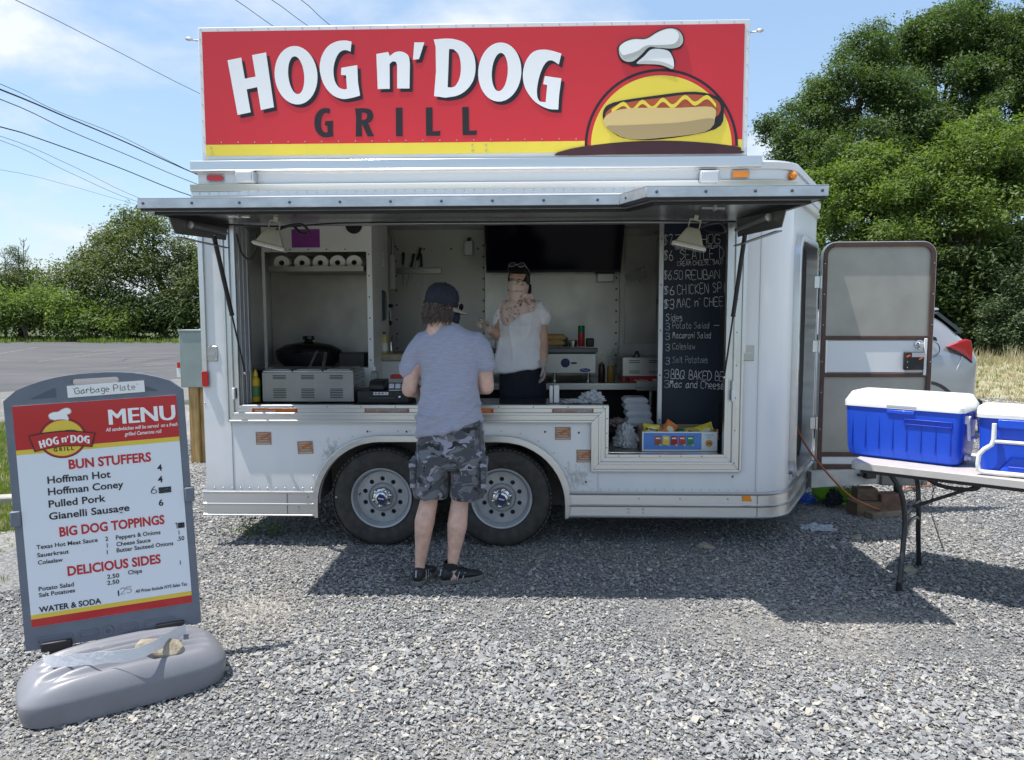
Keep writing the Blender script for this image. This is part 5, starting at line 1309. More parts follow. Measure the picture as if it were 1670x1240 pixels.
mb = MB(); mb.tube(spline([P(639, 417, 1.95), P(640, 392, 1.95), P(630, 372, 1.95), P(618, 385, 1.98), P(612, 410, 1.98)], 8), .013, n=8); mb.tube(spline([P(631, 440, 2.0), P(630, 470, 2.0), P(634, 500, 2.0), P(637, 515, 2.0), P(637, 530, 2.0)], 6), .014, n=8); mb.build('hoses', m_alud, t_, smooth=60)
mb = MB(); mb.ball(P(637, 499, 1.98), .03, .02, .018, 10); mb.ball(P(636, 527, 1.98), .024, .02, .024, 10); mb.build('valve', m_black, t_)
mb = MB(); a, c = P(604, 524, .98), P(628, 473, .98); mb.prism(rrect(a.x, c.x, a.z, c.z, .03), [], .98, 1.04); tag(mb.build('plastic_tray', mat('dark_green_plastic', (.01, .035, .04), .25), bev=.006), 'dark green plastic tray standing beside the alcove stile', 'tray')
def bottle(name, label, cat, px, pyb, pyt, Y, r, m, mc, group=None, neck=.35, cap_h=.12, sq=1.0, nozzle=False, lab=None):
    b0 = P(px, pyb, Y); h = P(px, pyt, Y).z - b0.z; root = thing(name, label, cat, b0, group)
    M = Matrix.Translation(b0)
    mb = MB(); mb.lathe([(r * .9, 0), (r, h * .03), (r, h * .62), (r * .9, h * .72), (r * neck, h * (1 - cap_h)), (r * neck, h * (1 - cap_h) + .002)], 20, M); mb.build('body', m, root, smooth=40)
    mb = MB()
    if nozzle: mb.lathe([(r * .62, h * .80), (r * .55, h * .88), (r * .12, h), (.001, h)], 14, M)
    else: mb.lathe([(r * neck * 1.15, h * (1 - cap_h)), (r * neck * 1.15, h * .99), (.001, h)], 14, M)
    mb.build('cap', mc, root, smooth=40)
    if lab: mb = MB(); mb.lathe([(r * 1.012, h * .15), (r * 1.012, h * .5)], 20, M, caps=False); mb.build('label_band', lab, root, smooth=40)
    return root
m_clear = mat('clear_plastic', (.78, .80, .80), .12, trans=.85, ior=1.3); m_mus = mat('mustard', (.62, .42, .02), .35); m_ket = mat('ketchup_red', (.33, .03, .02), .4)
bottle('soap_bottle', 'clear soap bottle with black and white label on the wash shelf', 'bottle', 613, 578, 544, .97, .042, m_clear, m_white, lab=m_white)
b_ = bottle('pump_bottle', 'yellow labelled pump bottle beside the clear soap bottle', 'bottle', 627, 578, 541, 1.0, .028, mat('pale_yellow', (.6, .52, .16), .4), m_black, lab=m_white)
mb = MB(); p0 = P(638, 578, 1.15); mb.tube(spline([(p0.x, 1.15, p0.z), (p0.x, 1.15, p0.z + .12), (p0.x + .03, 1.10, p0.z + .17), (p0.x + .07, 1.04, p0.z + .12)], 6), .012, n=8); mb.lathe([(.025, 0), (.02, .02), (.012, .03)], 12, Matrix.Translation(p0)); tag(mb.build('faucet', m_chrome, smooth=50), 'small chrome gooseneck tap on the wash shelf', 'tap')
rp_ = pthing('roaster', 'black roaster pan with a knob lid in the alcove behind the warmer', 'roaster', 500, 600, .8)
c0 = P(500, 600, .85); mb = MB(); M = Matrix.Translation((c0.x, .92, zob)) @ Matrix.Diagonal((1.45, 1, 1, 1)); mb.lathe([(.14, 0), (.175, .05), (.18, .105)], 28, M); mb.build('pan', m_black, rp_, smooth=40)
mb = MB(); mb.lathe([(.185, .108), (.18, .125), (.13, .165), (.05, .185), (.025, .188), (.02, .20), (.034, .21), (.03, .235), (.001, .238)], 28, M); mb.build('lid', mat('dark_enamel', (.012, .012, .014), .2), rp_, smooth=40)
for a, c, r_, lb in (((505, 598), (517, 573), .008, 'thin steel ladle handle leaning from the roaster'), ((527, 600), (531, 576), .013, 'steel tongs standing upright behind the warmer')):
    mb = MB(); mb.tube([P(*a, .42), P(*c, .55)], r_, n=8); tag(mb.build('utensil', m_steel, smooth=50), lb, 'utensil')
pbt('black_bin', 'black plastic container at the right end of the alcove', 'container', 553, 594, 576, 602, .72, .2, m_black)
zc_ = .986
fw = thing('steam_warmer', 'stainless countertop food warmer with louvred front at the left of the window', 'food warmer', (P(505, 657, .14).x, .3, zc_))
a, c = P(429, 657, .13), P(576, 607, .13); x0_, x1_ = a.x, c.x; zt_ = zc_ + (c.z - a.z)
LV = []
for gx in (.115, .425, .74):
    for k in range(3): LV.append((gx, .145, .150, .835 - .05 * k))
    for k in range(6): LV.append((gx, .145, .150, .40 - .055 * k))
holes = []
for gx, gw, _, gz in LV:
    u0 = x0_ + (x1_ - x0_) * gx; u1 = u0 + (x1_ - x0_) * gw; v0 = zc_ + .01 + (zt_ - zc_) * gz; holes.append([(u0, v0), (u1, v0), (u1, v0 + .0055), (u0, v0 + .0055)])
mb = MB(); mb.prism([(x0_, zc_ + .012), (x1_, zc_ + .012), (x1_, zt_), (x0_, zt_)], holes, .13, .133); mb.build('front_panel', mat('warmer_steel', (.30, .295, .28), .42, .6, var=.1, vs=6), fw)
mb = MB()
for h in holes: mb.box(h[0][0], h[1][0], .1325, .140, h[0][1] + .003, h[0][1] + .0055); 
mb.box(x0_ + .003, x1_ - .003, .145, .15, zc_ + .012, zt_ - .004); mb.build('louvre', m_black, fw, kind='stuff')
mb = MB(); mb.box(x1_ - .004, x1_, .1335, .48, zc_ + .012, zt_); mb.box(x0_, x0_ + .003, .1335, .48, zc_ + .012, zt_); mb.box(x0_, x1_, .477, .48, zc_ + .012, zt_); mb.build('side_panel', m_steel, fw)
mb = MB()
for yy in (.20, .26, .36, .42):
    for zz in (.35, .45, .55, .75, .85): mb.box(x1_, x1_ + .002, yy, yy + .03, zc_ + (zt_ - zc_) * zz, zc_ + (zt_ - zc_) * zz + .006)
mb.build('side_vent', m_black, fw, kind='stuff')
for k in range(3):
    u0 = x0_ + (x1_ - x0_) * k / 3 + .003; u1 = x0_ + (x1_ - x0_) * (k + 1) / 3 - .003
    mb = MB(); mb.box(u0, u1, .128, .47, zt_ + .001, zt_ + .014); mb.box(u0 + .02, u1 - .02, .15, .45, zt_ + .014, zt_ + .022); mb.build('pan_lid', m_steel, fw, bev=.004)
for x in (x0_ + .04, x1_ - .04):
    mb = MB(); mb.lathe([(.016, 0), (.014, .012)], 10, Matrix.Translation((x, .17, zc_))); mb.build('foot', m_black, fw)
bottle('ketchup_bottle', 'dark red sauce bottle left of the steel warmer', 'bottle', 405, 655, 592, .22, .030, m_ket, m_white, nozzle=True, cap_h=.2)
bottle('mustard_bottle', 'yellow mustard squeeze bottle beside the steel warmer', 'bottle', 418, 655, 603, .16, .031, m_mus, mat('mustard_cap', (.72, .52, .05), .4), nozzle=True, cap_h=.2, lab=mat('green_label', (.10, .22, .08), .5))
cd = thing('cash_drawer', 'black cash drawer with keyhole standing on the dark counter', 'cash drawer', (P(622, 655, .14).x, .3, zc_))
a, c = P(583, 656, .13), P(667, 634, .13)
mb = MB(); mb.box(a.x, c.x, .13, .44, zc_, zc_ + .085); mb.build('drawer_box', m_black, cd, bev=.006)
mb = MB(); mb.box(a.x + .08, c.x - .10, .1285, .131, zc_ + .034, zc_ + .038); mb.build('slot', m_screw, cd)
mb = MB(); x = c.x - .065; mb.lathe([(.010, 0), (.009, .003), (.004, .005)], 14, Matrix.Translation((x, .13, zc_ + .042)) @ Matrix.Rotation(R(90), 4, 'X')); mb.build('lock', m_chrome, cd)
u0 = P(609, 640, .13).x; mb = MB(); mb.box(u0, u0 + .105, .1285, .130, zc_ + .058, zc_ + .078); s_ = mb.build('card_sticker', m_white, cd)
for k, cm in enumerate(((.05, .2, .6), (.35, .08, .04), (.1, .2, .5), (.5, .5, .6))):
    mb = MB(); mb.box(u0 + .008 + k * .024, u0 + .024 + k * .024, .1275, .1285, zc_ + .062, zc_ + .074); mb.build('card_logo', mat('logo%d' % k, cm, .4), s_)
pt = thing('receipt_printer', 'black receipt printer on top of the cash drawer', 'printer', (P(605, 630, .2).x, .25, zc_ + .086))
a = P(590, 0, .2).x; mb = MB(); mb.prism([(.18, zc_ + .0875), (.36, zc_ + .0875), (.36, zc_ + .155), (.22, zc_ + .15), (.18, zc_ + .12)], [], a, a + .11, Matrix(((0, 1, 0, 0), (1, 0, 0, 0), (0, 0, 1, 0), (0, 0, 0, 1)))); mb.build('case', m_black, pt, bev=.006)
mb = MB(); mb.box(a + .03, a + .075, .20, .203, zc_ + .128, zc_ + .134); mb.build('paper_slot', m_white, pt)
kt = thing('card_tray', 'black coin tray with pale compartments on the cash drawer', 'coin tray', (P(640, 630, .2).x, .25, zc_ + .086))
a = P(621, 0, .2).x; F = frame((a, .2, zc_ + .0875), (1, 0, 0), (0, .45, 1)); mb = MB(); mb.box(0, .19, 0, .03, 0, .055, F); mb.build('tray', m_black, kt, bev=.003)
for k in range(4): mb = MB(); mb.box(.01 + k * .045, .046 + k * .045, -.002, .0, .01, .045, F); mb.build('compartment', m_alud, kt)
mb = MB(); F = Matrix.Translation((P(640, 0, .15).x, .15, zc_ + .0865)) @ Matrix.Rotation(.15, 4, 'Z'); mb.box(-.07, .06, 0, .05, 0, .003, F); tag(mb.build('receipt_slip', m_white), 'white paper slips lying on the cash drawer edge', 'paper')
bottle('sanitizer_bottle', 'clear pump bottle of hand gel behind the cash drawer', 'bottle', 611, 632, 598, .36, .026, m_clear, m_white, cap_h=.2)
t_ = pbt('red_box', 'flat red box behind the coin tray', 'box', 636, 655, 612, 618, .40, .1, m_red)
Yg = 1.42
gd = pthing('griddle', 'white fronted countertop griddle with a blue round dial on the back counter', 'griddle', 880, 609, Yg)
a, c = P(788, 609, Yg), P(972, 577, Yg)
mb = MB(); mb.box(a.x, c.x, Yg, Yg + .5, a.z, c.z); mb.build('front', mat('griddle_white', (.62, .62, .60), .35, .3, var=.08, vs=6), gd, bev=.004)
mb = MB(); mb.box(a.x - .01, c.x + .01, Yg - .06, Yg + .02, c.z + .012, c.z + .050); mb.box(a.x, c.x, Yg + .02, Yg + .5, c.z + .002, c.z + .025); mb.build('grease_tray', mat('tray_dark', (.11, .11, .12), .4, .6, var=.2, vs=9), gd, bev=.003)
dx, dz = pxy(922, 592, Yg); mb = MB(); mb.lathe([(.040, 0), (.038, .012), (.001, .014)], 24, Matrix.Translation((dx, Yg, dz)) @ Matrix.Rotation(R(90), 4, 'X')); mb.build('dial', mat('dial_blue', (.02, .03, .14), .4), gd, smooth=40)
mb = MB(); mb.box(dx + .05, dx + .098, Yg - .004, Yg, dz - .010, dz + .006); mb.build('switch', m_black, gd)
dx, dz = pxy(954, 604, Yg); mb = MB(); mb.prism(circ(dx, dz, .048, 24, .017), [], Yg - .003, Yg); s_ = mb.build('maker_badge', mat('badge_blue2', (.03, .07, .35), .4), gd)
mb = MB(); mb.tube(spline([(dx - .03, Yg - .004, dz), (dx - .015, Yg - .004, dz + .006), (dx, Yg - .004, dz - .004), (dx + .03, Yg - .004, dz + .003)], 4), .003, n=4); mb.build('badge_script', m_white, s_)
for px in (905, 960, 800):
    x = P(px, 615, Yg).x; z1_ = a.z; mb = MB(); mb.lathe([(.018, 0), (.014, .02), (.016, .03), (.016, z1_ - e1.z)], 12, Matrix.Translation((x, Yg + .06, e1.z))); mb.build('foot', m_steel, gd, smooth=40)
zg = P(900, 563, Yg).z
for i, (px, py) in enumerate(((902, 560), (905, 551))):
    q = P(px, py, Yg + .1); mb = MB()
    for s_ in (-1, 1): mb.tube([q + Vector((-.10, s_ * .012, 0)), q + Vector((-.07, s_ * .016, .004)), q + Vector((.07, s_ * .016, .004)), q + Vector((.10, s_ * .012, 0))], [.012, .028, .028, .012], n=10, flat=.8)
    tag(mb.build('bread_roll', mat('roll_crust', (.48, .27, .09), .6, var=.25, vs=20, col2=(.62, .42, .18)), smooth=60), ['split toasted bread roll on the griddle edge beside the woman', 'upper split bread roll lying behind the first on the griddle'][i], 'bread roll', 'bread rolls on the griddle')
bottle('spray_can', 'green topped red spray can standing on the griddle', 'spray can', 948, 565, 531, Yg + .08, .030, mat('can_red', (.50, .04, .05), .35), mat('can_green', (.01, .20, .10), .35), neck=.85, cap_h=.46)
mb = MB(); q = P(934, 566, Yg + .06); mb.lathe([(.036, 0), (.040, .03), (.042, .055), (.036, .058)], 20, Matrix.Translation(q)); tag(mb.build('steel_pot', m_steel, smooth=40), 'small steel pot left of the spray can', 'pot')
pbt('black_canister', 'black canister right of the spray can on the griddle', 'canister', 956, 969, 552, 566, Yg + .1, .07, m_black, .01)
pbt('dark_caddy', 'black caddy behind the small steel pot', 'caddy', 918, 926, 550, 566, Yg + .12, .08, m_black, .01)
pbt('napkin_pack', 'stack of pale packs on the griddle left of the woman', 'pack', 789, 808, 553, 566, Yg + .06, .14, m_white)
bottle('barbecue_sauce_bottle', 'dark brown sauce bottle on the back counter right of the griddle', 'bottle', 981, 625, 590, 1.45, .030, mat('dark_sauce', (.05, .018, .01), .3), mat('brown_cap', (.25, .12, .05), .4), neck=.8, nozzle=True)
bottle('oil_bottle', 'clear squeeze bottle half full of amber oil beside the dark sauce bottle', 'bottle', 996, 625, 586, 1.45, .034, mat('amber_oil', (.33, .20, .04), .25), mat('cloudy_top', (.5, .5, .46), .4), neck=.8, nozzle=True, cap_h=.4)
rw = pthing('hot_box_warmer', 'steel food warmer with a red control strip on the back counter', 'food warmer', 1045, 625, 1.36)
pb('case', 1015, 1095, 583, 614, 1.36, .4, m_steel, rw); o = pb('red_base', 1015, 1095, 614, 625, 1.355, .4, mat('warmer_red', (.42, .02, .03), .35), rw)
x, z = pxy(1023, 619, 1.355); mb = MB(); mb.lathe([(.020, 0), (.018, .015), (.001, .017)], 20, Matrix.Translation((x, 1.355, z)) @ Matrix.Rotation(R(90), 4, 'X')); mb.build('knob', m_black, rw, smooth=40)
x, z = pxy(1035, 622, 1.354); text('Food Warmer', .03, frame((x, 1.354, z), (1, 0, 0), (0, 0, 1)), m_lw, rw, cap=.018, fitw=.115); x, z = pxy(1064, 622, 1.354); text('VAN', .03, frame((x, 1.354, z), (1, 0, 0), (0, 0, 1)), m_lw, rw, cap=.022, fitw=.06, bold=.03)
mb = MB()
for px in (1026, 1058):
    for py in (589, 592, 606, 609): a = P(px, py, 1.358); mb.box(a.x, a.x + .09, 1.357, 1.36, a.z, a.z + .006)
mb.build('louvre', m_black, rw, kind='stuff')
q = P(1033, 583, 1.4); mb = MB(); mb.tube(spline([q, q + Vector((.03, 0, .05)), q + Vector((.05, 0, .0))], 5), .008, n=6); mb.build('lid_handle', m_black, rw)
pb('hood_panel', 1018, 1072, 384, 560, 2.18, .02, m_steel2)
t_ = thing('napkin_holder', 'upright white and grey napkin holder on the dark counter', 'napkin holder', (P(903, 657, .15).x, .15, zc_))
a = P(896, 657, .14); mb = MB(); mb.box(a.x, a.x + .025, .14, .24, zc_, zc_ + .125); mb.build('holder_side', m_alud, t_, bev=.003); mb = MB(); mb.box(a.x + .030, a.x + .068, .14, .24, zc_, zc_ + .125); mb.build('napkins', m_white, t_, bev=.006)
m_film = mat('cling_film', (.72, .74, .76), .18, trans=.35, ior=1.15, var=.1, vs=30)
def crumple(name, label, cat, c, sx_, sy_, sz_, seed, m=m_film, sub=3):
    bm = bmesh.new(); bmesh.ops.create_icosphere(bm, subdivisions=4, radius=1)
    for v in bm.verts:
        p_ = v.co * 2.2 + Vector((seed, 0, 0)); d = noise.fractal(p_, .9, 2.1, 2) * .22 + abs(noise.noise(p_ * 1.5)) * .55 + abs(noise.noise(p_ * 3.4)) * .16
        v.co *= (.62 + d); v.co = Vector((v.co.x * sx_, v.co.y * sy_, max(-.35, v.co.z) * sz_))
    me = bpy.data.meshes.new(name); bm.to_mesh(me); bm.free(); me.materials.append(m); o = bpy.data.objects.new(name, me); COL.objects.link(o)
    o.location = (c[0], c[1], c[2] + .35 * sz_); tag(o, label, cat); return o
crumple('plastic_bag', 'crumpled clear plastic bags on the end of the dark counter', 'plastic bag', (P(965, 650, .2).x, .20, zc_), .10, .08, .07, 1.5)
crumple('plastic_glove', 'flat clear plastic gloves left of the crumpled bags', 'gloves', (P(935, 655, .17).x, .17, zc_), .10, .06, .022, 4.2)
zl_ = .652
crumple('plastic_wrap', 'large crumpled clear plastic bag on the low counter left of the chip box', 'plastic bag', (P(1022, 730, .28).x, .30, zl_), .10, .09, .13, 7.7)
crumple('roll_bag', 'bag of brown rolls on the black shelf beside the foam boxes', 'bag', (P(1008, 690, .8).x, .80, zs), .09, .10, .055, 3.1, mat('bagged_rolls', (.25, .17, .13), .3, var=.4, vs=30, col2=(.5, .42, .38)))
m_foam = mat('white_foam', (.74, .74, .76), .6, bump=.1, bs=200)
def foam(px0, px1, pyt, pyb, Y, label):
    a = P(px0, pyb, Y); c = P(px1, pyt, Y); root = thing('foam_container', label, 'foam container', ((a.x + c.x) / 2, Y + .1, a.z), 'foam containers stacked on the shelf')
    h = c.z - a.z; w_ = c.x - a.x
    def rg(i, z): return [(a.x + i, Y + i, z), (c.x - i, Y + i, z), (c.x - i, Y + w_ - i, z), (a.x + i, Y + w_ - i, z)]
    mb = MB(); mb.loft([rg(.012, a.z), rg(.0, a.z + h * .45)]); mb.build('base', m_foam, root, bev=.004)
    mb = MB(); mb.loft([rg(-.002, a.z + h * .47), rg(.0, a.z + h * .55), rg(.022, c.z)]); mb.build('lid', m_foam, root, bev=.004)
foam(1022, 1066, 683, 697, .70, 'lowest white foam container, nearest the chip box'); foam(1021, 1064, 670, 682.6, .72, 'second white foam container from the bottom of the stack')
foam(1018, 1062, 660, 669.8, .76, 'third white foam container of the stack'); foam(1017, 1058, 649, 659.6, .78, 'topmost white foam container of the stack')
cbx = thing('chip_box', 'blue and white cardboard box full of small chip bags on the low counter', 'snack box', (P(1108, 738, .16).x, .2, zl_))
a, c = P(1047, 738, .13), P(1170, 707, .13); hb = c.z - a.z
mcard = mat('card_brown', (.30, .22, .15), .8); mcb = mat('card_blue', (.09, .24, .62), .45, var=.1, vs=8); mcw = mat('card_white', (.70, .72, .74), .5)
mb = MB(); mb.box(a.x, c.x, .13, .136, zl_, zl_ + hb); mb.build('front_panel', mcw, cbx); mb = MB(); mb.box(a.x, c.x, .40, .406, zl_, zl_ + hb * 1.1); mb.box(a.x, a.x + .005, .1365, .40, zl_, zl_ + hb * 1.05); mb.box(c.x - .005, c.x, .1365, .40, zl_, zl_ + hb * 1.05); mb.box(a.x + .005, c.x - .005, .1365, .40, zl_, zl_ + .004); mb.build('side_panel', mcard, cbx)
W_ = c.x - a.x
mb = MB(); mb.box(a.x + W_ * .02, a.x + W_ * .79, .1285, .130, zl_ + .010, zl_ + hb - .008); mb.build('blue_print', mcb, cbx)
bagc = [(.33, .07, .03), (.70, .52, .03), (.30, .015, .02), (.36, .05, .03), (.03, .20, .07)]
for k, cl in enumerate(bagc):
    u = a.x + W_ * (.165 + .108 * k); mb = MB(); mb.prism([(u, zl_ + .045), (u + .047, zl_ + .040), (u + .046, zl_ + .105), (u + .001, zl_ + .108)], [], .1270, .1285); o = mb.build('printed_bag', mat('bagprint%d' % k, cl, .5, var=.25, vs=60), cbx)
    mb = MB(); mb.prism(circ(u + .040, zl_ + .043, .008, 12), [], .1258, .1270); mb.build('printed_disc', mat('disc_gold', (.66, .45, .12), .5), o)
    mb = MB(); mb.box(u + .008, u + .038, .1262, .1270, zl_ + .085, zl_ + .095); mb.build('printed_name', mcw, o)
u = a.x + W_ * .89; mb = MB(); mb.prism(circ(u, zl_ + .055, .026, 24), [], .1270, .130); o = mb.build('count_disc', mat('disc_gold2', (.62, .34, .08), .5), cbx)
text('50', .03, frame((u - .0165, .1268, zl_ + .045), (1, 0, 0), (0, 0, 1)), m_ink, o, cap=.021, fitw=.034, bold=.02)
mcl = mat('print_blue', (.15, .30, .62), .5)
text('Classic', .02, frame((u - .032, .1296, zl_ + .108), (1, 0, 0), (0, 0, 1)), mcl, cbx, cap=.013, fitw=.064); text('Mix', .02, frame((u - .018, .1296, zl_ + .090), (1, 0, 0), (0, 0, 1)), mcl, cbx, cap=.011, fitw=.036)
m_y = mat('chip_yellow', (.70, .55, .05), .25, coat=.4); m_o = mat('chip_orange', (.60, .17, .02), .25, coat=.4); m_r = mat('chip_red', (.38, .02, .02), .25, coat=.4); m_g = mat('chip_green', (.03, .18, .07), .25, coat=.4); m_w = mat('chip_cream', (.62, .58, .36), .25, coat=.4)
def chipbag(px, py, Y, w, h, m, ang, tilt, label, seed, txt=None):
    c = P(px, py, Y); root = thing('chip_bag', label, 'chip bag', c, 'chip bags in the blue box'); F = Matrix.Translation(c) @ Matrix.Rotation(ang, 4, 'Y') @ Matrix.Rotation(tilt, 4, 'X')
    nx, nz = 9, 11; v = []; f = []
    for s_ in (-1, 1):
        for j in range(nz):
            for i in range(nx):
                u, t_ = i / (nx - 1) * 2 - 1, j / (nz - 1) * 2 - 1
                b_ = max(0, (1 - u ** 4)) * max(0, (1 - abs(t_) ** 2.5)); n_ = noise.noise(Vector((u * 2 + seed, t_ * 2, s_)))
                v.append((u * w / 2 * (1 - .06 * (1 - t_ * t_)), s_ * (.002 + b_ * (.020 + n_ * .010)), t_ * h / 2))
    for s_ in range(2):
        for j in range(nz - 1):
            for i in range(nx - 1): q = s_ * nx * nz + j * nx + i; f.append((q, q + 1, q + nx + 1, q + nx))
    for j in range(nz - 1):
        for i in (0, nx - 1): q = j * nx + i; f.append((q, q + nx, q + nx + nx * nz, q + nx * nz))
    mb = MB(); mb.add(v, f, F); mb.build('bag', m, root, smooth=60)
    mb = MB(); mb.prism(circ(0, 0, w * .28, 14, h * .16), [], -.0275, -.026, F); mb.build('printed_oval', m_w if m is not m_w else m_r, root)
    if txt: text(txt, .02, F @ Matrix.Translation((-w * .38, -.028, -.008)), m_ink, root, cap=.018, fitw=w * .76, bold=.04)
chipbag(1062, 702, .20, .12, .09, m_y, .12, -.4, 'yellow chip bag printed fritos at the left end of the box', 1, 'fritos')
chipbag(1081, 706, .24, .10, .09, m_w, -.1, -.5, 'pale yellow chip bag between the first yellow and the orange bag', 2)
chipbag(1091, 701, .22, .10, .12, m_o, .62, -.3, 'orange chip bag standing up with its corner raised', 3)
chipbag(1106, 709, .26, .11, .08, m_g, -.2, -.5, 'green chip bag in the middle of the box', 4)
chipbag(1112, 712, .20, .10, .06, m_r, .2, -.6, 'dark red chip bag low in the middle of the box', 5)
chipbag(1125, 706, .30, .12, .08, m_y, -.1, -.5, 'yellow chip bag at the back right of the middle', 6)
chipbag(1133, 711, .22, .10, .06, m_r, .3, -.6, 'dark red chip bag right of the middle in the box', 7)
chipbag(1151, 703, .22, .12, .10, m_y, -.35, -.3, 'large yellow chip bag with raised corner at the right of the box', 8)
chipbag(1165, 709, .26, .06, .08, m_o, .0, -.4, 'narrow orange chip bag at the far right end of the box', 9)

m_brown = mat('brown_trim', (.085, .045, .035), .5, var=.2, vs=12)
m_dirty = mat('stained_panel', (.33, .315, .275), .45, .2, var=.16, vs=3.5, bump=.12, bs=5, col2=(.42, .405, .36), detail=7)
mb = MB(); mb.prism(rrect(DX0 - .035, DX1 + .01, DZ0 - .03, DZ1 + .035, .15), [rrect(DX0 + .012, DX1 - .03, DZ0 + .012, DZ1 - .012, .12)], -.045, .05, FN); mb.build('door_frame', m_alu, T, bev=.006)
mb = MB(); mb.box(DX0 - .01, DX1 - .04, -.02, .06, DZ0 - .02, DZ0 + .01, FN); mb.build('threshold', m_alud, T)
mb = MB(); mb.box(1.42, 1.44, .52, 2.2, .46, 2.42); mb.build('nose_partition', mat('dark_lining', (.14, .145, .15), .7), T)
Hh = S0 + ND * (DX1 + .005) + Vector((.05, -.06, 0))
hx, hy = Hh.x, Hh.y
FD = frame((hx, hy, 0), (1, -.02, 0), (0, 0, 1)); dz0, dz1 = .355, 2.165; dw = .872
DR = bpy.data.objects.new('entry_door', None); COL.objects.link(DR); DR.location = (hx, hy, dz0); DR.parent = T; DR.matrix_parent_inverse = WM(T).inverted()
def dshape(i, k=9): 
    x0, x1, z0, z1, r = i, dw - i, dz0 + i, dz1 - i, max(.02, .11 - i); p_ = [(x0, z0), (x1, z0)]
    for j in range(k + 1): a = R(90 * j / k); p_.append((x1 - r + r * math.cos(a), z1 - r + r * math.sin(a)))
    for j in range(k + 1): a = R(90 + 90 * j / k); p_.append((x0 + r + r * math.cos(a), z1 - r + r * math.sin(a)))
    return p_
mb = MB(); mb.prism(dshape(0), [dshape(.022)], 0, .045, FD); mb.build('door_edge', m_alu, DR, bev=.004)
mb = MB(); mb.prism(dshape(.006), [dshape(.040)], -.008, .0, FD); mb.build('brown_border', m_brown, DR, bev=.003)
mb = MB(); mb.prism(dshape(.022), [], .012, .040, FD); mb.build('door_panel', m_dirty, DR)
def zd(py): return P(1430, py, hy).z
for py0, py1 in ((548, 554), (609, 615), (738, 744)):
    mb = MB(); mb.box(.030, dw - .030, -.006, .012, zd(py1), zd(py0), FD); mb.build('door_rail', m_brown, DR, bev=.003)
for z0, z1 in ((zd(608), zd(555)), (dz0 + .042, zd(745))):
    mb = MB(); mb.box(.045, dw - .045, .003, .0115, z0 + .003, z1 - .003, FD); mb.build('kick_panel', m_wall, DR, bev=.003)
mb = MB(); mb.box(dw - .070, dw - .045, -.009, .003, zd(612), zd(552), FD); mb.build('strike_strip', m_white, DR, bev=.004)
mb = MB(); mb.box(.046, .060, -.002, .003, zd(608), zd(555), FD); mb.build('hinge_strip', m_alu, DR)
lx0 = dw - .070 - .155; mb = MB(); mb.box(lx0, lx0 + .15, -.035, .002, zd(603), zd(574), FD); L_ = mb.build('latch_case', m_black, DR, bev=.008)
mb = MB(); mb.box(lx0 + .05, lx0 + .148, -.040, -.035, zd(582), zd(575), FD); mb.build('latch_plate', m_alud, L_)
for u in (.02, .115):
    mb = MB(); F_ = FD @ Matrix.Translation((lx0 + u, -.044, zd(580 + u * 40))) @ Matrix.Rotation(-.5, 4, 'Y'); mb.box(-.012, .018, 0, .008, -.006, .004, F_); mb.build('orange_lever', mat('lever_orange', (.70, .12, .04), .4), L_)
mb = MB()
for zz in (590, 599): mb.ball(FD @ Vector((lx0 + .02, -.036, zd(zz))), .005, .004, .005, 8)
mb.build('latch_screw', m_rivet, L_, kind='stuff')
mb = MB(); mb.lathe([(.036, 0), (.036, .006), (.024, .010), (.022, .028), (.018, .034), (.001, .036)], 24, FD @ Matrix.Translation((dw - .105, .001, zd(562))) @ Matrix.Rotation(R(90), 4, 'X')); mb.build('door_knob', m_chrome, DR, smooth=40)
for py in (460, 565, 690):
    mb = MB(); z = zd(py); mb.tube([(hx - .012, hy - .008, z - .05), (hx - .012, hy - .008, z + .05)], .010, n=10); mb.box(hx - .06, hx - .012, hy - .012, hy - .004, z - .045, z + .045); mb.build('hinge', m_alu, DR, smooth=40)
mb = MB()
for py in (430, 480, 530, 590, 640, 700): mb.ball((hx + .018, hy - .010, zd(py)), .005, .004, .005, 8); mb.ball((hx + dw - .02, hy - .028, zd(py)), .005, .004, .005, 8)
mb.build('border_screw', m_rivet, DR, kind='stuff')

m_draw = mat('drawbar_paint', (.46, .46, .44), .5, var=.2, vs=9, bump=.1, bs=60)
mb = MB(); a, c = Vector((2.16, .86, .30)), Vector((2.98, 1.10, .30)); F = frame(a, c - a, (0, 0, 1)); Lb = (c - a).length
mb.box(0, Lb, -.03, .03, -.07, .06, F); mb.build('draw_rail', m_draw, T, bev=.006)
mb = MB(); mb.box(2.05, 2.9, 1.35, 1.41, .23, .36); mb.build('draw_rail', m_draw, T, bev=.006)
mb = MB(); mb.box(2.78, 3.15, .98, 1.38, .22, .34); mb.build('coupler_box', mat('grimy_metal', (.22, .22, .20), .6, .4, var=.25, vs=12), T, bev=.01)
mb = MB(); F = frame((2.62, .93, .31), (1, .25, 0), (0, 0, 1)); mb.box(0, .09, -.03, .02, -.02, .035, F); mb.tube([F @ Vector((-.06, 0, .01)), F @ Vector((0, 0, .01))], .012, n=8); mb.build('plug_socket', m_black, T, bev=.004)
for x, y in ((3.02, 1.2),):
    mb = MB(); mb.tube([(x, y, .02), (x, y, .8)], .035, n=12); mb.lathe([(.09, 0), (.09, .012)], 16, Matrix.Translation((x, y, .008))); mb.build('tongue_jack', m_black, T, smooth=40)
mwood = mat('weathered_wood', (.12, .085, .055), .85, var=.35, vs=14, stretch=(1, 5, 5))
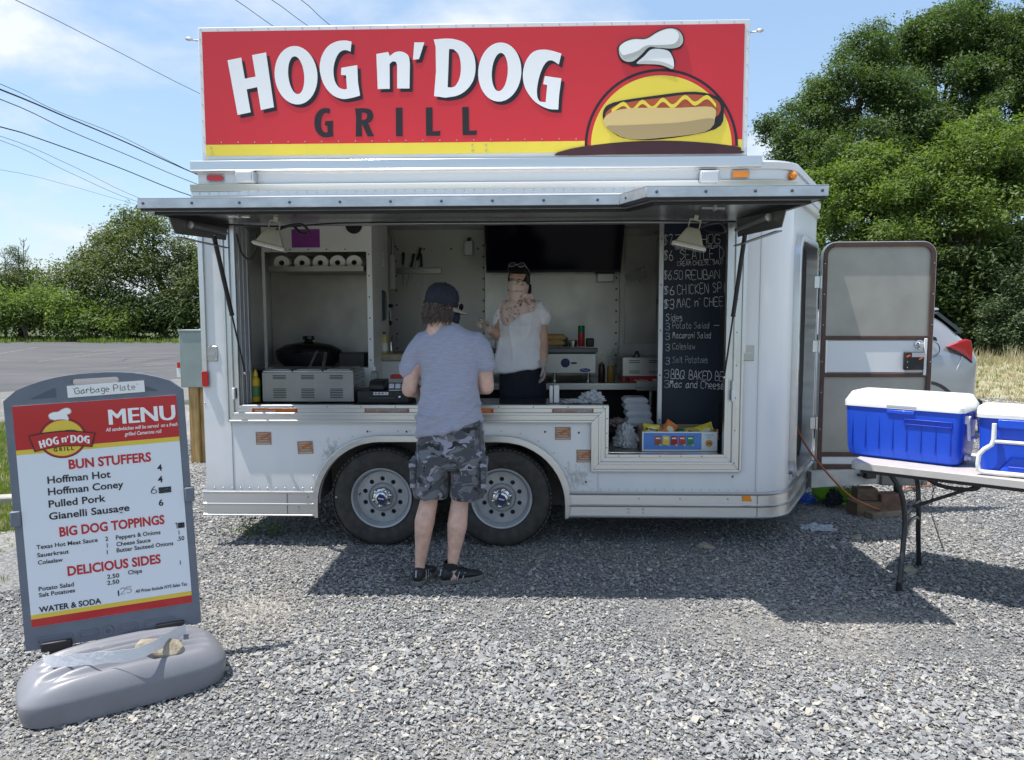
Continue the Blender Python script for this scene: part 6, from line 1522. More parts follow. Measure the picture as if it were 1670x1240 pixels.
def blk(px, py, w, d, h, rz, label, m=mwood, z=0.0, name='wooden_block', cat='wooden block'):
    g = G(px, py); F = Matrix.Translation((g.x, g.y, z)) @ Matrix.Rotation(rz, 4, 'Z'); mb = MB(); mb.box(-w / 2, w / 2, -d / 2, d / 2, 0, h, F); tag(mb.build(name, m, bev=.005), label, cat)
blk(1413, 838, .26, .16, .11, .15, 'flat dark wooden block on the gravel under the tow bar'); blk(1409, 835, .16, .15, .09, -.1, 'upper wooden block stacked under the tow bar', z=.1115)
blk(1446, 838, .17, .13, .17, .1, 'square reddish brown block standing right of the stacked blocks', mat('red_wood', (.13, .075, .055), .85, var=.3, vs=14)); blk(1440, 842, .30, .10, .045, .35, 'short pale plank lying in front of the wooden blocks', mat('pale_wood', (.17, .14, .10), .85, var=.3, vs=14))
def chain(pts_, label):
    sp_ = spline(pts_, 14); mb = MB(); i = 0; acc = 0; last = sp_[0]; k = 0
    for p_ in sp_[1:]:
        acc += (p_ - last).length; 
        if acc > .022:
            d = (p_ - last).normalized(); side = d.orthogonal().normalized() if k % 2 else d.cross(d.orthogonal()).normalized(); ring = []
            for j in range(8): a = 2 * math.pi * j / 8; ring.append(p_ + d * math.cos(a) * .017 + side * math.sin(a) * .010)
            ring.append(ring[0]); mb.tube(ring, .003, n=5, caps=False); acc = 0; k += 1
        last = p_
    o = mb.build('safety_chain', m_screw, smooth=50, kind='stuff'); o['label'] = label; o['category'] = 'chain'
chain([Vector((3.05, 1.08, .26)), Vector((3.09, 1.0, .12)), Vector((3.16, .95, .06)), Vector((3.22, 1.02, .2))], 'dark safety chain hanging from the trailer coupler')
gb = thing('green_tub', 'bright green plastic tub tipped on the gravel beneath the tow bar', 'tub', G(1358, 826))
g = G(1362, 826); M = Matrix.Translation((g.x, g.y + .10, .012)) @ Matrix.Rotation(R(10), 4, 'Y') @ Matrix.Rotation(R(-12), 4, 'X') @ Matrix.Diagonal((1.15, .8, 1, 1))
mb = MB(); mb.lathe([(.09, 0), (.13, .04), (.16, .12), (.172, .124), (.170, .128), (.155, .12), (.125, .045), (.088, .008), (.001, .008)], 30, M); mb.build('tub', mat('lime_plastic', (.20, .50, .03), .4), gb, smooth=50)
mb = MB(); mb.tube(spline([M @ Vector((.165, 0, .12)), M @ Vector((.13, -.14, .02)), M @ Vector((.02, -.22, -.005))], 5), .008, n=6); mb.build('tub_handle', _mats['lime_plastic'], gb, smooth=50)
crumple('dark_cloth', 'dark cloth stuffed in the green tub', 'cloth', (g.x - .02, g.y - .02, .03), .08, .06, .10, 9.1, mat('navy_cloth', (.02, .025, .035), .9))
crumple('blue_tarp', 'blue plastic tarp bundled under the trailer nose', 'tarp', (G(1318, 824).x, G(1318, 824).y + .1, 0), .12, .09, .07, 5.6, mat('tarp_blue', (.03, .12, .50), .45))
crumple('shredded_paper', 'pale shredded scraps scattered on the gravel by the trailer nose', 'scraps', (G(1330, 862).x, G(1330, 862).y, -.012), .16, .13, .03, 6.6, mat('scrap_grey', (.36, .40, .45), .7, var=.5, vs=60))
m_cord = mat('orange_cord', (.36, .10, .045), .5)
cp = [P(1297, 690, 1.0), P(1306, 712, .85), P(1325, 742, .70), P(1352, 775, .62), P(1385, 808, .60), P(1415, 824, .60), G(1440, 832, .03), G(1462, 830, .02), G(1478, 820, .02), G(1470, 808, .02), G(1478, 796, .02), G(1510, 793, .02), G(1520, 786, .02), G(1495, 785, .02), G(1540, 780, .02)]
mb = MB(); mb.tube(spline(cp, 8), .0075, n=8); tag(mb.build('extension_cord', m_cord, smooth=60), 'orange extension cord hanging from the doorway and curling over the gravel', 'cord')
mb = MB(); mb.tube(spline([G(1345, 806, .05), G(1400, 812, .03), G(1460, 806, .04), G(1500, 795, .05), P(1505, 780, -.1)], 6), .006, n=6); tag(mb.build('thin_power_lead', m_black, smooth=60), 'thin black cord on the gravel behind the table legs', 'cord')
crumple('cable_heap', 'dark heap of tools just inside the open doorway', 'heap', (1.86, .80, .455), .12, .16, .30, 2.2, m_black)
crumple('white_rag', 'white rag hanging among the dark things in the doorway', 'rag', (1.92, .62, .47), .05, .05, .16, 8.2, m_white)
m_bgrey = mat('board_plastic', (.135, .155, .195), .42, var=.08, vs=12, bump=.08, bs=180)
m_base = mat('base_plastic', (.185, .19, .215), .38, var=.07, vs=7, bump=.05, bs=160)
BX = Vector((.645, .262, .026)).normalized(); BO = Vector((-2.222, -2.0, .145)); FBm = frame(BO, BX, (-.012, .05, 1))
FBi = FBm.inverted()
def bp(px, py):
    "point of the board face seen at a photo pixel, in board coordinates"
    d = ray(px, py); nrm = FBm.to_3x3() @ Vector((0, 1, 0)); t = (BO - CAM_POS).dot(nrm) / d.dot(nrm); q = FBi @ (CAM_POS + d * t); return q.x, q.z
MBd = thing('menu_board', 'grey plastic pavement sign holding a red and white printed food menu', 'menu board', (-1.86, -1.83, .0))
BW, BH = .708, 1.125
def bshape(i=0.0, n_=14):
    x0, x1, z0 = i, BW - i, i; zs = BH - i; arch_h = .082; p_ = [(x0, z0), (x1, z0), (x1, zs - .03)]
    for k in range(1, n_): 
        t = k / n_; x = x1 + (x0 - x1) * t; p_.append((x, zs - .012 + arch_h * (1 - abs(2 * t - 1) ** 2.4)))
    p_ += [(x0, zs - .03)]; return p_
slot = rrect(BW / 2 - .094, BW / 2 + .094, BH + .020, BH + .046, .012, 4)
mb = MB(); mb.prism(bshape(), [slot], 0, .045, FBm); mb.build('board_frame', m_bgrey, MBd, bev=.007, seg=3)
m_rec = mat('recess_grey', (.08, .095, .125), .5)
for a, b_, c_, d_ in ((.085, .30 - .075, BH - .022, BH - .004),):
    pass
mb = MB(); mb.prism([(.10, BH - .028), (.20, BH - .028), (.20, BH + .014), (.19, BH + .012)], [], -.0012, .001, FBm); mb.build('recess', m_rec, MBd)
mb = MB(); mb.prism([(BW - .10, BH - .028), (BW - .20, BH - .028), (BW - .20, BH + .014), (BW - .19, BH + .012)], [], -.0012, .001, FBm); mb.build('recess', m_rec, MBd)
for u0, u1 in ((.045, .185), (.205, .285), (.365, .445), (.465, .60)):
    mb = MB(); mb.prism(rrect(u0, u1, .018, .052, .012, 3), [rrect(u0 + .006, u1 - .006, .024, .046, .008, 3)], -.004, .001, FBm); mb.build('moulded_rib', m_bgrey, MBd)
mb = MB(); mb.prism(circ(.325, .035, .020, 20), [circ(.325, .035, .011, 16)], -.006, .001, FBm); mb.build('moulded_ring', m_bgrey, MBd)
u0, v1 = bp(34, 661); u1, _ = bp(304, 645); _, v0 = bp(52, 1030)
av = lambda a, c: (bp(*a)[1] + bp(*c)[1]) / 2
u0, u1, v0, v1 = .032, BW - .030, av((52, 1030), (316, 976)), av((33, 661), (304, 644))
mb = MB(); mb.box(u0, u1, -.003, .001, v0, v1, FBm); PO = mb.build('poster', mat('poster_white', (.70, .74, .80), .32, coat=.3), MBd)
m_pred = mat('poster_red', (.46, .018, .022), .32, coat=.3); m_pyel = mat('poster_yellow', (.70, .52, .06), .32, coat=.3)
def pq(py_l): return bp(40, py_l)[1]
vtop = av((38, 736), (306, 709)); vtop2 = av((38, 744), (306, 716))
mb = MB(); mb.box(u0, u1, -.0038, -.003, vtop, v1 - .0005, FBm); mb.build('red_band', m_pred, MBd)
mb = MB(); mb.box(u0, u1, -.0038, -.003, vtop2, vtop - .0002, FBm); mb.build('yellow_band', m_pyel, MBd)
mb = MB(); mb.box(u0, u1, -.0038, -.003, v0 + .0005, av((57, 1017), (316, 963)), FBm); mb.build('red_band', m_pred, MBd)
mb = MB(); mb.box(u0, u1, -.0038, -.003, av((57, 1017), (316, 963)) + .0002, av((56, 1010), (316, 956)), FBm); mb.build('yellow_band', m_pyel, MBd)
def bt(s, xl, yl, xr, yr, capx, m, bold=.012, shear=0, y=-.0040):
    "line of print: baseline from pixel (xl,yl) to (xr,yr), cap height in pixels"
    a, b_ = bp(xl, yl), bp(xr, yr); o_ = FBm @ Vector((a[0], y, a[1])); 
    cap_ = abs(bp(xl, yl - capx)[1] - a[1]); text(s, .05, frame(o_, BX, FBm.to_3x3() @ Vector((0, 0, 1))), m, MBd, cap=cap_, fitw=b_[0] - a[0], bold=bold, shear=shear, th=.0004)
m_tred = mat('print_red', (.47, .02, .025), .4); m_tblk = mat('print_black', (.012, .012, .016), .4)
for dx_ in (0, 1.3, 2.6): bt('MENU', 175 + dx_, 693, 284.5 + dx_, 685, 26, m_lw, 0, y=-.0040 - dx_ * .0001)
bt('All sandwhiches will be served  on a fresh', 173, 704, 290, 695, 6.2, m_lw, .012, .22); bt('grilled Camerons roll', 204, 711, 264, 706, 6.2, m_lw, .012, .22)
bt('BUN STUFFERS', 112, 765, 247, 753, 15.5, m_tred, .03)
for s, xl, yl, xr, yr in (('Hoffman Hot', 77, 789, 181, 780), ('Hoffman Coney', 78, 808, 202, 797), ('Pulled Pork', 79, 828, 173, 820), ('Gianelli Sausage', 80, 848, 212, 837)): bt(s, xl, yl, xr, yr, 12, m_tblk, .018)
for s, xl, yl in (('4', 257, 768), ('4', 258, 787), ('6', 259, 825)): bt(s, xl, yl, xl + 8, yl, 10.5, m_tblk, .02)
bt('BIG DOG TOPPINGS', 97, 875, 269, 857, 15.5, m_tred, .03)
for s, xl, yl, xr, yr in (('Texas Hot Meat Sauce', 60, 896, 160, 886), ('Sauerkraut', 61, 909, 113, 903), ('Coleslaw', 62, 921, 103, 916), ('Peppers & Onions', 189, 880, 262, 871), ('Cheese Sauce', 190, 891, 246, 885), ('Butter Sauteed Onions', 190, 901, 283, 889)): bt(s, xl, yl, xr, yr, 7, m_tblk, .014)
for s, xl, yl, w_ in (('2', 172, 882, 5), ('1', 173, 893, 3), ('1', 173, 904, 3), ('1', 290, 872, 3), ('.50', 289, 882, 12)): bt(s, xl, yl, xl + w_, yl - w_ * .05, 7, m_tblk, .014)
bt('DELICIOUS SIDES', 110, 939, 263, 921, 15.5, m_tred, .03)
for s, xl, yl, xr, yr in (('Potato Salad', 63, 964, 121, 957), ('Salt Potatoes', 64, 974, 123, 967), ('Chips', 209, 937, 232, 934), ('2.50', 175, 944, 195, 942), ('2.50', 175, 954, 195, 952)): bt(s, xl, yl, xr, yr, 7, m_tblk, .014)
bt('1', 292, 921, 295, 921, 7, m_tblk, .014)
bt('WATER & SODA', 65, 999, 166, 983, 9.5, m_tblk, .025); bt('All Prices Include NYS Sales Tax', 221, 967, 306, 955, 5.5, m_tblk, .012, .2); bt('1', 190, 972, 195, 972, 9, m_tblk, .02)
def bhand(s, xl, yl, xr, capx, w, m=m_tblk):
    a, b_ = bp(xl, yl), bp(xr, yl); o_ = FBm @ Vector((a[0], -.0046, a[1])); cap_ = abs(bp(xl, yl - capx)[1] - a[1])
    hand(s, cap_, frame(o_, BX, FBm.to_3x3() @ Vector((0, 0, 1))), m, MBd, w=w, fitw=b_[0] - a[0], jit=.15)
bhand('25', 197, 969, 215, 10, .0022); bhand('6', 247, 805, 256, 11, .003); bhand('1', 285, 862, 289, 9, .003)
def scrib(px, py, w, h):
    a = bp(px, py); mb = MB(); k = .0026
    for r_ in range(6):
        q = [FBm @ Vector((a[0] + w * k * (i / 7), -.0046, a[1] + h * k * (r_ / 5 - .5) + random.uniform(-.001, .001))) for i in range(8)]
        mb.tube(q, .0022, n=4, side=FBm.to_3x3() @ Vector((0, 1, 0)), flat=1)
    Mi = FBi
    mb.v = [tuple(FBm @ Vector(((Mi @ Vector(v)).x, max(-.0052, min(-.0042, (Mi @ Vector(v)).y)), (Mi @ Vector(v)).z))) for v in mb.v]
    mb.build('scribble', m_tblk, MBd, kind='stuff')
scrib(259, 800, 20, 9); scrib(290, 857, 11, 8)
eo = bp(103, 716); esc = .00052
def femb2(p): return (eo[0] + (p[0] - 874) * .00028 * 1.0, eo[1] + (560 - p[1]) * .00028)
mb = MB(); mb.prism(circ(eo[0], eo[1] + .004, .092, 40, .088), [], -.0046, -.0038, FBm); mb.build('emblem_ring', m_mound, MBd)
mb = MB(); mb.prism(circ(eo[0], eo[1] + .004, .088, 40, .084), [], -.0050, -.0046, FBm); mb.build('emblem_ring', m_pred, MBd)
mb = MB(); mb.prism(circ(eo[0], eo[1] + .004, .082, 40, .078), [], -.0054, -.0050, FBm); mb.build('emblem_disc', m_pyel, MBd)
def elayer(pts_, m, name, k, f=femb2):
    mb = MB(); mb.prism([f(p) for p in pts_], [], -.0055 - .0004 * k - .0004, -.0055 - .0004 * k, FBm); mb.build(name, m, MBd)
sh = lambda pts_, dx, dy, s=1.0: [(874 + (a - 874 + dx) * s, 560 + (c - 560 + dy) * s) for a, c in pts_]
elayer(sh(sm([(640, 520), (630, 480), (660, 452), (780, 432), (900, 420), (975, 440), (985, 480), (960, 530), (800, 560), (690, 556)]), 60, 30, 1.25), m_ink, 'bun_outline', 0)
elayer(sh(sm([(648, 500), (650, 470), (700, 452), (800, 438), (900, 428), (965, 446), (974, 480), (940, 500), (800, 510)]), 60, 30, 1.25), m_saus, 'sausage', 1)
elayer(sh(sm([(636, 522), (640, 490), (700, 470), (850, 468), (950, 466), (958, 500), (930, 538), (800, 556), (700, 558)]), 60, 30, 1.25), m_bun, 'bun', 2)
hatpts = sm([(664, 190), (668, 165), (700, 140), (740, 128), (800, 126), (850, 95), (905, 77), (950, 82), (978, 110), (983, 145), (965, 175), (930, 183), (925, 200), (940, 240), (932, 275), (920, 282), (870, 262), (800, 255), (745, 262), (715, 250), (680, 235)])
hatin = sm([(674, 185), (680, 165), (708, 147), (748, 137), (802, 136), (858, 104), (905, 87), (938, 92), (965, 112), (968, 140), (955, 165), (918, 180), (918, 205), (928, 240), (922, 268), (870, 250), (800, 244), (755, 250), (715, 238), (690, 225)])
elayer(sh(hatpts, 40, 0, 1.0), m_hatg, 'hat_outline', 0); elayer(sh(hatin, 40, 0, 1.0), m_lw, 'hat_top', 1)
bn = [bp(49, 712), bp(154, 707), bp(149, 727), bp(59, 735)]
ban = [(bn[0][0], bn[0][1])] + [((bn[0][0] * (1 - t) + bn[1][0] * t), (bn[0][1] * (1 - t) + bn[1][1] * t) + .014 * math.sin(math.pi * t)) for t in (.25, .5, .75)] + [bn[1], bn[2]] + [((bn[2][0] * (1 - t) + bn[3][0] * t), (bn[2][1] * (1 - t) + bn[3][1] * t) + .012 * math.sin(math.pi * t)) for t in (.25, .5, .75)] + [bn[3]]
cx_ = sum(p[0] for p in ban) / len(ban); cz_ = sum(p[1] for p in ban) / len(ban)
mb = MB(); mb.prism([(cx_ + (p[0] - cx_) * 1.045, cz_ + (p[1] - cz_) * 1.16) for p in ban], [], -.0082, -.0074, FBm); mb.build('banner_edge', m_mound, MBd)
mb = MB(); mb.prism(ban, [], -.0088, -.0083, FBm); mb.build('banner', m_pred, MBd)
def fm(px, py):      # sign letters shrunk on to the banner
    t = (px - 375) / (918 - 375); u = bn[3][0] + .014 + t * (bn[2][0] - bn[3][0] - .016); zb_ = bn[3][1] + (bn[2][1] - bn[3][1]) * t + .012 * math.sin(math.pi * t) + .007
    base = 190 - 26 * math.sin(math.pi * t); return (u, zb_ + (base - py) * .00036)
for ch, q, o_, hs_ in LET:
    mb = MB(); mb.prism([fm(*q(p)) for p in o_], [[fm(*q(p)) for p in h] for h in hs_], -.0094, -.0089, FBm); mb.build('emblem_letter', m_lw, MBd)
bt('G R I L L', 88, 736.5, 121, 733, 6, m_tblk, .03, y=-.0060)
a, c = bp(111, 649), bp(237, 644)
mb = MB(); F = FBm @ Matrix.Translation((a[0], -.004, a[1])) @ Matrix.Rotation(-.012, 4, 'Y'); mb.box(0, c[0] - a[0], 0, .002, 0, .052, F); mb.build('paper_strip', m_white, MBd)
hand("'Garbage Plate'", .026, F @ Matrix.Translation((.020, -.0008, .014)), m_tblk, MBd, w=.0026, jit=.2, fitw=c[0] - a[0] - .05)
for px, py, w_ in ((40, 845, 1), (311, 806, -1)):
    a = bp(px, py); mb = MB(); uu = -.012 if w_ > 0 else BW - .026; mb.box(uu, uu + .040, -.014, .02, a[1] - .034, a[1] + .034, FBm); mb.build('side_clip', m_bgrey, MBd, bev=.006, seg=3)
bd = Vector((.80, .56, 0)).normalized(); bc = (BO + BX * BW * .5); bc = Vector((-1.765, -2.03, 0)); FBs = frame(bc, bd, (0, 0, 1))
LB, WBs, HB = .385, .215, .185
v = []; f = []; ng = 84
for i in range(ng + 1):
    for j in range(ng + 1):
        a, c = (math.sin(math.pi / 2 * (2 * k / ng - 1)) for k in (i, j)); r_ = max(abs(a), abs(c)); q = (a ** 4 + c ** 4) ** .25 if r_ > 1e-6 else 1; x, y = a * r_ / q, c * r_ / q
        zz = (1 - min(1, r_) ** 6.5) ** .36; k_r = max(0, 1 - (r_ / .84) ** 6); g_ = math.cos(y * 2 * math.pi * 3.6 + .6 * x)
        z = .008 + HB * zz * (1 - .10 * x * x) + k_r * (.016 * g_ - .014) * (1 if y < .35 else .6) - .02 * math.exp(-((x + .78) ** 2 + (y + .5) ** 2) * 30)
        bul = 1 + .05 * (1 - abs(2 * zz - 1)) ; v.append((x * LB * bul, y * WBs * bul, z))
for i in range(ng):
    for j in range(ng): q = i * (ng + 1) + j; f.append((q, q + ng + 1, q + ng + 2, q + 1))
mb = MB(); mb.add(v, f, FBs); mb.build('water_base', m_base, MBd, smooth=80)
for px, u in ((85, .12), (288, BW - .13)):
    p_ = FBm @ Vector((u, .015, .0)); mb = MB(); F = FBm @ Matrix.Translation((u, 0, 0)); mb.box(-.060, .060, -.018, .050, -.012, .028, F); mb.box(-.032, .032, -.004, .035, -.085, -.012, F); mb.build('leg_bracket', m_black, MBd, bev=.005)
mb = MB(); mb.tube([FBm @ Vector((.18, .03, -.035)), FBm @ Vector((BW - .16, .03, -.035))], .022, n=10); mb.build('cross_bar', m_bgrey, MBd, smooth=50)
rk = bp(235, 1062); rp0 = P(235, 1068, -1.99)
rock(0, 0, .235, 'flat tan rock taped on top of the grey base of the menu board', 14, (1, .5, .30), at=(-1.60, -2.05, .178), rot=(R(28), R(14), R(20)))
m_tape = mat('silver_tape', (.70, .72, .76), .40, .1, bump=.25, bs=40)
def strip(pts_, w, m, name, label, cat, par=None):
    q = spline(pts_, 8); mb = MB(); v = []; f = []
    for i, p_ in enumerate(q):
        wv = 1 + .06 * math.sin(i * .9); v += [p_ + Vector((0, 0, w / 2 * wv)), p_ - Vector((0, 0, w / 2 * wv)), p_ + Vector((0, .0012, w / 2 * wv)), p_ - Vector((0, -.0012, w / 2 * wv))]
    for i in range(len(q) - 1):
        a = 4 * i; f += [(a, a + 1, a + 5, a + 4), (a + 2, a + 6, a + 7, a + 3), (a, a + 4, a + 6, a + 2), (a + 1, a + 3, a + 7, a + 5)]
    mb.add(v, f); return tag(mb.build(name, m, par, smooth=60), label, cat)
def onb(px, py, off): q = bp(px, py); return FBm @ Vector((q[0], off, q[1]))
strip([P(70, 1078, -2.14), P(82, 1079, -2.19), P(120, 1077, -2.21), P(165, 1073, -2.21), P(215, 1068, -2.19), P(250, 1055, -2.13), P(280, 1038, -2.0), P(303, 1026, -1.88)], .050, m_tape, 'duct_tape', 'silver tape stretched over the rock and across the sign base', 'tape')

TA = Vector((1.83, -.69, 0)); TU = Vector((.80, -.60, 0)).normalized(); TV = Vector((.60, .80, 0)).normalized(); FT = frame(TA, TU, (0, 0, 1))
m_ttop = mat('table_plastic', (.47, .44, .42), .45, var=.06, vs=14, bump=.15, bs=240)
tb = thing('folding_table', 'grey plastic folding table with dark curved legs carrying two coolers', 'folding table', (2.3, -.6, 0))
mb = MB(); mb.prism(rrect(0, 1.80, 0, .76, .05, 5), [], .700, .740, FT @ Matrix(((1, 0, 0, 0), (0, 0, 1, 0), (0, 1, 0, 0), (0, 0, 0, 1)))); mb.build('table_top', m_ttop, tb, bev=.008, seg=3)
mb = MB(); mb.box(.05, 1.75, .04, .06, .675, .699, FT); mb.box(.05, 1.75, .70, .72, .675, .699, FT); mb.build('rail', m_black, tb)
m_tleg = mat('table_leg_paint', (.045, .047, .05), .35, .4, var=.2, vs=8)
for u in (.27, 1.53):
    for v_, s_ in ((.10, 1), (.64, -1)):
        pts_ = [FT @ Vector((u - .08 * (1 if u < 1 else -1), v_ - .03 * s_ * .3, .695)), FT @ Vector((u - .02, v_ + .05 * s_, .56)), FT @ Vector((u, v_ + .075 * s_, .40)), FT @ Vector((u + .0, v_ + .055 * s_, .24)), FT @ Vector((u, v_ - .01 * s_, .02))]
        mb = MB(); mb.tube(spline(pts_, 7), .0145, n=12); o = mb.build('leg', m_tleg, tb, smooth=60); mb = MB(); mb.tube([pts_[-1] + Vector((0, 0, -.02)), pts_[-1] + Vector((0, 0, .03))], .017, n=12); mb.build('foot_cap', m_black, o, smooth=50)
    mb = MB(); mb.tube(spline([FT @ Vector((u, .155, .26)), FT @ Vector((u, .20, .335)), FT @ Vector((u, .37, .36)), FT @ Vector((u, .54, .335)), FT @ Vector((u, .585, .26))], 6), .011, n=10); mb.build('leg_brace', m_tleg, tb, smooth=60)
    mb = MB(); uu = .75 if u < 1 else 1.05; mb.tube([FT @ Vector((u, .37, .44)), FT @ Vector((uu, .37, .69))], .010, n=10); mb.tube([FT @ Vector((u, .16, .44)), FT @ Vector((u, .58, .44))], .010, n=8); mb.build('folding_brace', m_tleg, tb, smooth=60)
mb = MB(); mb.tube(spline([FT @ Vector((.34, .30, .69)), FT @ Vector((.36, .30, .635)), FT @ Vector((.45, .30, .60)), FT @ Vector((.60, .30, .61)), FT @ Vector((.63, .30, .69))], 6), .012, n=6, flat=.25, side=(0, 0, 1)); mb.build('carry_strap', m_black, tb, smooth=60)

m_blue = mat('cooler_blue', (.010, .075, .60), .38, var=.06, vs=10, bump=.12, bs=300, coat=.1); m_blued = mat('cooler_label_blue', (.008, .045, .42), .4)
m_cw = mat('cooler_white', (.74, .74, .73), .4, var=.03, vs=6, bump=.05, bs=100)
def rring(x0, x1, y0, y1, z, r, n_=5): return [(a, c, z) for a, c in rrect(x0, x1, y0, y1, r, n_)]
c1 = thing('cooler', 'large blue cooler with white lid and grooved sides at the left end of the table', 'cooler', (2.3, -.5, .741))
FC = frame((1.886, -.47, 0), (.755, -.656, 0), (0, 0, 1)); cl, cd_ = .625, .37
mb = MB(); mb.loft([rring(.030, cl - .030, .030, cd_ - .02, .742, .05), rring(.012, cl - .014, .010, cd_ - .01, .757, .05), rring(.004, cl - .006, .004, cd_ - .004, .80, .045), rring(-.004, cl + .004, -.004, cd_ + .004, 1.048, .035)], M=FC); mb.build('body', m_blue, c1, smooth=40)
for k in range(8):
    u = .045 + k * .0755; mb = MB(); mb.box(u - .0007, u + .0007, -.0046, .004, .80, 1.030, FC @ Matrix(((1, 0, 0, 0), (0, 1, .030, -.028), (0, 0, 1, 0), (0, 0, 0, 1)))); mb.build('groove', m_blued, c1)
mb = MB(); mb.loft([rring(-.012, cl + .012, -.012, cd_ + .012, 1.0485, .04), rring(-.012, cl + .012, -.012, cd_ + .012, 1.078, .04), rring(-.004, cl + .004, -.004, cd_ + .004, 1.092, .04), rring(.012, cl - .012, .030, cd_ - .03, 1.130, .04), rring(.020, cl - .020, .045, cd_ - .045, 1.134, .04)], M=FC); mb.build('lid', m_cw, c1, smooth=35)
mb = MB(); mb.box(.235, .395, -.0135, -.010, 1.055, 1.070, FC); mb.build('finger_slot', mat('slot_shade_grey', (.42, .44, .50), .5), c1, bev=.003)
mb = MB(); mb.box(.235, .385, -.014, -.001, 1.020, 1.042, FC); mb.build('front_catch', m_blue, c1, bev=.004)
mb = MB(); mb.prism([(.330, .960), (.580, .960), (.580, .995), (.330, .995)], [[(.336, .966), (.574, .966), (.574, .989), (.336, .989)]], -.010, .0, FC); mb.build('name_plate', m_blued, c1, bev=.002)
hand('Water', .016, FC @ Matrix.Translation((.285, .010, 1.105)) @ Matrix.Rotation(-.65, 4, 'X'), m_tblk, c1, w=.0022, jit=.5)
mb = MB(); mb.box(.262, .362, .0065, .008, -.012, .022, FC @ Matrix.Translation((0, 0, 1.108)) @ Matrix.Rotation(-.65, 4, 'X')) ; mb.build('paper_patch', m_cw, c1)
mb = MB()
for v_ in (.06, .31): mb.box(cl + .001, cl + .030, v_ - .018, v_ + .018, .985, 1.030, FC)
mb.build('handle_mount', m_cw, c1, bev=.006); o_ = mb
mb = MB(); mb.tube([FC @ Vector((cl + .02, .06, .99)), FC @ Vector((cl + .026, .06, .90)), FC @ Vector((cl + .026, .31, .90)), FC @ Vector((cl + .02, .31, .99))], .009, n=8); mb.build('handle', m_cw, c1, smooth=50)
mb = MB(); mb.lathe([(.020, 0), (.020, .010), (.012, .014), (.012, .030), (.015, .034), (.001, .036)], 14, FC @ Matrix.Translation((cl - .002, .12, .785)) @ Matrix.Rotation(R(90), 4, 'Y')); mb.build('drain_plug', m_cw, c1, smooth=50)

c2 = thing('cooler', 'blue cooler with white pull handle frame at the right edge of the view', 'cooler', (2.7, -1.0, .741))
FC2 = frame((2.380, -1.000, 0), (.86, -.51, 0), (0, 0, 1)); l2, d2_ = .56, .38
mb = MB(); mb.loft([rring(.035, l2 - .035, .030, d2_ - .02, .742, .05), rring(.015, l2 - .015, .012, d2_ - .01, .760, .05), rring(.008, l2 - .008, .006, d2_ - .004, .86, .045), rring(.0, l2, .0, d2_, 1.045, .035)], M=FC2); mb.build('body', m_blue, c2, smooth=40)
mb = MB(); mb.loft([rring(-.012, l2 + .012, -.014, d2_ + .012, 1.046, .04), rring(-.012, l2 + .012, -.014, d2_ + .012, 1.066, .04), rring(.0, l2, .0, d2_, 1.078, .04), rring(.02, l2 - .02, .03, d2_ - .03, 1.094, .05)], M=FC2); mb.build('lid', m_cw, c2, smooth=35)
mb = MB(); mb.box(.085, l2 - .085, -.020, .0, .995, 1.042, FC2); mb.build('lid_catch', m_blue, c2, bev=.005)
mb = MB(); mb.loft([rring(.10, l2 - .10, -.012, .01, .765, .01), rring(.15, l2 - .15, -.006, .01, .84, .01)], M=FC2); mb.build('front_boss', m_blue, c2, bev=.004)
mb = MB(); mb.box(.14, l2 - .14, -.024, -.008, .765, .795, FC2); mb.build('name_plate', m_blued, c2, bev=.003)
def fl(pts_, r_=.015): 
    mb = MB(); mb.tube([FC2 @ Vector(p) for p in pts_], r_, n=10, flat=.8, side=FC2.to_3x3() @ Vector((0, 1, 0))); return mb
hl = [(.070, -.030, 1.020), (.070, -.030, .935), (.062, -.032, .905), (.030, -.034, .880), (.008, -.034, .850), (.004, -.034, .800), (.008, -.034, .765), (.03, -.034, .757), (.15, -.034, .757), (l2 - .15, -.034, .757), (l2 - .03, -.034, .757), (l2 - .008, -.034, .765), (l2 - .004, -.034, .80), (l2 - .008, -.034, .85), (l2 - .03, -.034, .88), (l2 - .062, -.032, .905), (l2 - .07, -.03, .935), (l2 - .07, -.03, 1.02)]
fl(hl).build('pull_handle', m_cw, c2, smooth=50)
fl([(.072, -.032, .925), (l2 - .072, -.032, .925)], .012).build('handle_bar', m_cw, c2, smooth=50)
mb = MB(); mb.box(.16, .25, .10, .16, 1.0945, 1.0955, FC2); mb.build('paper_patch', m_cw, c2)
hand('Soda', .030, FC2 @ Matrix.Translation((.165, .115, 1.0962)) @ Matrix.Rotation(-math.pi / 2, 4, 'X'), m_tblk, c2, w=.0022, jit=.5)

ub = thing('utility_box', 'grey green electrical box on a wooden post behind the left end of the trailer', 'utility box', (P(318, 760, 2.9).x, 2.9, 0))
a, c = P(295, 632, 2.9), P(345, 541, 2.9)
m_ub = mat('utility_grey', (.24, .29, .28), .5, .1, var=.08, vs=6)
mb = MB(); mb.box(a.x, c.x, 2.9, 3.10, a.z, c.z); mb.build('box', m_ub, ub, bev=.006); mb = MB(); mb.box(a.x - .01, c.x + .01, 2.89, 3.11, c.z, c.z + .02); mb.build('box_lid', m_ub, ub, bev=.004)
mb = MB(); mb.lathe([(.012, 0), (.010, .012)], 8, Matrix.Translation((a.x + .21, 2.95, c.z + .02))); mb.build('knob', m_rivet, ub)
m_post = mat('post_wood', (.33, .22, .09), .8, var=.28, vs=10, stretch=(4, 4, .5), bump=.3, bs=30)
p0, p1 = P(314, 760, 2.95).x, P(327, 760, 2.95).x
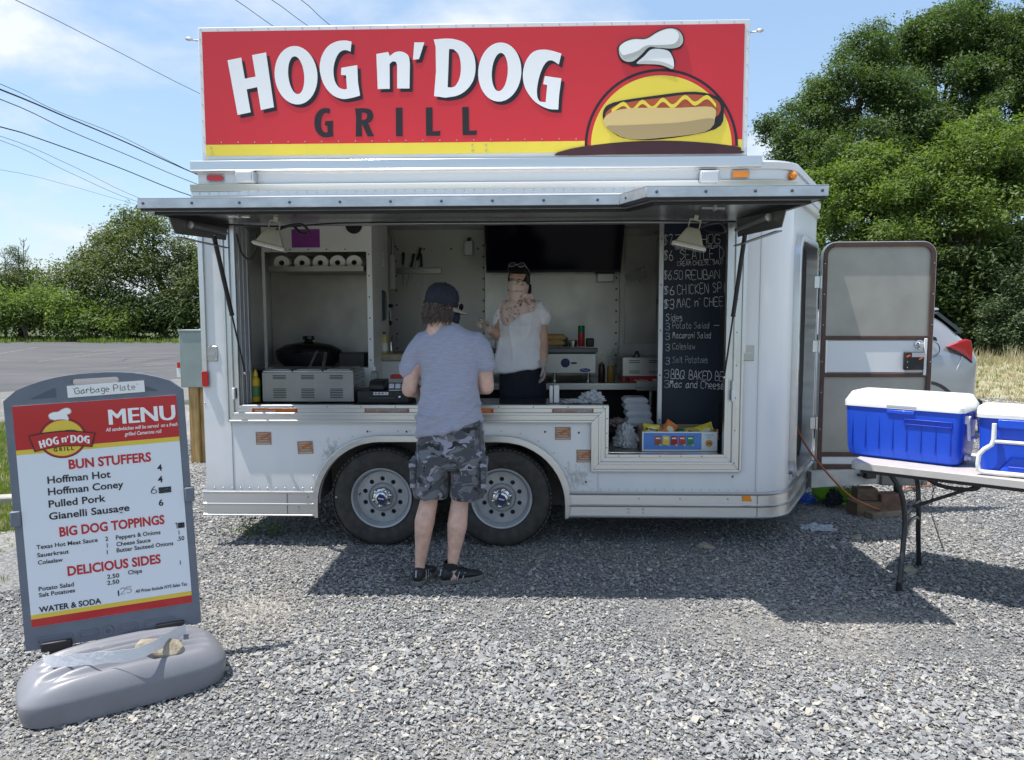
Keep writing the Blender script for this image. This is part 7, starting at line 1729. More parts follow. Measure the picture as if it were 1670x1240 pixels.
mb = MB(); mb.box(p0, p0 + .10, 2.92, 3.06, 0, a.z + .3); mb.build('post', m_post, ub, bev=.004); mb = MB(); mb.box(p0 + .104, p0 + .24, 2.96, 3.06, 0, a.z + .3); mb.build('post', m_post, ub, bev=.004)
mb = MB(); a = P(290, 615, 3.0); mb.box(a.x, a.x + .06, 2.98, 3.0, a.z, a.z + .10); mb.build('marker_plate', m_white, ub); a = P(291, 600, 3.0); mb = MB(); mb.box(a.x, a.x + .05, 2.972, 2.979, a.z, a.z + .06); mb.build('red_marker', m_redl, ub)
m_cpaint = mat('silver_car_paint', (.36, .375, .40), .30, .6, coat=.8); m_cglass = mat('car_glass', (.02, .025, .03), .05, coat=.5); m_cdark = mat('car_trim', (.025, .025, .028), .6)
car = thing('parked_car', 'silver hatchback car parked behind the open trailer door with its red tail lamp showing', 'car', (4.0, 5.2, 0))
YC = 5.45; XR = P(1590, 600, 4.95).x - .07; ZK = 1.0
ST = [(0.00, .50, .58, .46, .52, .80, .84), (0.03, .70, .74, .54, .46, 1.0, 1.06), (.08, .79, .80, .59, .38, 1.06, 1.26), (.22, .86, .85, .62, .32, 1.09, 1.35), (.38, .88, .87, .64, .28, 1.10, 1.50), (.54, .885, .88, .655, .26, 1.10, 1.60), (.8, .89, .885, .67, .24, 1.10, 1.66),
      (1.4, .885, .885, .68, .22, 1.07, 1.68), (2.0, .885, .885, .68, .22, 1.05, 1.66), (2.5, .885, .88, .66, .22, 1.03, 1.57), (2.95, .88, .88, .64, .22, 1.02, 1.30), (3.2, .87, .86, .66, .23, 1.0, 1.10), (3.7, .84, .82, .60, .26, .90, .96), (4.05, .76, .72, .5, .32, .80, .84), (4.2, .62, .6, .4, .40, .66, .70)]
def carring(s):
    d, wl, wb, wr, zb_, zm, zr = s; x = XR - d; h = []
    pr = [(0, zb_), (wl * .8, zb_), (wl, zb_ + .08), (wl + .012, zb_ + (zm - zb_) * .5), (wb, zm - .06), (wb - .012, zm), (wr + (wb - wr) * .45, zm + (zr - zm) * .5), (wr, zr - .05 * min(1, (zr - zm) / .3)), (wr * .8, zr - .005), (0, zr + .01)]
    r_ = [(x, YC - y, z * ZK) for y, z in pr] + [(x, YC + y, z * ZK) for y, z in pr[-2:0:-1]]; return r_
mb = MB(); mb.loft([carring(s) for s in ST]); body = mb.build('body', m_cpaint, car, smooth=50, sub=2)
WXR, WXF = XR - .76, XR - 3.38
for x in (WXR, WXF):
    for s_ in (-1, 1):
        yy = YC + s_ * .80; F = Matrix.Translation((x, yy, .33)) @ Matrix.Rotation(R(90) * (1 if s_ < 0 else -1), 4, 'X')
        mb = MB(); mb.lathe([(.43, .0), (.43, .098), (.39, .104), (.385, .05), (.001, .05)], 40, F); mb.build('wheel_arch', m_cdark, car, smooth=40)
        wh = bpy.data.objects.new('wheel', None); COL.objects.link(wh); wh.location = (x, yy, .33); wh.parent = car; wh.matrix_parent_inverse = WM(car).inverted()
        mb = MB(); mb.lathe([(.20, .08), (.24, .09), (.31, .085), (.33, .06), (.33, -.12)], 36, F, caps=False); mb.build('tyre', m_tyre, wh, smooth=40)
        mb = MB(); mb.lathe([(.20, .085), (.19, .06), (.05, .075), (.001, .08)], 30, F); mb.build('rim', m_rim, wh, smooth=40)
mb = MB(); ya = YC - .885
mb.prism([(XR - .98, .98 + .05), (XR - .55, 1.14), (XR - .60, 1.30), (XR - 1.1, 1.46), (XR - 1.9, 1.45), (XR - 2.6, 1.04)], [], 0, .02, Matrix.Translation((0, YC - .80, 0)) @ Matrix.Rotation(R(-0), 4, 'X')); mb.build('side_window', m_cglass, car)
for y0_, y1_ in ((-.60, .60),):
    mb = MB(); v = [(XR - .20, YC + y0_ - .02, 1.345), (XR - .20, YC + y1_, 1.345), (XR - .52, YC + y1_ - .04, 1.60), (XR - .52, YC + y0_ + .0, 1.60)]; mb.add(v + [(p[0] + .04, p[1], p[2] + .022) for p in v], [(0, 1, 2, 3), (7, 6, 5, 4), (0, 4, 5, 1), (1, 5, 6, 2), (2, 6, 7, 3), (3, 7, 4, 0)]); mb.build('rear_window', m_cglass, car)
mb = MB(); mb.loft([[(XR - .75, YC + y, 1.66 + z) for y, z in ((-.60, -.03), (-.56, .02), (.56, .02), (.60, -.03))], [(XR - .49, YC + y, 1.668 + z) for y, z in ((-.60, -.02), (-.56, .012), (.56, .012), (.60, -.02))], [(XR - .46, YC + y, 1.665 + z) for y, z in ((-.57, -.01), (-.56, .005), (.56, .005), (.57, -.01))]]); mb.build('roof_spoiler', m_cpaint, car, bev=.01)
m_tail = mat('tail_lamp_red', (.50, .01, .02), .12, coat=.8)
tl = [(q.x, q.z) for q in (P(c_[0], c_[1], YC - .80) for c_ in ((1541, 565), (1556, 559), (1573, 553), (1581, 556), (1584, 572), (1583, 589), (1567, 578)))]
def onbody(x, z, off=.012):
    d = XR - x; k = 0
    while k < len(ST) - 2 and ST[k + 1][0] < d: k += 1
    t = max(0, min(1, (d - ST[k][0]) / (ST[k + 1][0] - ST[k][0]))); wb = ST[k][2] * (1 - t) + ST[k + 1][2] * t; return (x, YC - wb - off, z * ZK)
mb = MB(); n_ = len(tl); vf = [onbody(a, c, .006) for a, c in tl]; vb = [onbody(a, c, -.06) for a, c in tl]; cf = onbody(P(1570, 568, YC - .8).x, P(1570, 568, YC - .8).z, .010)
mb.add(vf + vb + [cf], [(i, (i + 1) % n_, 2 * n_) for i in range(n_)] + [(i, n_ + i, n_ + (i + 1) % n_, (i + 1) % n_) for i in range(n_)]); o = mb.build('tail_lamp', m_tail, car, bev=.004)
def cpx(px, py, off=.008): q = P(px, py, YC - .8); return onbody(q.x, q.z, off)
mb = MB(); mb.tube([cpx(1540, 566), cpx(1567, 579), cpx(1583, 591)], .009, n=5); mb.build('lamp_lower_edge', m_cdark, car)
mb = MB(); mb.tube([cpx(1565, 581, .003), cpx(1556, 600, .003), cpx(1548, 617, .003)], .005, n=5); mb.build('panel_gap', m_white, car)
mb = MB(); mb.tube([cpx(1548, 617, .003), cpx(1570, 612, .0), cpx(1588, 622, -.01)], .006, n=5); mb.build('bumper_seam', m_cdark, car)
mb = MB(); mb.prism(circ(P(1519, 570, YC - .88).x, P(1519, 570, YC - .88).z, .10, 28), [circ(P(1519, 570, YC - .88).x, P(1519, 570, YC - .88).z, .095, 28)], YC - .897, YC - .880); mb.build('fuel_flap', m_cdark, car)
mb = MB(); mb.box(XR - .02, XR + .03, YC - .72, YC + .72, .36, .50); mb.box(XR - .30, XR + .03, YC - .80, YC - .60, .34, .50); mb.build('rear_bumper', m_cdark, car, bev=.03)
mb = MB(); mb.box(XR - .02, XR + .012, YC - .26, YC + .26, .78, .90); mb.build('plate_recess', m_cdark, car)
mb = MB(); mb.box(XR - 4.16, XR - 4.05, YC - .7, YC - .45, .60, .72); mb.box(XR - 4.16, XR - 4.05, YC + .45, YC + .7, .60, .72); mb.build('headlight', m_glass, car, bev=.02)
def remesh(mb, voxel, name, m, parent, smooth=4, disp=None, smooth_angle=None, kind=None):
    me = bpy.data.meshes.new(name); me.from_pydata(mb.v, [], mb.f); me.validate()
    bm = bmesh.new(); bm.from_mesh(me); bmesh.ops.recalc_face_normals(bm, faces=bm.faces); bm.to_mesh(me); bm.free()
    o = bpy.data.objects.new(name, me); COL.objects.link(o)
    r = o.modifiers.new('r', 'REMESH'); r.mode = 'VOXEL'; r.voxel_size = voxel
    s = o.modifiers.new('s', 'SMOOTH'); s.factor = .5; s.iterations = smooth
    bpy.context.view_layer.update()
    dg = bpy.context.evaluated_depsgraph_get(); m2 = bpy.data.meshes.new_from_object(o.evaluated_get(dg)); bpy.data.objects.remove(o); bpy.data.meshes.remove(me)
    if disp:
        n_ = len(m2.vertices); co = np.empty(n_ * 3); no = np.empty(n_ * 3); m2.vertices.foreach_get('co', co); m2.vertices.foreach_get('normal', no); co = co.reshape(-1, 3); no = no.reshape(-1, 3)
        d = np.array([disp(Vector(c)) for c in co]); co += no * d[:, None]; m2.vertices.foreach_set('co', co.ravel())
    m2.materials.clear(); m2.materials.append(m)
    co = np.empty(len(m2.vertices) * 3); m2.vertices.foreach_get('co', co); co = co.reshape(-1, 3); lo, hi = co.min(0), co.max(0); c = np.array([(lo[0] + hi[0]) / 2, (lo[1] + hi[1]) / 2, lo[2]])
    m2.vertices.foreach_set('co', (co - c).ravel()); m2.update()
    ob = bpy.data.objects.new(name, m2); COL.objects.link(ob); ob.location = tuple(c); m2.name = name
    if parent is not None: ob.parent = parent; ob.matrix_parent_inverse = WM(parent).inverted()
    m2.polygons.foreach_set('use_smooth', [True] * len(m2.polygons))
    if kind: ob['kind'] = kind
    return ob
def limb(mb, st, side=(1, 0, 0), n=16, sub=4, M=None):
    "st: (point, half width along side, half depth); ends rounded"
    cs = spline([s[0] for s in st], sub); k = len(cs); ra = lerp1([s[1] for s in st], k); rb = lerp1([s[2] for s in st], k); rings = []
    for i in range(k):
        d = (cs[min(i + 1, k - 1)] - cs[max(i - 1, 0)]).normalized(); a = Vector(side); a = (a - d * a.dot(d)).normalized(); b_ = d.cross(a)
        rings.append([tuple(cs[i] + a * math.cos(2 * math.pi * j / n) * ra[i] + b_ * math.sin(2 * math.pi * j / n) * rb[i]) for j in range(n)])
    d0 = (cs[1] - cs[0]).normalized(); d1 = (cs[-1] - cs[-2]).normalized()
    def cap(ring, c, d, r, s): return [tuple(Vector(c) + (Vector(p) - Vector(c)) * s + d * r * .55) for p in ring]
    rings = [cap(rings[0], cs[0], -d0, min(ra[0], rb[0]), .6)] + rings + [cap(rings[-1], cs[-1], d1, min(ra[-1], rb[-1]), .6)]
    mb.loft(rings, M=M); return mb
def head(mb, M, s=1.0, female=False):
    Z = [(.122, .022, .028, -.012), (.112, .048, .060, -.012), (.09, .067, .084, -.010), (.055, .076, .096, -.006), (.015, .0755, .098, -.003), (-.02, .071, .093, .003), (-.05, .064, .083, .010), (-.078, .054, .066, .020), (-.098, .041, .048, .032), (-.110, .024, .028, .042)]
    rings = []
    for z, rx, ry, cy in Z:
        if female: rx *= .93; ry *= .94
        rings.append([(math.copysign(abs(math.cos(a)) ** .92, math.cos(a)) * rx * s, (cy + math.sin(a) * ry) * s, z * s) for a in [2 * math.pi * j / 24 for j in range(24)]])
    mb.loft(rings, M=M)
    mb.tube([M @ Vector((0, .090 * s, .022 * s)), M @ Vector((0, .104 * s, .0)), M @ Vector((0, .114 * s, -.018 * s)), M @ Vector((0, .098 * s, -.030 * s))], [.007, .009, .0135, .008], n=10)
    for k in (-1, 1):
        mb.ball(((.073 if not female else .068) * k * s, -.004, -.004), .009, .020, .031, 12, M=M)
        mb.tube([M @ Vector((.014 * k, .092 * s, .032)), M @ Vector((.034 * k, .089 * s, .036)), M @ Vector((.052 * k, .074 * s, .030))], .008, n=8)
        mb.ball((.036 * k, .078 * s, -.022), .020, .014, .018, 10, M=M)
    mb.tube([M @ Vector((-.022, .092 * s, -.052)), M @ Vector((0, .098 * s, -.050)), M @ Vector((.022, .092 * s, -.052))], [.004, .008, .004], n=8)
    mb.tube([M @ Vector((-.018, .090 * s, -.062)), M @ Vector((0, .095 * s, -.063)), M @ Vector((.018, .090 * s, -.062))], [.004, .008, .004], n=8)
    mb.tube([M @ Vector((0, -.022, -.05)), M @ Vector((0, -.028, -.11)), M @ Vector((0, -.034, -.19))], [.056, .053, .062] if not female else [.046, .044, .052], n=18)
def handm(mb, wrist, d, nrm, s=1.0, thumb=1, curl=(.4, .5, .6, .65), length=1.0):
    "palm and five fingers; d = way the hand points, nrm = out of the back of the hand, thumb = side (+1/-1) along nrm x d"
    d = Vector(d).normalized(); nrm = Vector(nrm); nrm = (nrm - d * nrm.dot(d)).normalized(); sd = nrm.cross(d) * thumb; w = Vector(wrist)
    limb(mb, [(w - d * .03 * s, .026 * s, .019 * s), (w + d * .01 * s, .029 * s, .018 * s), (w + d * .05 * s, .040 * s, .017 * s), (w + d * .085 * s, .041 * s, .014 * s)], side=sd, n=14)
    for i, (off, ln, r_) in enumerate(((.029, .074, .0088), (.010, .082, .0092), (-.009, .076, .0088), (-.027, .060, .0078))):
        b0 = w + d * (.080 - .004 * abs(i - 1)) * s + sd * off * s; c = curl[i]; pts_ = [b0 - d * .02 * s, b0]; ang = 0; p_ = b0
        for seg, fr in enumerate((.44, .31, .25)):
            ang += c * (.9, 1.1, .8)[seg]; dd = d * math.cos(ang) - nrm * math.sin(ang); p_ = p_ + dd * ln * fr * s; pts_.append(p_)
        mb.tube(spline(pts_, 3), [r_ * s * 1.08, r_ * s * 1.02, r_ * s * .9, r_ * s * .72], n=10)
        mb.ball(pts_[-1], r_ * s * .76, n=8)
    b0 = w + d * .022 * s + sd * .026 * s; t1 = b0 + (d * .55 + sd * .75 - nrm * .25).normalized() * .040 * s; t2 = t1 + (d * .85 + sd * .25 - nrm * .45).normalized() * .030 * s; t3 = t2 + (d * .9 - nrm * .5).normalized() * .024 * s
    mb.tube(spline([b0 - d * .01 * s, t1, t2, t3], 4), [.014 * s, .012 * s, .0105 * s, .008 * s], n=10); mb.ball(t3, .0085 * s, n=8)
m_skin = mat('skin_fair', (.60, .39, .31), .5, var=.16, vs=22, sss=.12, bump=.06, bs=120); m_skin2 = mat('skin_tanned', (.58, .36, .27), .5, var=.08, vs=14, sss=.10)

YM = -.72
def m_(px, py, y=YM): return P(px, py, y)
k_ = (YM + 5.1) / FPX
man = thing('person', 'person in grey t-shirt, camouflage shorts and dark cap, standing back to camera at the window', 'person', (-.56, -.74, 0))
HM = Matrix.Translation(m_(721, 502) + Vector((0, 0, .0))) @ Matrix.Rotation(R(-52), 4, 'Z') @ Matrix.Rotation(R(-6), 4, 'X')
mb = MB(); head(mb, HM)
nk = m_(728, 535)
limb(mb, [(HM @ Vector((0, -.02, -.07)), .058, .060), (nk, .062, .062), (m_(730, 552), .085, .07)])
limb(mb, [(m_(731, 548), .10, .07), (m_(732, 562), .185, .085), (m_(733, 600), .165, .105), (m_(734, 650), .160, .12), (m_(734, 700), .170, .125), (m_(735, 735), .165, .12)])
for s_, sh_, el, wr in ((-1, m_(684, 563), m_(667, 636, YM - .02), m_(697, 640, -.42)), (1, m_(784, 563), m_(794, 632, YM - .0), m_(768, 632, -.40))):
    limb(mb, [(sh_, .058, .056), (sh_.lerp(el, .5), .050, .048), (el, .044, .043)]); mb.ball(el, .043, n=12)
    limb(mb, [(el, .043, .043), (el.lerp(wr, .35), .044, .042), (wr, .027, .024)])
    handm(mb, wr, (wr - el).normalized() + Vector((0, 0, .05)), (-.3 * s_, 0, 1), thumb=1 if s_ > 0 else -1, curl=(.7, .75, .8, .8)) if s_ > 0 else handm(mb, wr, (wr - el).normalized() + Vector((0, 0, .05)), (.3, 0, 1), thumb=-1, curl=(.7, .75, .8, .8))
for hip, kn, cf, an, hl in ((m_(707, 740), m_(700, 815), m_(693, 850, YM - .01), m_(685, 922), m_(685, 935)), (m_(762, 740), m_(750, 818), m_(746, 856, YM - .01), m_(738, 920), m_(738, 935))):
    limb(mb, [(hip, .085, .10), (hip.lerp(kn, .6), .072, .08), (kn, .052, .056), (cf + Vector((0, -.012, 0)), .060, .064), (cf.lerp(an, .55), .043, .045), (an, .030, .036), (hl + Vector((0, 0, .0)), .033, .04)])
    limb(mb, [(hl + Vector((0, -.02, -.012)), .03, .03), (hl + Vector((.02, .08, -.03)), .036, .026)])
remesh(mb, .007, 'body', m_skin, man, smooth=4)

m_shirt = mat('heather_shirt', (.31, .325, .42), .9, var=.10, vs=70, stretch=(.35, .35, 2.2), bump=.18, bs=260, sheen=.25)
def shirt_fold(v):
    t = max(0, min(1, (1.32 - v.z) / .35)); side_ = abs((v.x + .50) / .17)
    q = Vector((v.x * 5 + v.z * 3.2, v.y * 4, v.z * 13)); f = 1 - abs(noise.noise(q)) * 2
    g_ = 1 - abs(noise.noise(Vector((v.x * 9 - v.z * 7, v.y * 8, v.z * 5 + 9)))) * 2
    return (f ** 3 if f > 0 else 0) * .020 * t + (g_ ** 3 if g_ > 0 else 0) * .012 * (.35 + .65 * t) + noise.noise(v * 6) * .006
mb = MB(); n_ = 28
def tr(px, py, hw, hd, y=YM, tilt=0.0, sq=.85):
    c = m_(px, py, y); r_ = []
    for j in range(n_):
        a = 2 * math.pi * j / n_; cx_, sy_ = math.copysign(abs(math.cos(a)) ** sq, math.cos(a)), math.copysign(abs(math.sin(a)) ** sq, math.sin(a))
        r_.append((c.x + cx_ * hw * k_, c.y + sy_ * hd, c.z + cx_ * tilt * k_))
    return r_
TRS = [tr(729, 529, 17, .062), tr(729, 533, 22, .070), tr(730, 539, 36, .082), tr(731, 547, 50, .095), tr(732, 558, 58, .108), tr(733, 575, 55, .120), tr(734, 600, 48, .128), tr(734, 630, 46, .138), tr(734, 660, 48, .150), tr(733, 682, 53, .158, tilt=8), tr(733, 696, 55, .160, tilt=14), tr(733, 697.5, 52, .150, tilt=14)]
mb.loft(TRS)
for sh0, sh1, hm, r0, r1 in ((m_(697, 556), m_(680, 575), m_(664, 609), .070, .062), (m_(769, 556), m_(784, 572), m_(793, 603), .070, .062)):
    d = (hm - sh1).normalized()
    limb(mb, [(sh0, r0, .075), (sh1, .066, .070), (sh1.lerp(hm, .55), .063, .066), (hm - d * .015, r1, .064)], sub=4)
remesh(mb, .008, 'shirt', m_shirt, man, smooth=5, disp=shirt_fold)
mb = MB(); cr_ = [HM @ Vector((0, 0, 0))]
mb.tube([Vector(p) for p in tr(729, 530.5, 19, .062, y=YM + .005)] + [Vector(tr(729, 530.5, 19, .062, y=YM + .005)[0])], .006, n=6, caps=False); mb.build('collar', m_shirt, man, smooth=60)

m_camo = bpy.data.materials.new('camouflage_cloth'); m_camo.use_nodes = True; t, b, n, l = nodes_of(m_camo); b.inputs['Roughness'].default_value = .9; b.inputs['Sheen Weight'].default_value = .2
tcn = n('ShaderNodeTexCoord'); prev = None
for i, (sc_, th, col, off) in enumerate(((10, .0, (.060, .066, .078), 0), (11, .52, (.135, .145, .165), 5.3), (14, .57, (.27, .28, .34), 11.1), (13, .60, (.015, .016, .020), 21.7))):
    mp_ = n('ShaderNodeMapping'); mp_.inputs['Location'].default_value = (off, off * .7, off * 1.3); mp_.inputs['Scale'].default_value = (.85, .85, 1.25); l(tcn.outputs['Object'], mp_.inputs[0])
    nz = n('ShaderNodeTexNoise'); nz.inputs['Scale'].default_value = sc_; nz.inputs['Detail'].default_value = 2.2; nz.inputs['Roughness'].default_value = .55; nz.inputs['Distortion'].default_value = .7; l(mp_.outputs[0], nz.inputs['Vector'])
    if prev is None:
        c = n('ShaderNodeRGB'); c.outputs[0].default_value = (*col, 1); prev = c.outputs[0]; continue
    mr = n('ShaderNodeMapRange'); mr.inputs['From Min'].default_value = th; mr.inputs['From Max'].default_value = th + .012; l(nz.outputs['Fac'], mr.inputs[0])
    mx_ = n('ShaderNodeMix'); mx_.data_type = 'RGBA'; l(mr.outputs[0], mx_.inputs[0]); l(prev, mx_.inputs[6]); mx_.inputs[7].default_value = (*col, 1); prev = mx_.outputs[2]
l(prev, b.inputs['Base Color']); nb = n('ShaderNodeTexNoise'); nb.inputs['Scale'].default_value = 300; bp_ = n('ShaderNodeBump'); bp_.inputs['Strength'].default_value = .15; bp_.inputs['Distance'].default_value = .002
l(tcn.outputs['Object'], nb.inputs['Vector']); l(nb.outputs['Fac'], bp_.inputs['Height']); l(bp_.outputs[0], b.inputs['Normal'])
mb = MB(); mb.loft([tr(735, 681, 50, .135), tr(735, 690, 52, .142), tr(735, 715, 54, .150), tr(735, 738, 56, .155), tr(735, 752, 54, .145), tr(735, 760, 50, .12)])
for s_, hp, mid, hm in ((-1, m_(706, 740), m_(703, 775), m_(702, 808)), (1, m_(764, 740), m_(764, 775), m_(762, 810))):
    mb.loft([[(c.x + math.cos(a) * hw, c.y + math.sin(a) * hd, c.z) for a in [2 * math.pi * j / 24 for j in range(24)]] for c, hw, hd in ((hp, .092, .145), (hp.lerp(mid, .5), .094, .132), (mid, .094, .120), (mid.lerp(hm, .6), .095, .112), (hm, .097, .110), (hm + Vector((0, 0, -.004)), .092, .10))])
def short_fold(v):
    f = 1 - abs(noise.noise(Vector((v.x * 7, v.y * 7, v.z * 14 + 4)))) * 2; g_ = 1 - abs(noise.noise(Vector((v.x * 14, v.y * 14, v.z * 4)))) * 2
    return max(0, f) ** 3 * .009 + max(0, g_) ** 3 * .006 + noise.noise(v * 5) * .005
shorts = remesh(mb, .008, 'shorts', m_camo, man, smooth=4, disp=short_fold)
for x_, y_ in ((m_(677, 765).x, YM - .02), (m_(790, 768).x, YM - .02)):
    mb = MB(); c = m_(674, 768); F = Matrix.Translation((x_, y_, c.z)); mb.box(-.016, .016, -.085, .075, -.085, .07, F); p_ = mb.build('cargo_pocket', m_camo, shorts, bev=.012, seg=3); mb = MB(); mb.box(-.020, .020, -.090, .080, .035, .082, F); mb.build('pocket_flap', m_camo, shorts, bev=.008, seg=3)
m_shoe = mat('shoe_black', (.02, .021, .024), .6, var=.3, vs=60, bump=.3, bs=120); m_sole = mat('sole_grey', (.13, .125, .115), .7, var=.15, vs=30); m_sock = mat('sock_black', (.015, .015, .017), .9)
for an, rot, lab in ((m_(686, 935), R(-14), 0), (m_(737, 935), R(-62), 1)):
    g_ = Vector((an.x, an.y, 0)); F = Matrix.Translation(g_) @ Matrix.Rotation(rot, 4, 'Z')
    so = bpy.data.objects.new('shoe', None); COL.objects.link(so); so.location = g_; so.parent = man; so.matrix_parent_inverse = WM(man).inverted()
    def rg(y, w, z0, z1, nn=16): return [(math.cos(2 * math.pi * j / nn) * w, y, (z0 + z1) / 2 + math.sin(2 * math.pi * j / nn) * (z1 - z0) / 2) for j in range(nn)]
    mb = MB()
    for y in (0,): pass
    mb.loft([rg(-.072, .020, .035, .075), rg(-.060, .036, .028, .105), rg(-.03, .040, .026, .112), rg(.01, .040, .026, .105), rg(.05, .042, .026, .088), rg(.10, .046, .026, .072), rg(.15, .045, .026, .062), rg(.185, .034, .028, .052), rg(.198, .018, .030, .042)], M=F); mb.build('upper', m_shoe, so, smooth=60, sub=1)
    out_ = [(-.078, .018), (-.070, .034), (-.03, .041), (.02, .040), (.07, .045), (.12, .050), (.165, .044), (.195, .028), (.205, .010)]
    mb = MB(); loop = [(w, y) for y, w in out_] + [(-w, y) for y, w in out_[::-1]]; mb.prism(loop, [], .006, .034, F @ XZ); mb.build('sole', m_sole, so, bev=.006, seg=2)
    mb = MB()
    for s_ in (-1, 1):
        for q in range(3): mb.tube([F @ Vector((.043 * s_, -.02 + q * .035, .035)), F @ Vector((.036 * s_, .0 + q * .035, .085 - q * .008))], .003, n=5)
    mb.tube([F @ Vector((-.0, -.0735, .06)), F @ Vector((0, -.066, .10))], .005, n=5); mb.build('reflective_stripe', mat('stripe_grey', (.35, .36, .38), .4), so, kind='stuff')
    mb = MB()
    for q in range(4): mb.tube([F @ Vector((-.022, .03 + q * .022, .096 - q * .008)), F @ Vector((0, .035 + q * .022, .102 - q * .008)), F @ Vector((.022, .03 + q * .022, .096 - q * .008))], .003, n=5)
    mb.build('laces', m_sock, so, kind='stuff')
    if lab: mb = MB(); mb.lathe([(.042, .09), (.043, .118), (.039, .135), (.036, .135)], 18, F @ Matrix.Translation((0, -.01, 0)), caps=False); mb.build('sock', m_sock, so, smooth=60)
m_navy = mat('cap_navy', (.016, .018, .028), .85, var=.2, vs=40, bump=.15, bs=200); m_brim = mat('brim_tan', (.30, .27, .22), .85, var=.2, vs=40)
prof = [(.0905, -.010), (.093, .020), (.090, .055), (.078, .090), (.055, .113), (.025, .124), (.001, .127)]
HC = HM @ Matrix.Translation((0, -.008, .018)) @ Matrix.Rotation(R(-7), 4, 'X') @ Matrix.Diagonal((.93, 1.14, 1.0, 1))
cp_ = None; mb = MB(); mb.lathe(prof, 36, HC, caps=False); mb.lathe([(.0885, -.010), (.0905, -.010)], 36, HC, caps=False); cap_o = mb.build('cap', m_navy, man, smooth=60)
mb = MB()
for q in range(6):
    a = q * math.pi / 3 + .5; mb.tube([HC @ Vector((math.cos(a) * (r_ + .001), math.sin(a) * (r_ + .001), z)) for r_, z in prof], .0014, n=4)
mb.tube([HC @ Vector((math.cos(a) * .0925, math.sin(a) * .0925, -.006)) for a in np.linspace(0, 2 * math.pi, 30)], .004, n=5, caps=False)
mb.ball(HC @ Vector((0, 0, .128)), .008, .008, .005, 10); mb.build('cap_seam', m_navy, cap_o, kind='stuff')
mb = MB(); v = []; f = []
for i in range(13):
    a = R(20 + 140 * i / 12)
    for j in range(5):
        r_ = .090 + .066 * j / 4 * (math.sin((a - R(20)) / R(140) * math.pi) ** .6); v.append((math.cos(a) * r_ * .98, math.sin(a) * r_, -.004 - .012 * (j / 4) ** 1.5 - .016 * abs(math.cos(a)) * j / 4))
for k2 in range(2):
    base = len(v) // 1 if False else 0
nv = len(v); v2 = v + [(x, y, z - .004) for x, y, z in v]
for i in range(12):
    for j in range(4): q = i * 5 + j; f += [(q, q + 5, q + 6, q + 1), (nv + q, nv + q + 1, nv + q + 6, nv + q + 5)]
for i in range(12): f += [(i * 5 + 4, (i + 1) * 5 + 4, nv + (i + 1) * 5 + 4, nv + i * 5 + 4)]
mb.add(v2, f, HC); mb.build('cap_brim', m_brim, cap_o, smooth=60)
Fw = HC @ Matrix.Rotation(R(180), 4, 'Z'); mb = MB()
q0 = [HC @ Vector((math.cos(a) * .0955, math.sin(a) * .0955, .016)) for a in [R(205 + 5 * i) for i in range(8)]]
mb.tube([p_ + Vector((0, 0, .003 * math.sin(i * 2.2))) for i, p_ in enumerate(q0)], .0028, n=4); mb.build('cap_print', m_lw, cap_o)
m_hair = mat('hair_brown_grey', (.075, .056, .045), .6, var=.55, vs=50, stretch=(1, 1, .3)); rr = random.Random(4)
mb = MB()
for q in range(520):
    a = R(rr.uniform(162, 378)); rad = rr.uniform(.070, .090); z0 = rr.uniform(-.035, .025); ln = rr.uniform(.04, .085); p_ = Vector((math.cos(a) * rad * .90, math.sin(a) * rad * 1.12 - .006, z0)); pts_ = [p_]; ph = rr.uniform(0, 6); wv = rr.uniform(.004, .011)
    for k2 in range(1, 7):
        t = k2 / 6; pts_.append(Vector((p_.x * (1 + .10 * t) + wv * math.sin(ph + t * 8), p_.y * (1 + .08 * t) + wv * math.cos(ph + t * 7), z0 - ln * t)))
    mb.tube([HM @ x for x in pts_], [.0046, .0038, .0014], n=4)
mb.build('hair', m_hair, man, smooth=70, kind='stuff')
mb = MB()
for q in range(150):
    a = R(rr.uniform(20, 160)); p_ = Vector((math.cos(a) * .062, math.sin(a) * .085 + .01, rr.uniform(-.09, -.04))); mb.tube([HM @ p_, HM @ (p_ * 1.05 + Vector((0, .004, -.022))), HM @ (p_ * 1.03 + Vector((rr.uniform(-.006, .006), .004, -.045)))], [.004, .003, .001], n=4)
mb.build('beard', m_hair, man, smooth=70, kind='stuff')
mb = MB(); rings = []
for z, s_ in ((-.020, 1.06), (-.045, 1.10), (-.075, 1.08), (-.098, .98)):
    rings.append([(math.cos(R(8 + 164 * j / 20)) * .0745 * s_ * (1 - max(0, -z - .05) * 4), math.sin(R(8 + 164 * j / 20)) * .100 * s_ + .008, z) for j in range(21)])
v = [p for r_ in rings for p in r_]; f = [(i * 21 + j, i * 21 + j + 1, (i + 1) * 21 + j + 1, (i + 1) * 21 + j) for i in range(3) for j in range(20)]; mb.add(v, f, HM); o = mb.build('face_mask', mat('mask_navy', (.012, .016, .03), .9), man, smooth=60); so_ = o.modifiers.new('s', 'SOLIDIFY'); so_.thickness = .003
mb = MB()
for k2 in (-1, 1):
    mb.tube([HM @ Vector((k2 * .034 + math.cos(a) * .024, .108, .014 + math.sin(a) * .019)) for a in np.linspace(0, 6.283, 17)], .0018, n=5, caps=False); mb.tube([HM @ Vector((k2 * .058, .104, .020)), HM @ Vector((k2 * .078, .03, .018)), HM @ Vector((k2 * .080, -.01, .008))], .0018, n=5)
mb.tube([HM @ Vector((-.010, .109, .016)), HM @ Vector((.010, .109, .016))], .0018, n=5); gl = mb.build('glasses', m_black, man, smooth=60)
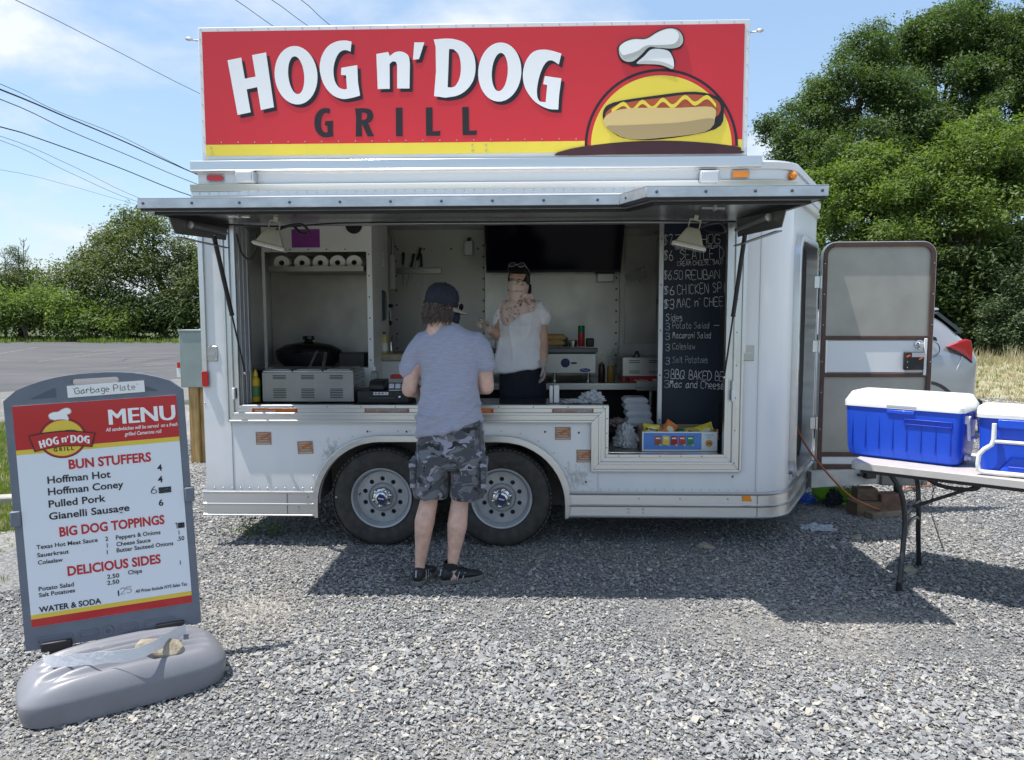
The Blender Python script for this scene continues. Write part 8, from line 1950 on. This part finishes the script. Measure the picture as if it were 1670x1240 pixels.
for k2 in (-1, 1): mb = MB(); mb.prism(circ(k2 * .034, .014, .023, 16, .018), [], .1075, .1085, HM); mb.build('lens', mat('dark_lens', (.03, .025, .02), .05, coat=.5), gl)
for k2 in (-1, 1):
    mb = MB(); mb.ball((.031 * k2, .080, .014), .0125, .0125, .0125, 12, M=HM); mb.build('eye', m_lw, man, smooth=60)

YW = .70; kw = (YW + 5.1) / FPX
def w_(px, py, y=YW): return P(px, py, y)
wo_ = thing('person', 'person in white t-shirt with a pink floral scarf over the face, serving inside the trailer', 'person', (w_(850, 600).x, YW, .455))
HW = Matrix.Translation(w_(846, 459, YW - .02)) @ Matrix.Rotation(R(180 - 16), 4, 'Z') @ Matrix.Rotation(R(-3), 4, 'Y') @ Matrix.Rotation(R(-3), 4, 'X')
mb = MB(); head(mb, HW, .96, True)
limb(mb, [(w_(849, 478), .045, .045), (w_(850, 492), .060, .055), (w_(850, 502), .12, .07), (w_(850, 512), .155, .085), (w_(850, 540), .145, .10), (w_(849, 570), .135, .10), (w_(850, 605), .165, .12), (w_(853, 640), .175, .125)])
el = w_(886, 562, YW - .02); wr = w_(886, 596, YW - .10)
shw = w_(881, 508); limb(mb, [(shw, .050, .050), (shw.lerp(el, .5), .045, .045), (el, .039, .038)]); limb(mb, [(el, .039, .038), (el.lerp(wr, .4), .037, .036), (wr, .024, .022)])
handL = MB(); handm(handL, wr, (.10, -.12, -1), (1, .1, .1), .92, thumb=-1, curl=(.35, .4, .45, .5))
el2 = w_(812, 547, YW - .05); wr2 = w_(791, 533, YW - .26); sh2 = w_(820, 510)
limb(mb, [(sh2, .050, .050), (sh2.lerp(el2, .5), .044, .044), (el2, .038, .038)]); limb(mb, [(el2, .038, .038), (el2.lerp(wr2, .4), .036, .036), (wr2, .024, .022)])
handR = MB(); handm(handR, wr2, (-.45, -.75, .45), (-.1, .5, .85), .92, thumb=1, curl=(.12, 1.25, 1.35, 1.4))
mb.v += [v for v in handL.v]; 
base = len(mb.v) - len(handL.v); mb.f += [tuple(base + i for i in f_) for f_ in handL.f]
base = len(mb.v); mb.v += handR.v; mb.f += [tuple(base + i for i in f_) for f_ in handR.f]
for px0, px1 in ((835, 836), (868, 867)):
    h0 = w_(px0, 640); mb2 = None; limb(mb, [(h0, .09, .10), (Vector((h0.x, YW, .85)), .065, .075), (Vector((h0.x, YW, .60)), .05, .055), (Vector((h0.x, YW, .50)), .038, .04), (Vector((h0.x, YW - .10, .48)), .036, .025)])
remesh(mb, .006, 'body', m_skin2, wo_, smooth=3)
m_glove = mat('glove_film', (.70, .66, .62), .25, alpha=.42, bump=.4, bs=60)
for hb, nm in ((handL, 'glove'), (handR, 'glove')):
    g_ = remesh(hb, .006, nm, m_glove, wo_, smooth=3, disp=lambda v: .0022 + .002 * noise.noise(v * 60))
for c_, d_ in ((wr, (.1, -.1, -1)), (wr2, (-.4, -.75, .4))):
    d_ = Vector(d_).normalized(); M = Matrix.Translation(c_ - d_ * .02) @ d_.to_track_quat('Z', 'Y').to_matrix().to_4x4(); mb = MB(); mb.lathe([(.040, -.02), (.034, 0), (.030, .02), (.033, .04)], 16, M, caps=False); mb.build('glove_cuff', m_glove, wo_, smooth=60)
m_tee = mat('white_tee', (.82, .81, .83), .9, var=.05, vs=8, bump=.12, bs=220, sheen=.2)
def wr_(px, py, hw, hd, y=YW, tilt=0.0, sq=.88):
    c = w_(px, py, y); r_ = []
    for j in range(n_):
        a = 2 * math.pi * j / n_; cx_, sy_ = math.copysign(abs(math.cos(a)) ** sq, math.cos(a)), math.copysign(abs(math.sin(a)) ** sq, math.sin(a)); r_.append((c.x + cx_ * hw * kw, c.y + sy_ * hd, c.z + cx_ * tilt * kw))
    return r_
n_ = 28
mb = MB(); mb.loft([wr_(851, 486, 14, .055), wr_(851, 490, 22, .066), wr_(851, 496, 31, .080), wr_(850, 505, 36, .095), wr_(849, 520, 35, .120), wr_(848, 533, 35, .135, y=YW - .012), wr_(847, 548, 35, .122), wr_(847, 568, 37, .120), wr_(847, 588, 39.5, .132, tilt=3), wr_(847, 602, 41, .140, tilt=5), wr_(847, 603.5, 38.5, .132, tilt=5)])
for a0_, a1_, a2_ in ((w_(875, 500), w_(884, 512), w_(886, 526)), (w_(826, 500), w_(817, 514), w_(813, 529))):
    limb(mb, [(a0_, .058, .060), (a1_, .056, .058), (a2_, .053, .055)])
def tee_fold(v):
    f = 1 - abs(noise.noise(Vector((v.x * 11 + 3, v.y * 6, v.z * 3.0)))) * 2; g_ = 1 - abs(noise.noise(Vector((v.x * 6 + v.z * 6, v.y * 8, v.z * 9)))) * 2; t = max(0, min(1, (1.75 - v.z) / .3))
    return max(0, f) ** 3 * .012 * t + max(0, g_) ** 3 * .006 + noise.noise(v * 7) * .004
remesh(mb, .008, 't_shirt', m_tee, wo_, smooth=4, disp=tee_fold)
m_pant = mat('navy_trousers', (.010, .012, .022), .8, var=.2, vs=30)
mb = MB(); mb.loft([wr_(851, 592, 36, .118), wr_(852, 612, 38, .130), wr_(853, 640, 39, .138), wr_(853, 655, 37, .13)])
for cx_ in (835, 870):
    c = w_(cx_, 640); limb(mb, [(c, .098, .125), (Vector((c.x, YW, .85)), .080, .092), (Vector((c.x, YW, .62)), .062, .07), (Vector((c.x, YW, .49)), .056, .064)])
remesh(mb, .010, 'trousers', m_pant, wo_, smooth=3, disp=lambda v: noise.noise(v * 9) * .006)
for cx_ in (835, 870):
    c = w_(cx_, 640); mb = MB(); mb.loft([[(c.x + math.cos(2 * math.pi * j / 14) * w2, YW + y_, .452 + h2 * (1 + math.sin(2 * math.pi * j / 14)) / 2) for j in range(14)] for y_, w2, h2 in ((.06, .03, .07), (.03, .042, .09), (-.06, .045, .07), (-.14, .04, .05), (-.17, .02, .03))]); mb.build('shoe', m_shoe, wo_, smooth=60)
m_dh = mat('hair_black', (.012, .010, .010), .35, var=.4, vs=60, stretch=(1, 1, .2)); mb = MB(); rr = random.Random(9)
for q in range(560):
    a = R(rr.uniform(-32, 212)) - math.pi * 0; a = -a; ph = rr.uniform(0, 1); st_ = Vector((math.cos(a) * .03 * ph, .075 - .05 * abs(math.cos(a)) * ph, .100)); pts_ = []
    az = rr.uniform(0, 360); fr = math.sin(R(az)); el0 = 82 - 104 + (48 if fr > .3 else 0)
    for k2 in range(7):
        t = k2 / 6; ph2 = R(86 + (el0 - 86) * t); hx_ = math.cos(R(az)) * math.cos(ph2); hy_ = math.sin(R(az)) * math.cos(ph2); hz2 = math.sin(ph2)
        pts_.append(HW @ Vector((hx_ * .0785, hy_ * .099 - .006 + .004 * math.sin(k2 + q), hz2 * (.122 if hz2 > 0 else .095) + .004)))
    mb.tube(pts_, [.0065, .0075, .003], n=5)
for q in range(60):
    x_ = rr.uniform(.045, .085); b_ = Vector((-x_, -.03, -.02)); mb.tube([HW @ b_, HW @ (b_ + Vector((-.004, -.005, -.05))), HW @ (b_ + Vector((-.0, .0, -.10 + rr.uniform(0, .03))))], [.006, .005, .002], n=5)
mb.build('hair', m_dh, wo_, smooth=70, kind='stuff')
mb = MB(); mb.lathe([(.078, -.05), (.083, .0), (.079, .045), (.066, .085), (.042, .112), (.015, .122), (.001, .123)], 28, HW @ Matrix.Translation((0, -.020, .004)) @ Matrix.Rotation(R(24), 4, 'X') @ Matrix.Diagonal((.95, 1.2, 1, 1)), caps=False); mb.build('hair_crown', m_dh, wo_, smooth=70)
mb = MB()
for k2 in (-1, 1):
    mb.tube([HW @ (Vector((k2 * .036 + math.cos(a) * .027, .060 - .020 * math.sin(a), .124 + math.sin(a) * .016))) for a in np.linspace(0, 6.283, 17)], .0022, n=5, caps=False); mb.tube([HW @ Vector((k2 * .062, .056, .122)), HW @ Vector((k2 * .085, .02, .085)), HW @ Vector((k2 * .083, -.03, .045))], .0024, n=5)
mb.tube([HW @ Vector((-.010, .062, .124)), HW @ Vector((.010, .062, .124))], .0022, n=5); gl = mb.build('sunglasses', m_alud, wo_, smooth=60)
for k2 in (-1, 1):
    mb = MB(); F = HW @ Matrix.Translation((k2 * .036, .0595, .124)) @ Matrix.Rotation(R(48), 4, 'X'); mb.prism(circ(0, 0, .026, 16, .021), [], -.001, .001, F); mb.build('lens', mat('dark_lens2', (.008, .008, .01), .05, coat=.5), gl)
for k2 in (-1, 1):
    mb = MB(); mb.ball((.030 * k2, .0755, .012), .0125, .0125, .0110, 14, M=HW); e_ = mb.build('eye', mat('eye_white', (.6, .57, .54), .3), wo_, smooth=60)
    mb = MB(); mb.ball((.030 * k2, .0845, .012), .0055, .0045, .0055, 10, M=HW); mb.build('iris', mat('iris_dark', (.03, .018, .01), .2), e_, smooth=60)
    mb = MB(); mb.tube([HW @ Vector((k2 * .014, .0885, .034)), HW @ Vector((k2 * .032, .0885, .040)), HW @ Vector((k2 * .052, .0745, .034))], [.0024, .0034, .0015], n=5); mb.build('eyebrow', m_dh, wo_, smooth=60)
    mb = MB(); mb.tube([HW @ Vector((k2 * .016, .0835, .013)), HW @ Vector((k2 * .030, .0890, .020)), HW @ Vector((k2 * .047, .0790, .013))], .0026, n=5); mb.build('eyelid', m_dh, wo_, smooth=60)
m_scarf = bpy.data.materials.new('floral_scarf'); m_scarf.use_nodes = True; t, b, n, l = nodes_of(m_scarf); b.inputs['Roughness'].default_value = .85
tcn = n('ShaderNodeTexCoord'); prev = None; c = n('ShaderNodeRGB'); c.outputs[0].default_value = (.74, .56, .49, 1); prev = c.outputs[0]
for sc_, th, col, off in ((15, .60, (.42, .25, .27), 0), (24, .64, (.16, .07, .09), 4), (22, .66, (.30, .22, .08), 9), (45, .66, (.05, .03, .04), 15)):
    mp_ = n('ShaderNodeMapping'); mp_.inputs['Location'].default_value = (off, off, off); l(tcn.outputs['Object'], mp_.inputs[0]); nz = n('ShaderNodeTexNoise'); nz.inputs['Scale'].default_value = sc_; nz.inputs['Detail'].default_value = 2; nz.inputs['Distortion'].default_value = 1.2; l(mp_.outputs[0], nz.inputs['Vector'])
    mr = n('ShaderNodeMapRange'); mr.inputs['From Min'].default_value = th; mr.inputs['From Max'].default_value = th + .02; l(nz.outputs['Fac'], mr.inputs[0]); mx_ = n('ShaderNodeMix'); mx_.data_type = 'RGBA'; l(mr.outputs[0], mx_.inputs[0]); l(prev, mx_.inputs[6]); mx_.inputs[7].default_value = (*col, 1); prev = mx_.outputs[2]
l(prev, b.inputs['Base Color'])
mb = MB(); rings = []; nj = 36
for z, sx_, sy_, cy in ((-.008, .0745, .102, -.0), (-.012, .078, .107, .002), (-.040, .078, .108, .006), (-.070, .074, .100, .008), (-.100, .070, .088, .006), (-.130, .072, .080, -.004), (-.160, .085, .086, -.012), (-.175, .088, .085, -.014)):
    rings.append([(math.cos(2 * math.pi * j / nj) * sx_, math.sin(2 * math.pi * j / nj) * sy_ + cy + (.012 if abs(j - 9) < 2 and z > -.05 else 0), z + (.010 if math.sin(2 * math.pi * j / nj) > .5 else -.012 * (1 - math.sin(2 * math.pi * j / nj))) * (1 if z > -.03 else 0) + .003 * math.sin(j * 1.7 + z * 60)) for j in range(nj)])
mb.loft(rings, M=HW, caps=False); mb.tube([HW @ Vector(p) for p in rings[1][1:18]], .0035, n=5); mb.tube([HW @ Vector(((p[0]) * 1.02, p[1] * 1.03, p[2] - .002)) for p in rings[3][2:17]], .004, n=5); o = mb.build('scarf', m_scarf, wo_, smooth=70); s_ = o.modifiers.new('s', 'SOLIDIFY'); s_.thickness = .003
poly = [pxy(*q, YW) for q in ((829, 486), (836, 480), (866, 480), (872, 488), (873, 504), (868, 509), (856, 512), (848, 514), (838, 523), (829, 531), (822, 530), (810, 515), (813, 500))]
def inside(x, z):
    c_ = False; j = len(poly) - 1
    for i in range(len(poly)):
        if (poly[i][1] > z) != (poly[j][1] > z) and x < (poly[j][0] - poly[i][0]) * (z - poly[i][1]) / (poly[j][1] - poly[i][1]) + poly[i][0]: c_ = not c_
        j = i
    return c_
xs = [p[0] for p in poly]; zs_ = [p[1] for p in poly]; st_ = .005; nx = int((max(xs) - min(xs)) / st_) + 1; nz_ = int((max(zs_) - min(zs_)) / st_) + 1; v = []; f = []
RW = [(w_(851, 486).z, 14 * kw, .055), (w_(851, 496).z, 31 * kw, .080), (w_(850, 505).z, 36 * kw, .095), (w_(849, 520).z, 35 * kw, .122), (w_(848, 535).z, 35 * kw, .140)]
cxw = w_(850, 505).x
def front(x, z):
    for i in range(len(RW) - 1):
        if RW[i][0] >= z >= RW[i + 1][0]: t = (RW[i][0] - z) / (RW[i][0] - RW[i + 1][0]); rx, ry = RW[i][1] * (1 - t) + RW[i + 1][1] * t, RW[i][2] * (1 - t) + RW[i + 1][2] * t; break
    else: rx, ry = (RW[0][1], RW[0][2]) if z > RW[0][0] else (RW[-1][1], RW[-1][2])
    u = min(.97, abs(x - cxw) / rx); return YW - ry * math.sqrt(1 - u * u) - .020 - .008 * noise.noise(Vector((x * 30, z * 14, 0))) - .010 * abs(math.sin((x - cxw) * 38 + z * 12))
for i in range(nx + 1):
    for j in range(nz_ + 1): x = min(xs) + i * st_; z = min(zs_) + j * st_; v.append((x, front(x, z), z))
for i in range(nx):
    for j in range(nz_):
        if inside(min(xs) + (i + .5) * st_, min(zs_) + (j + .5) * st_): q = i * (nz_ + 1) + j; f.append((q, q + nz_ + 1, q + nz_ + 2, q + 1))
used = sorted({i for q in f for i in q}); re_ = {a: i for i, a in enumerate(used)}; mb = MB(); mb.add([v[a] for a in used], [tuple(re_[a] for a in q) for q in f]); o = mb.build('scarf_drape', m_scarf, wo_, smooth=70); s_ = o.modifiers.new('s', 'SOLIDIFY'); s_.thickness = .003
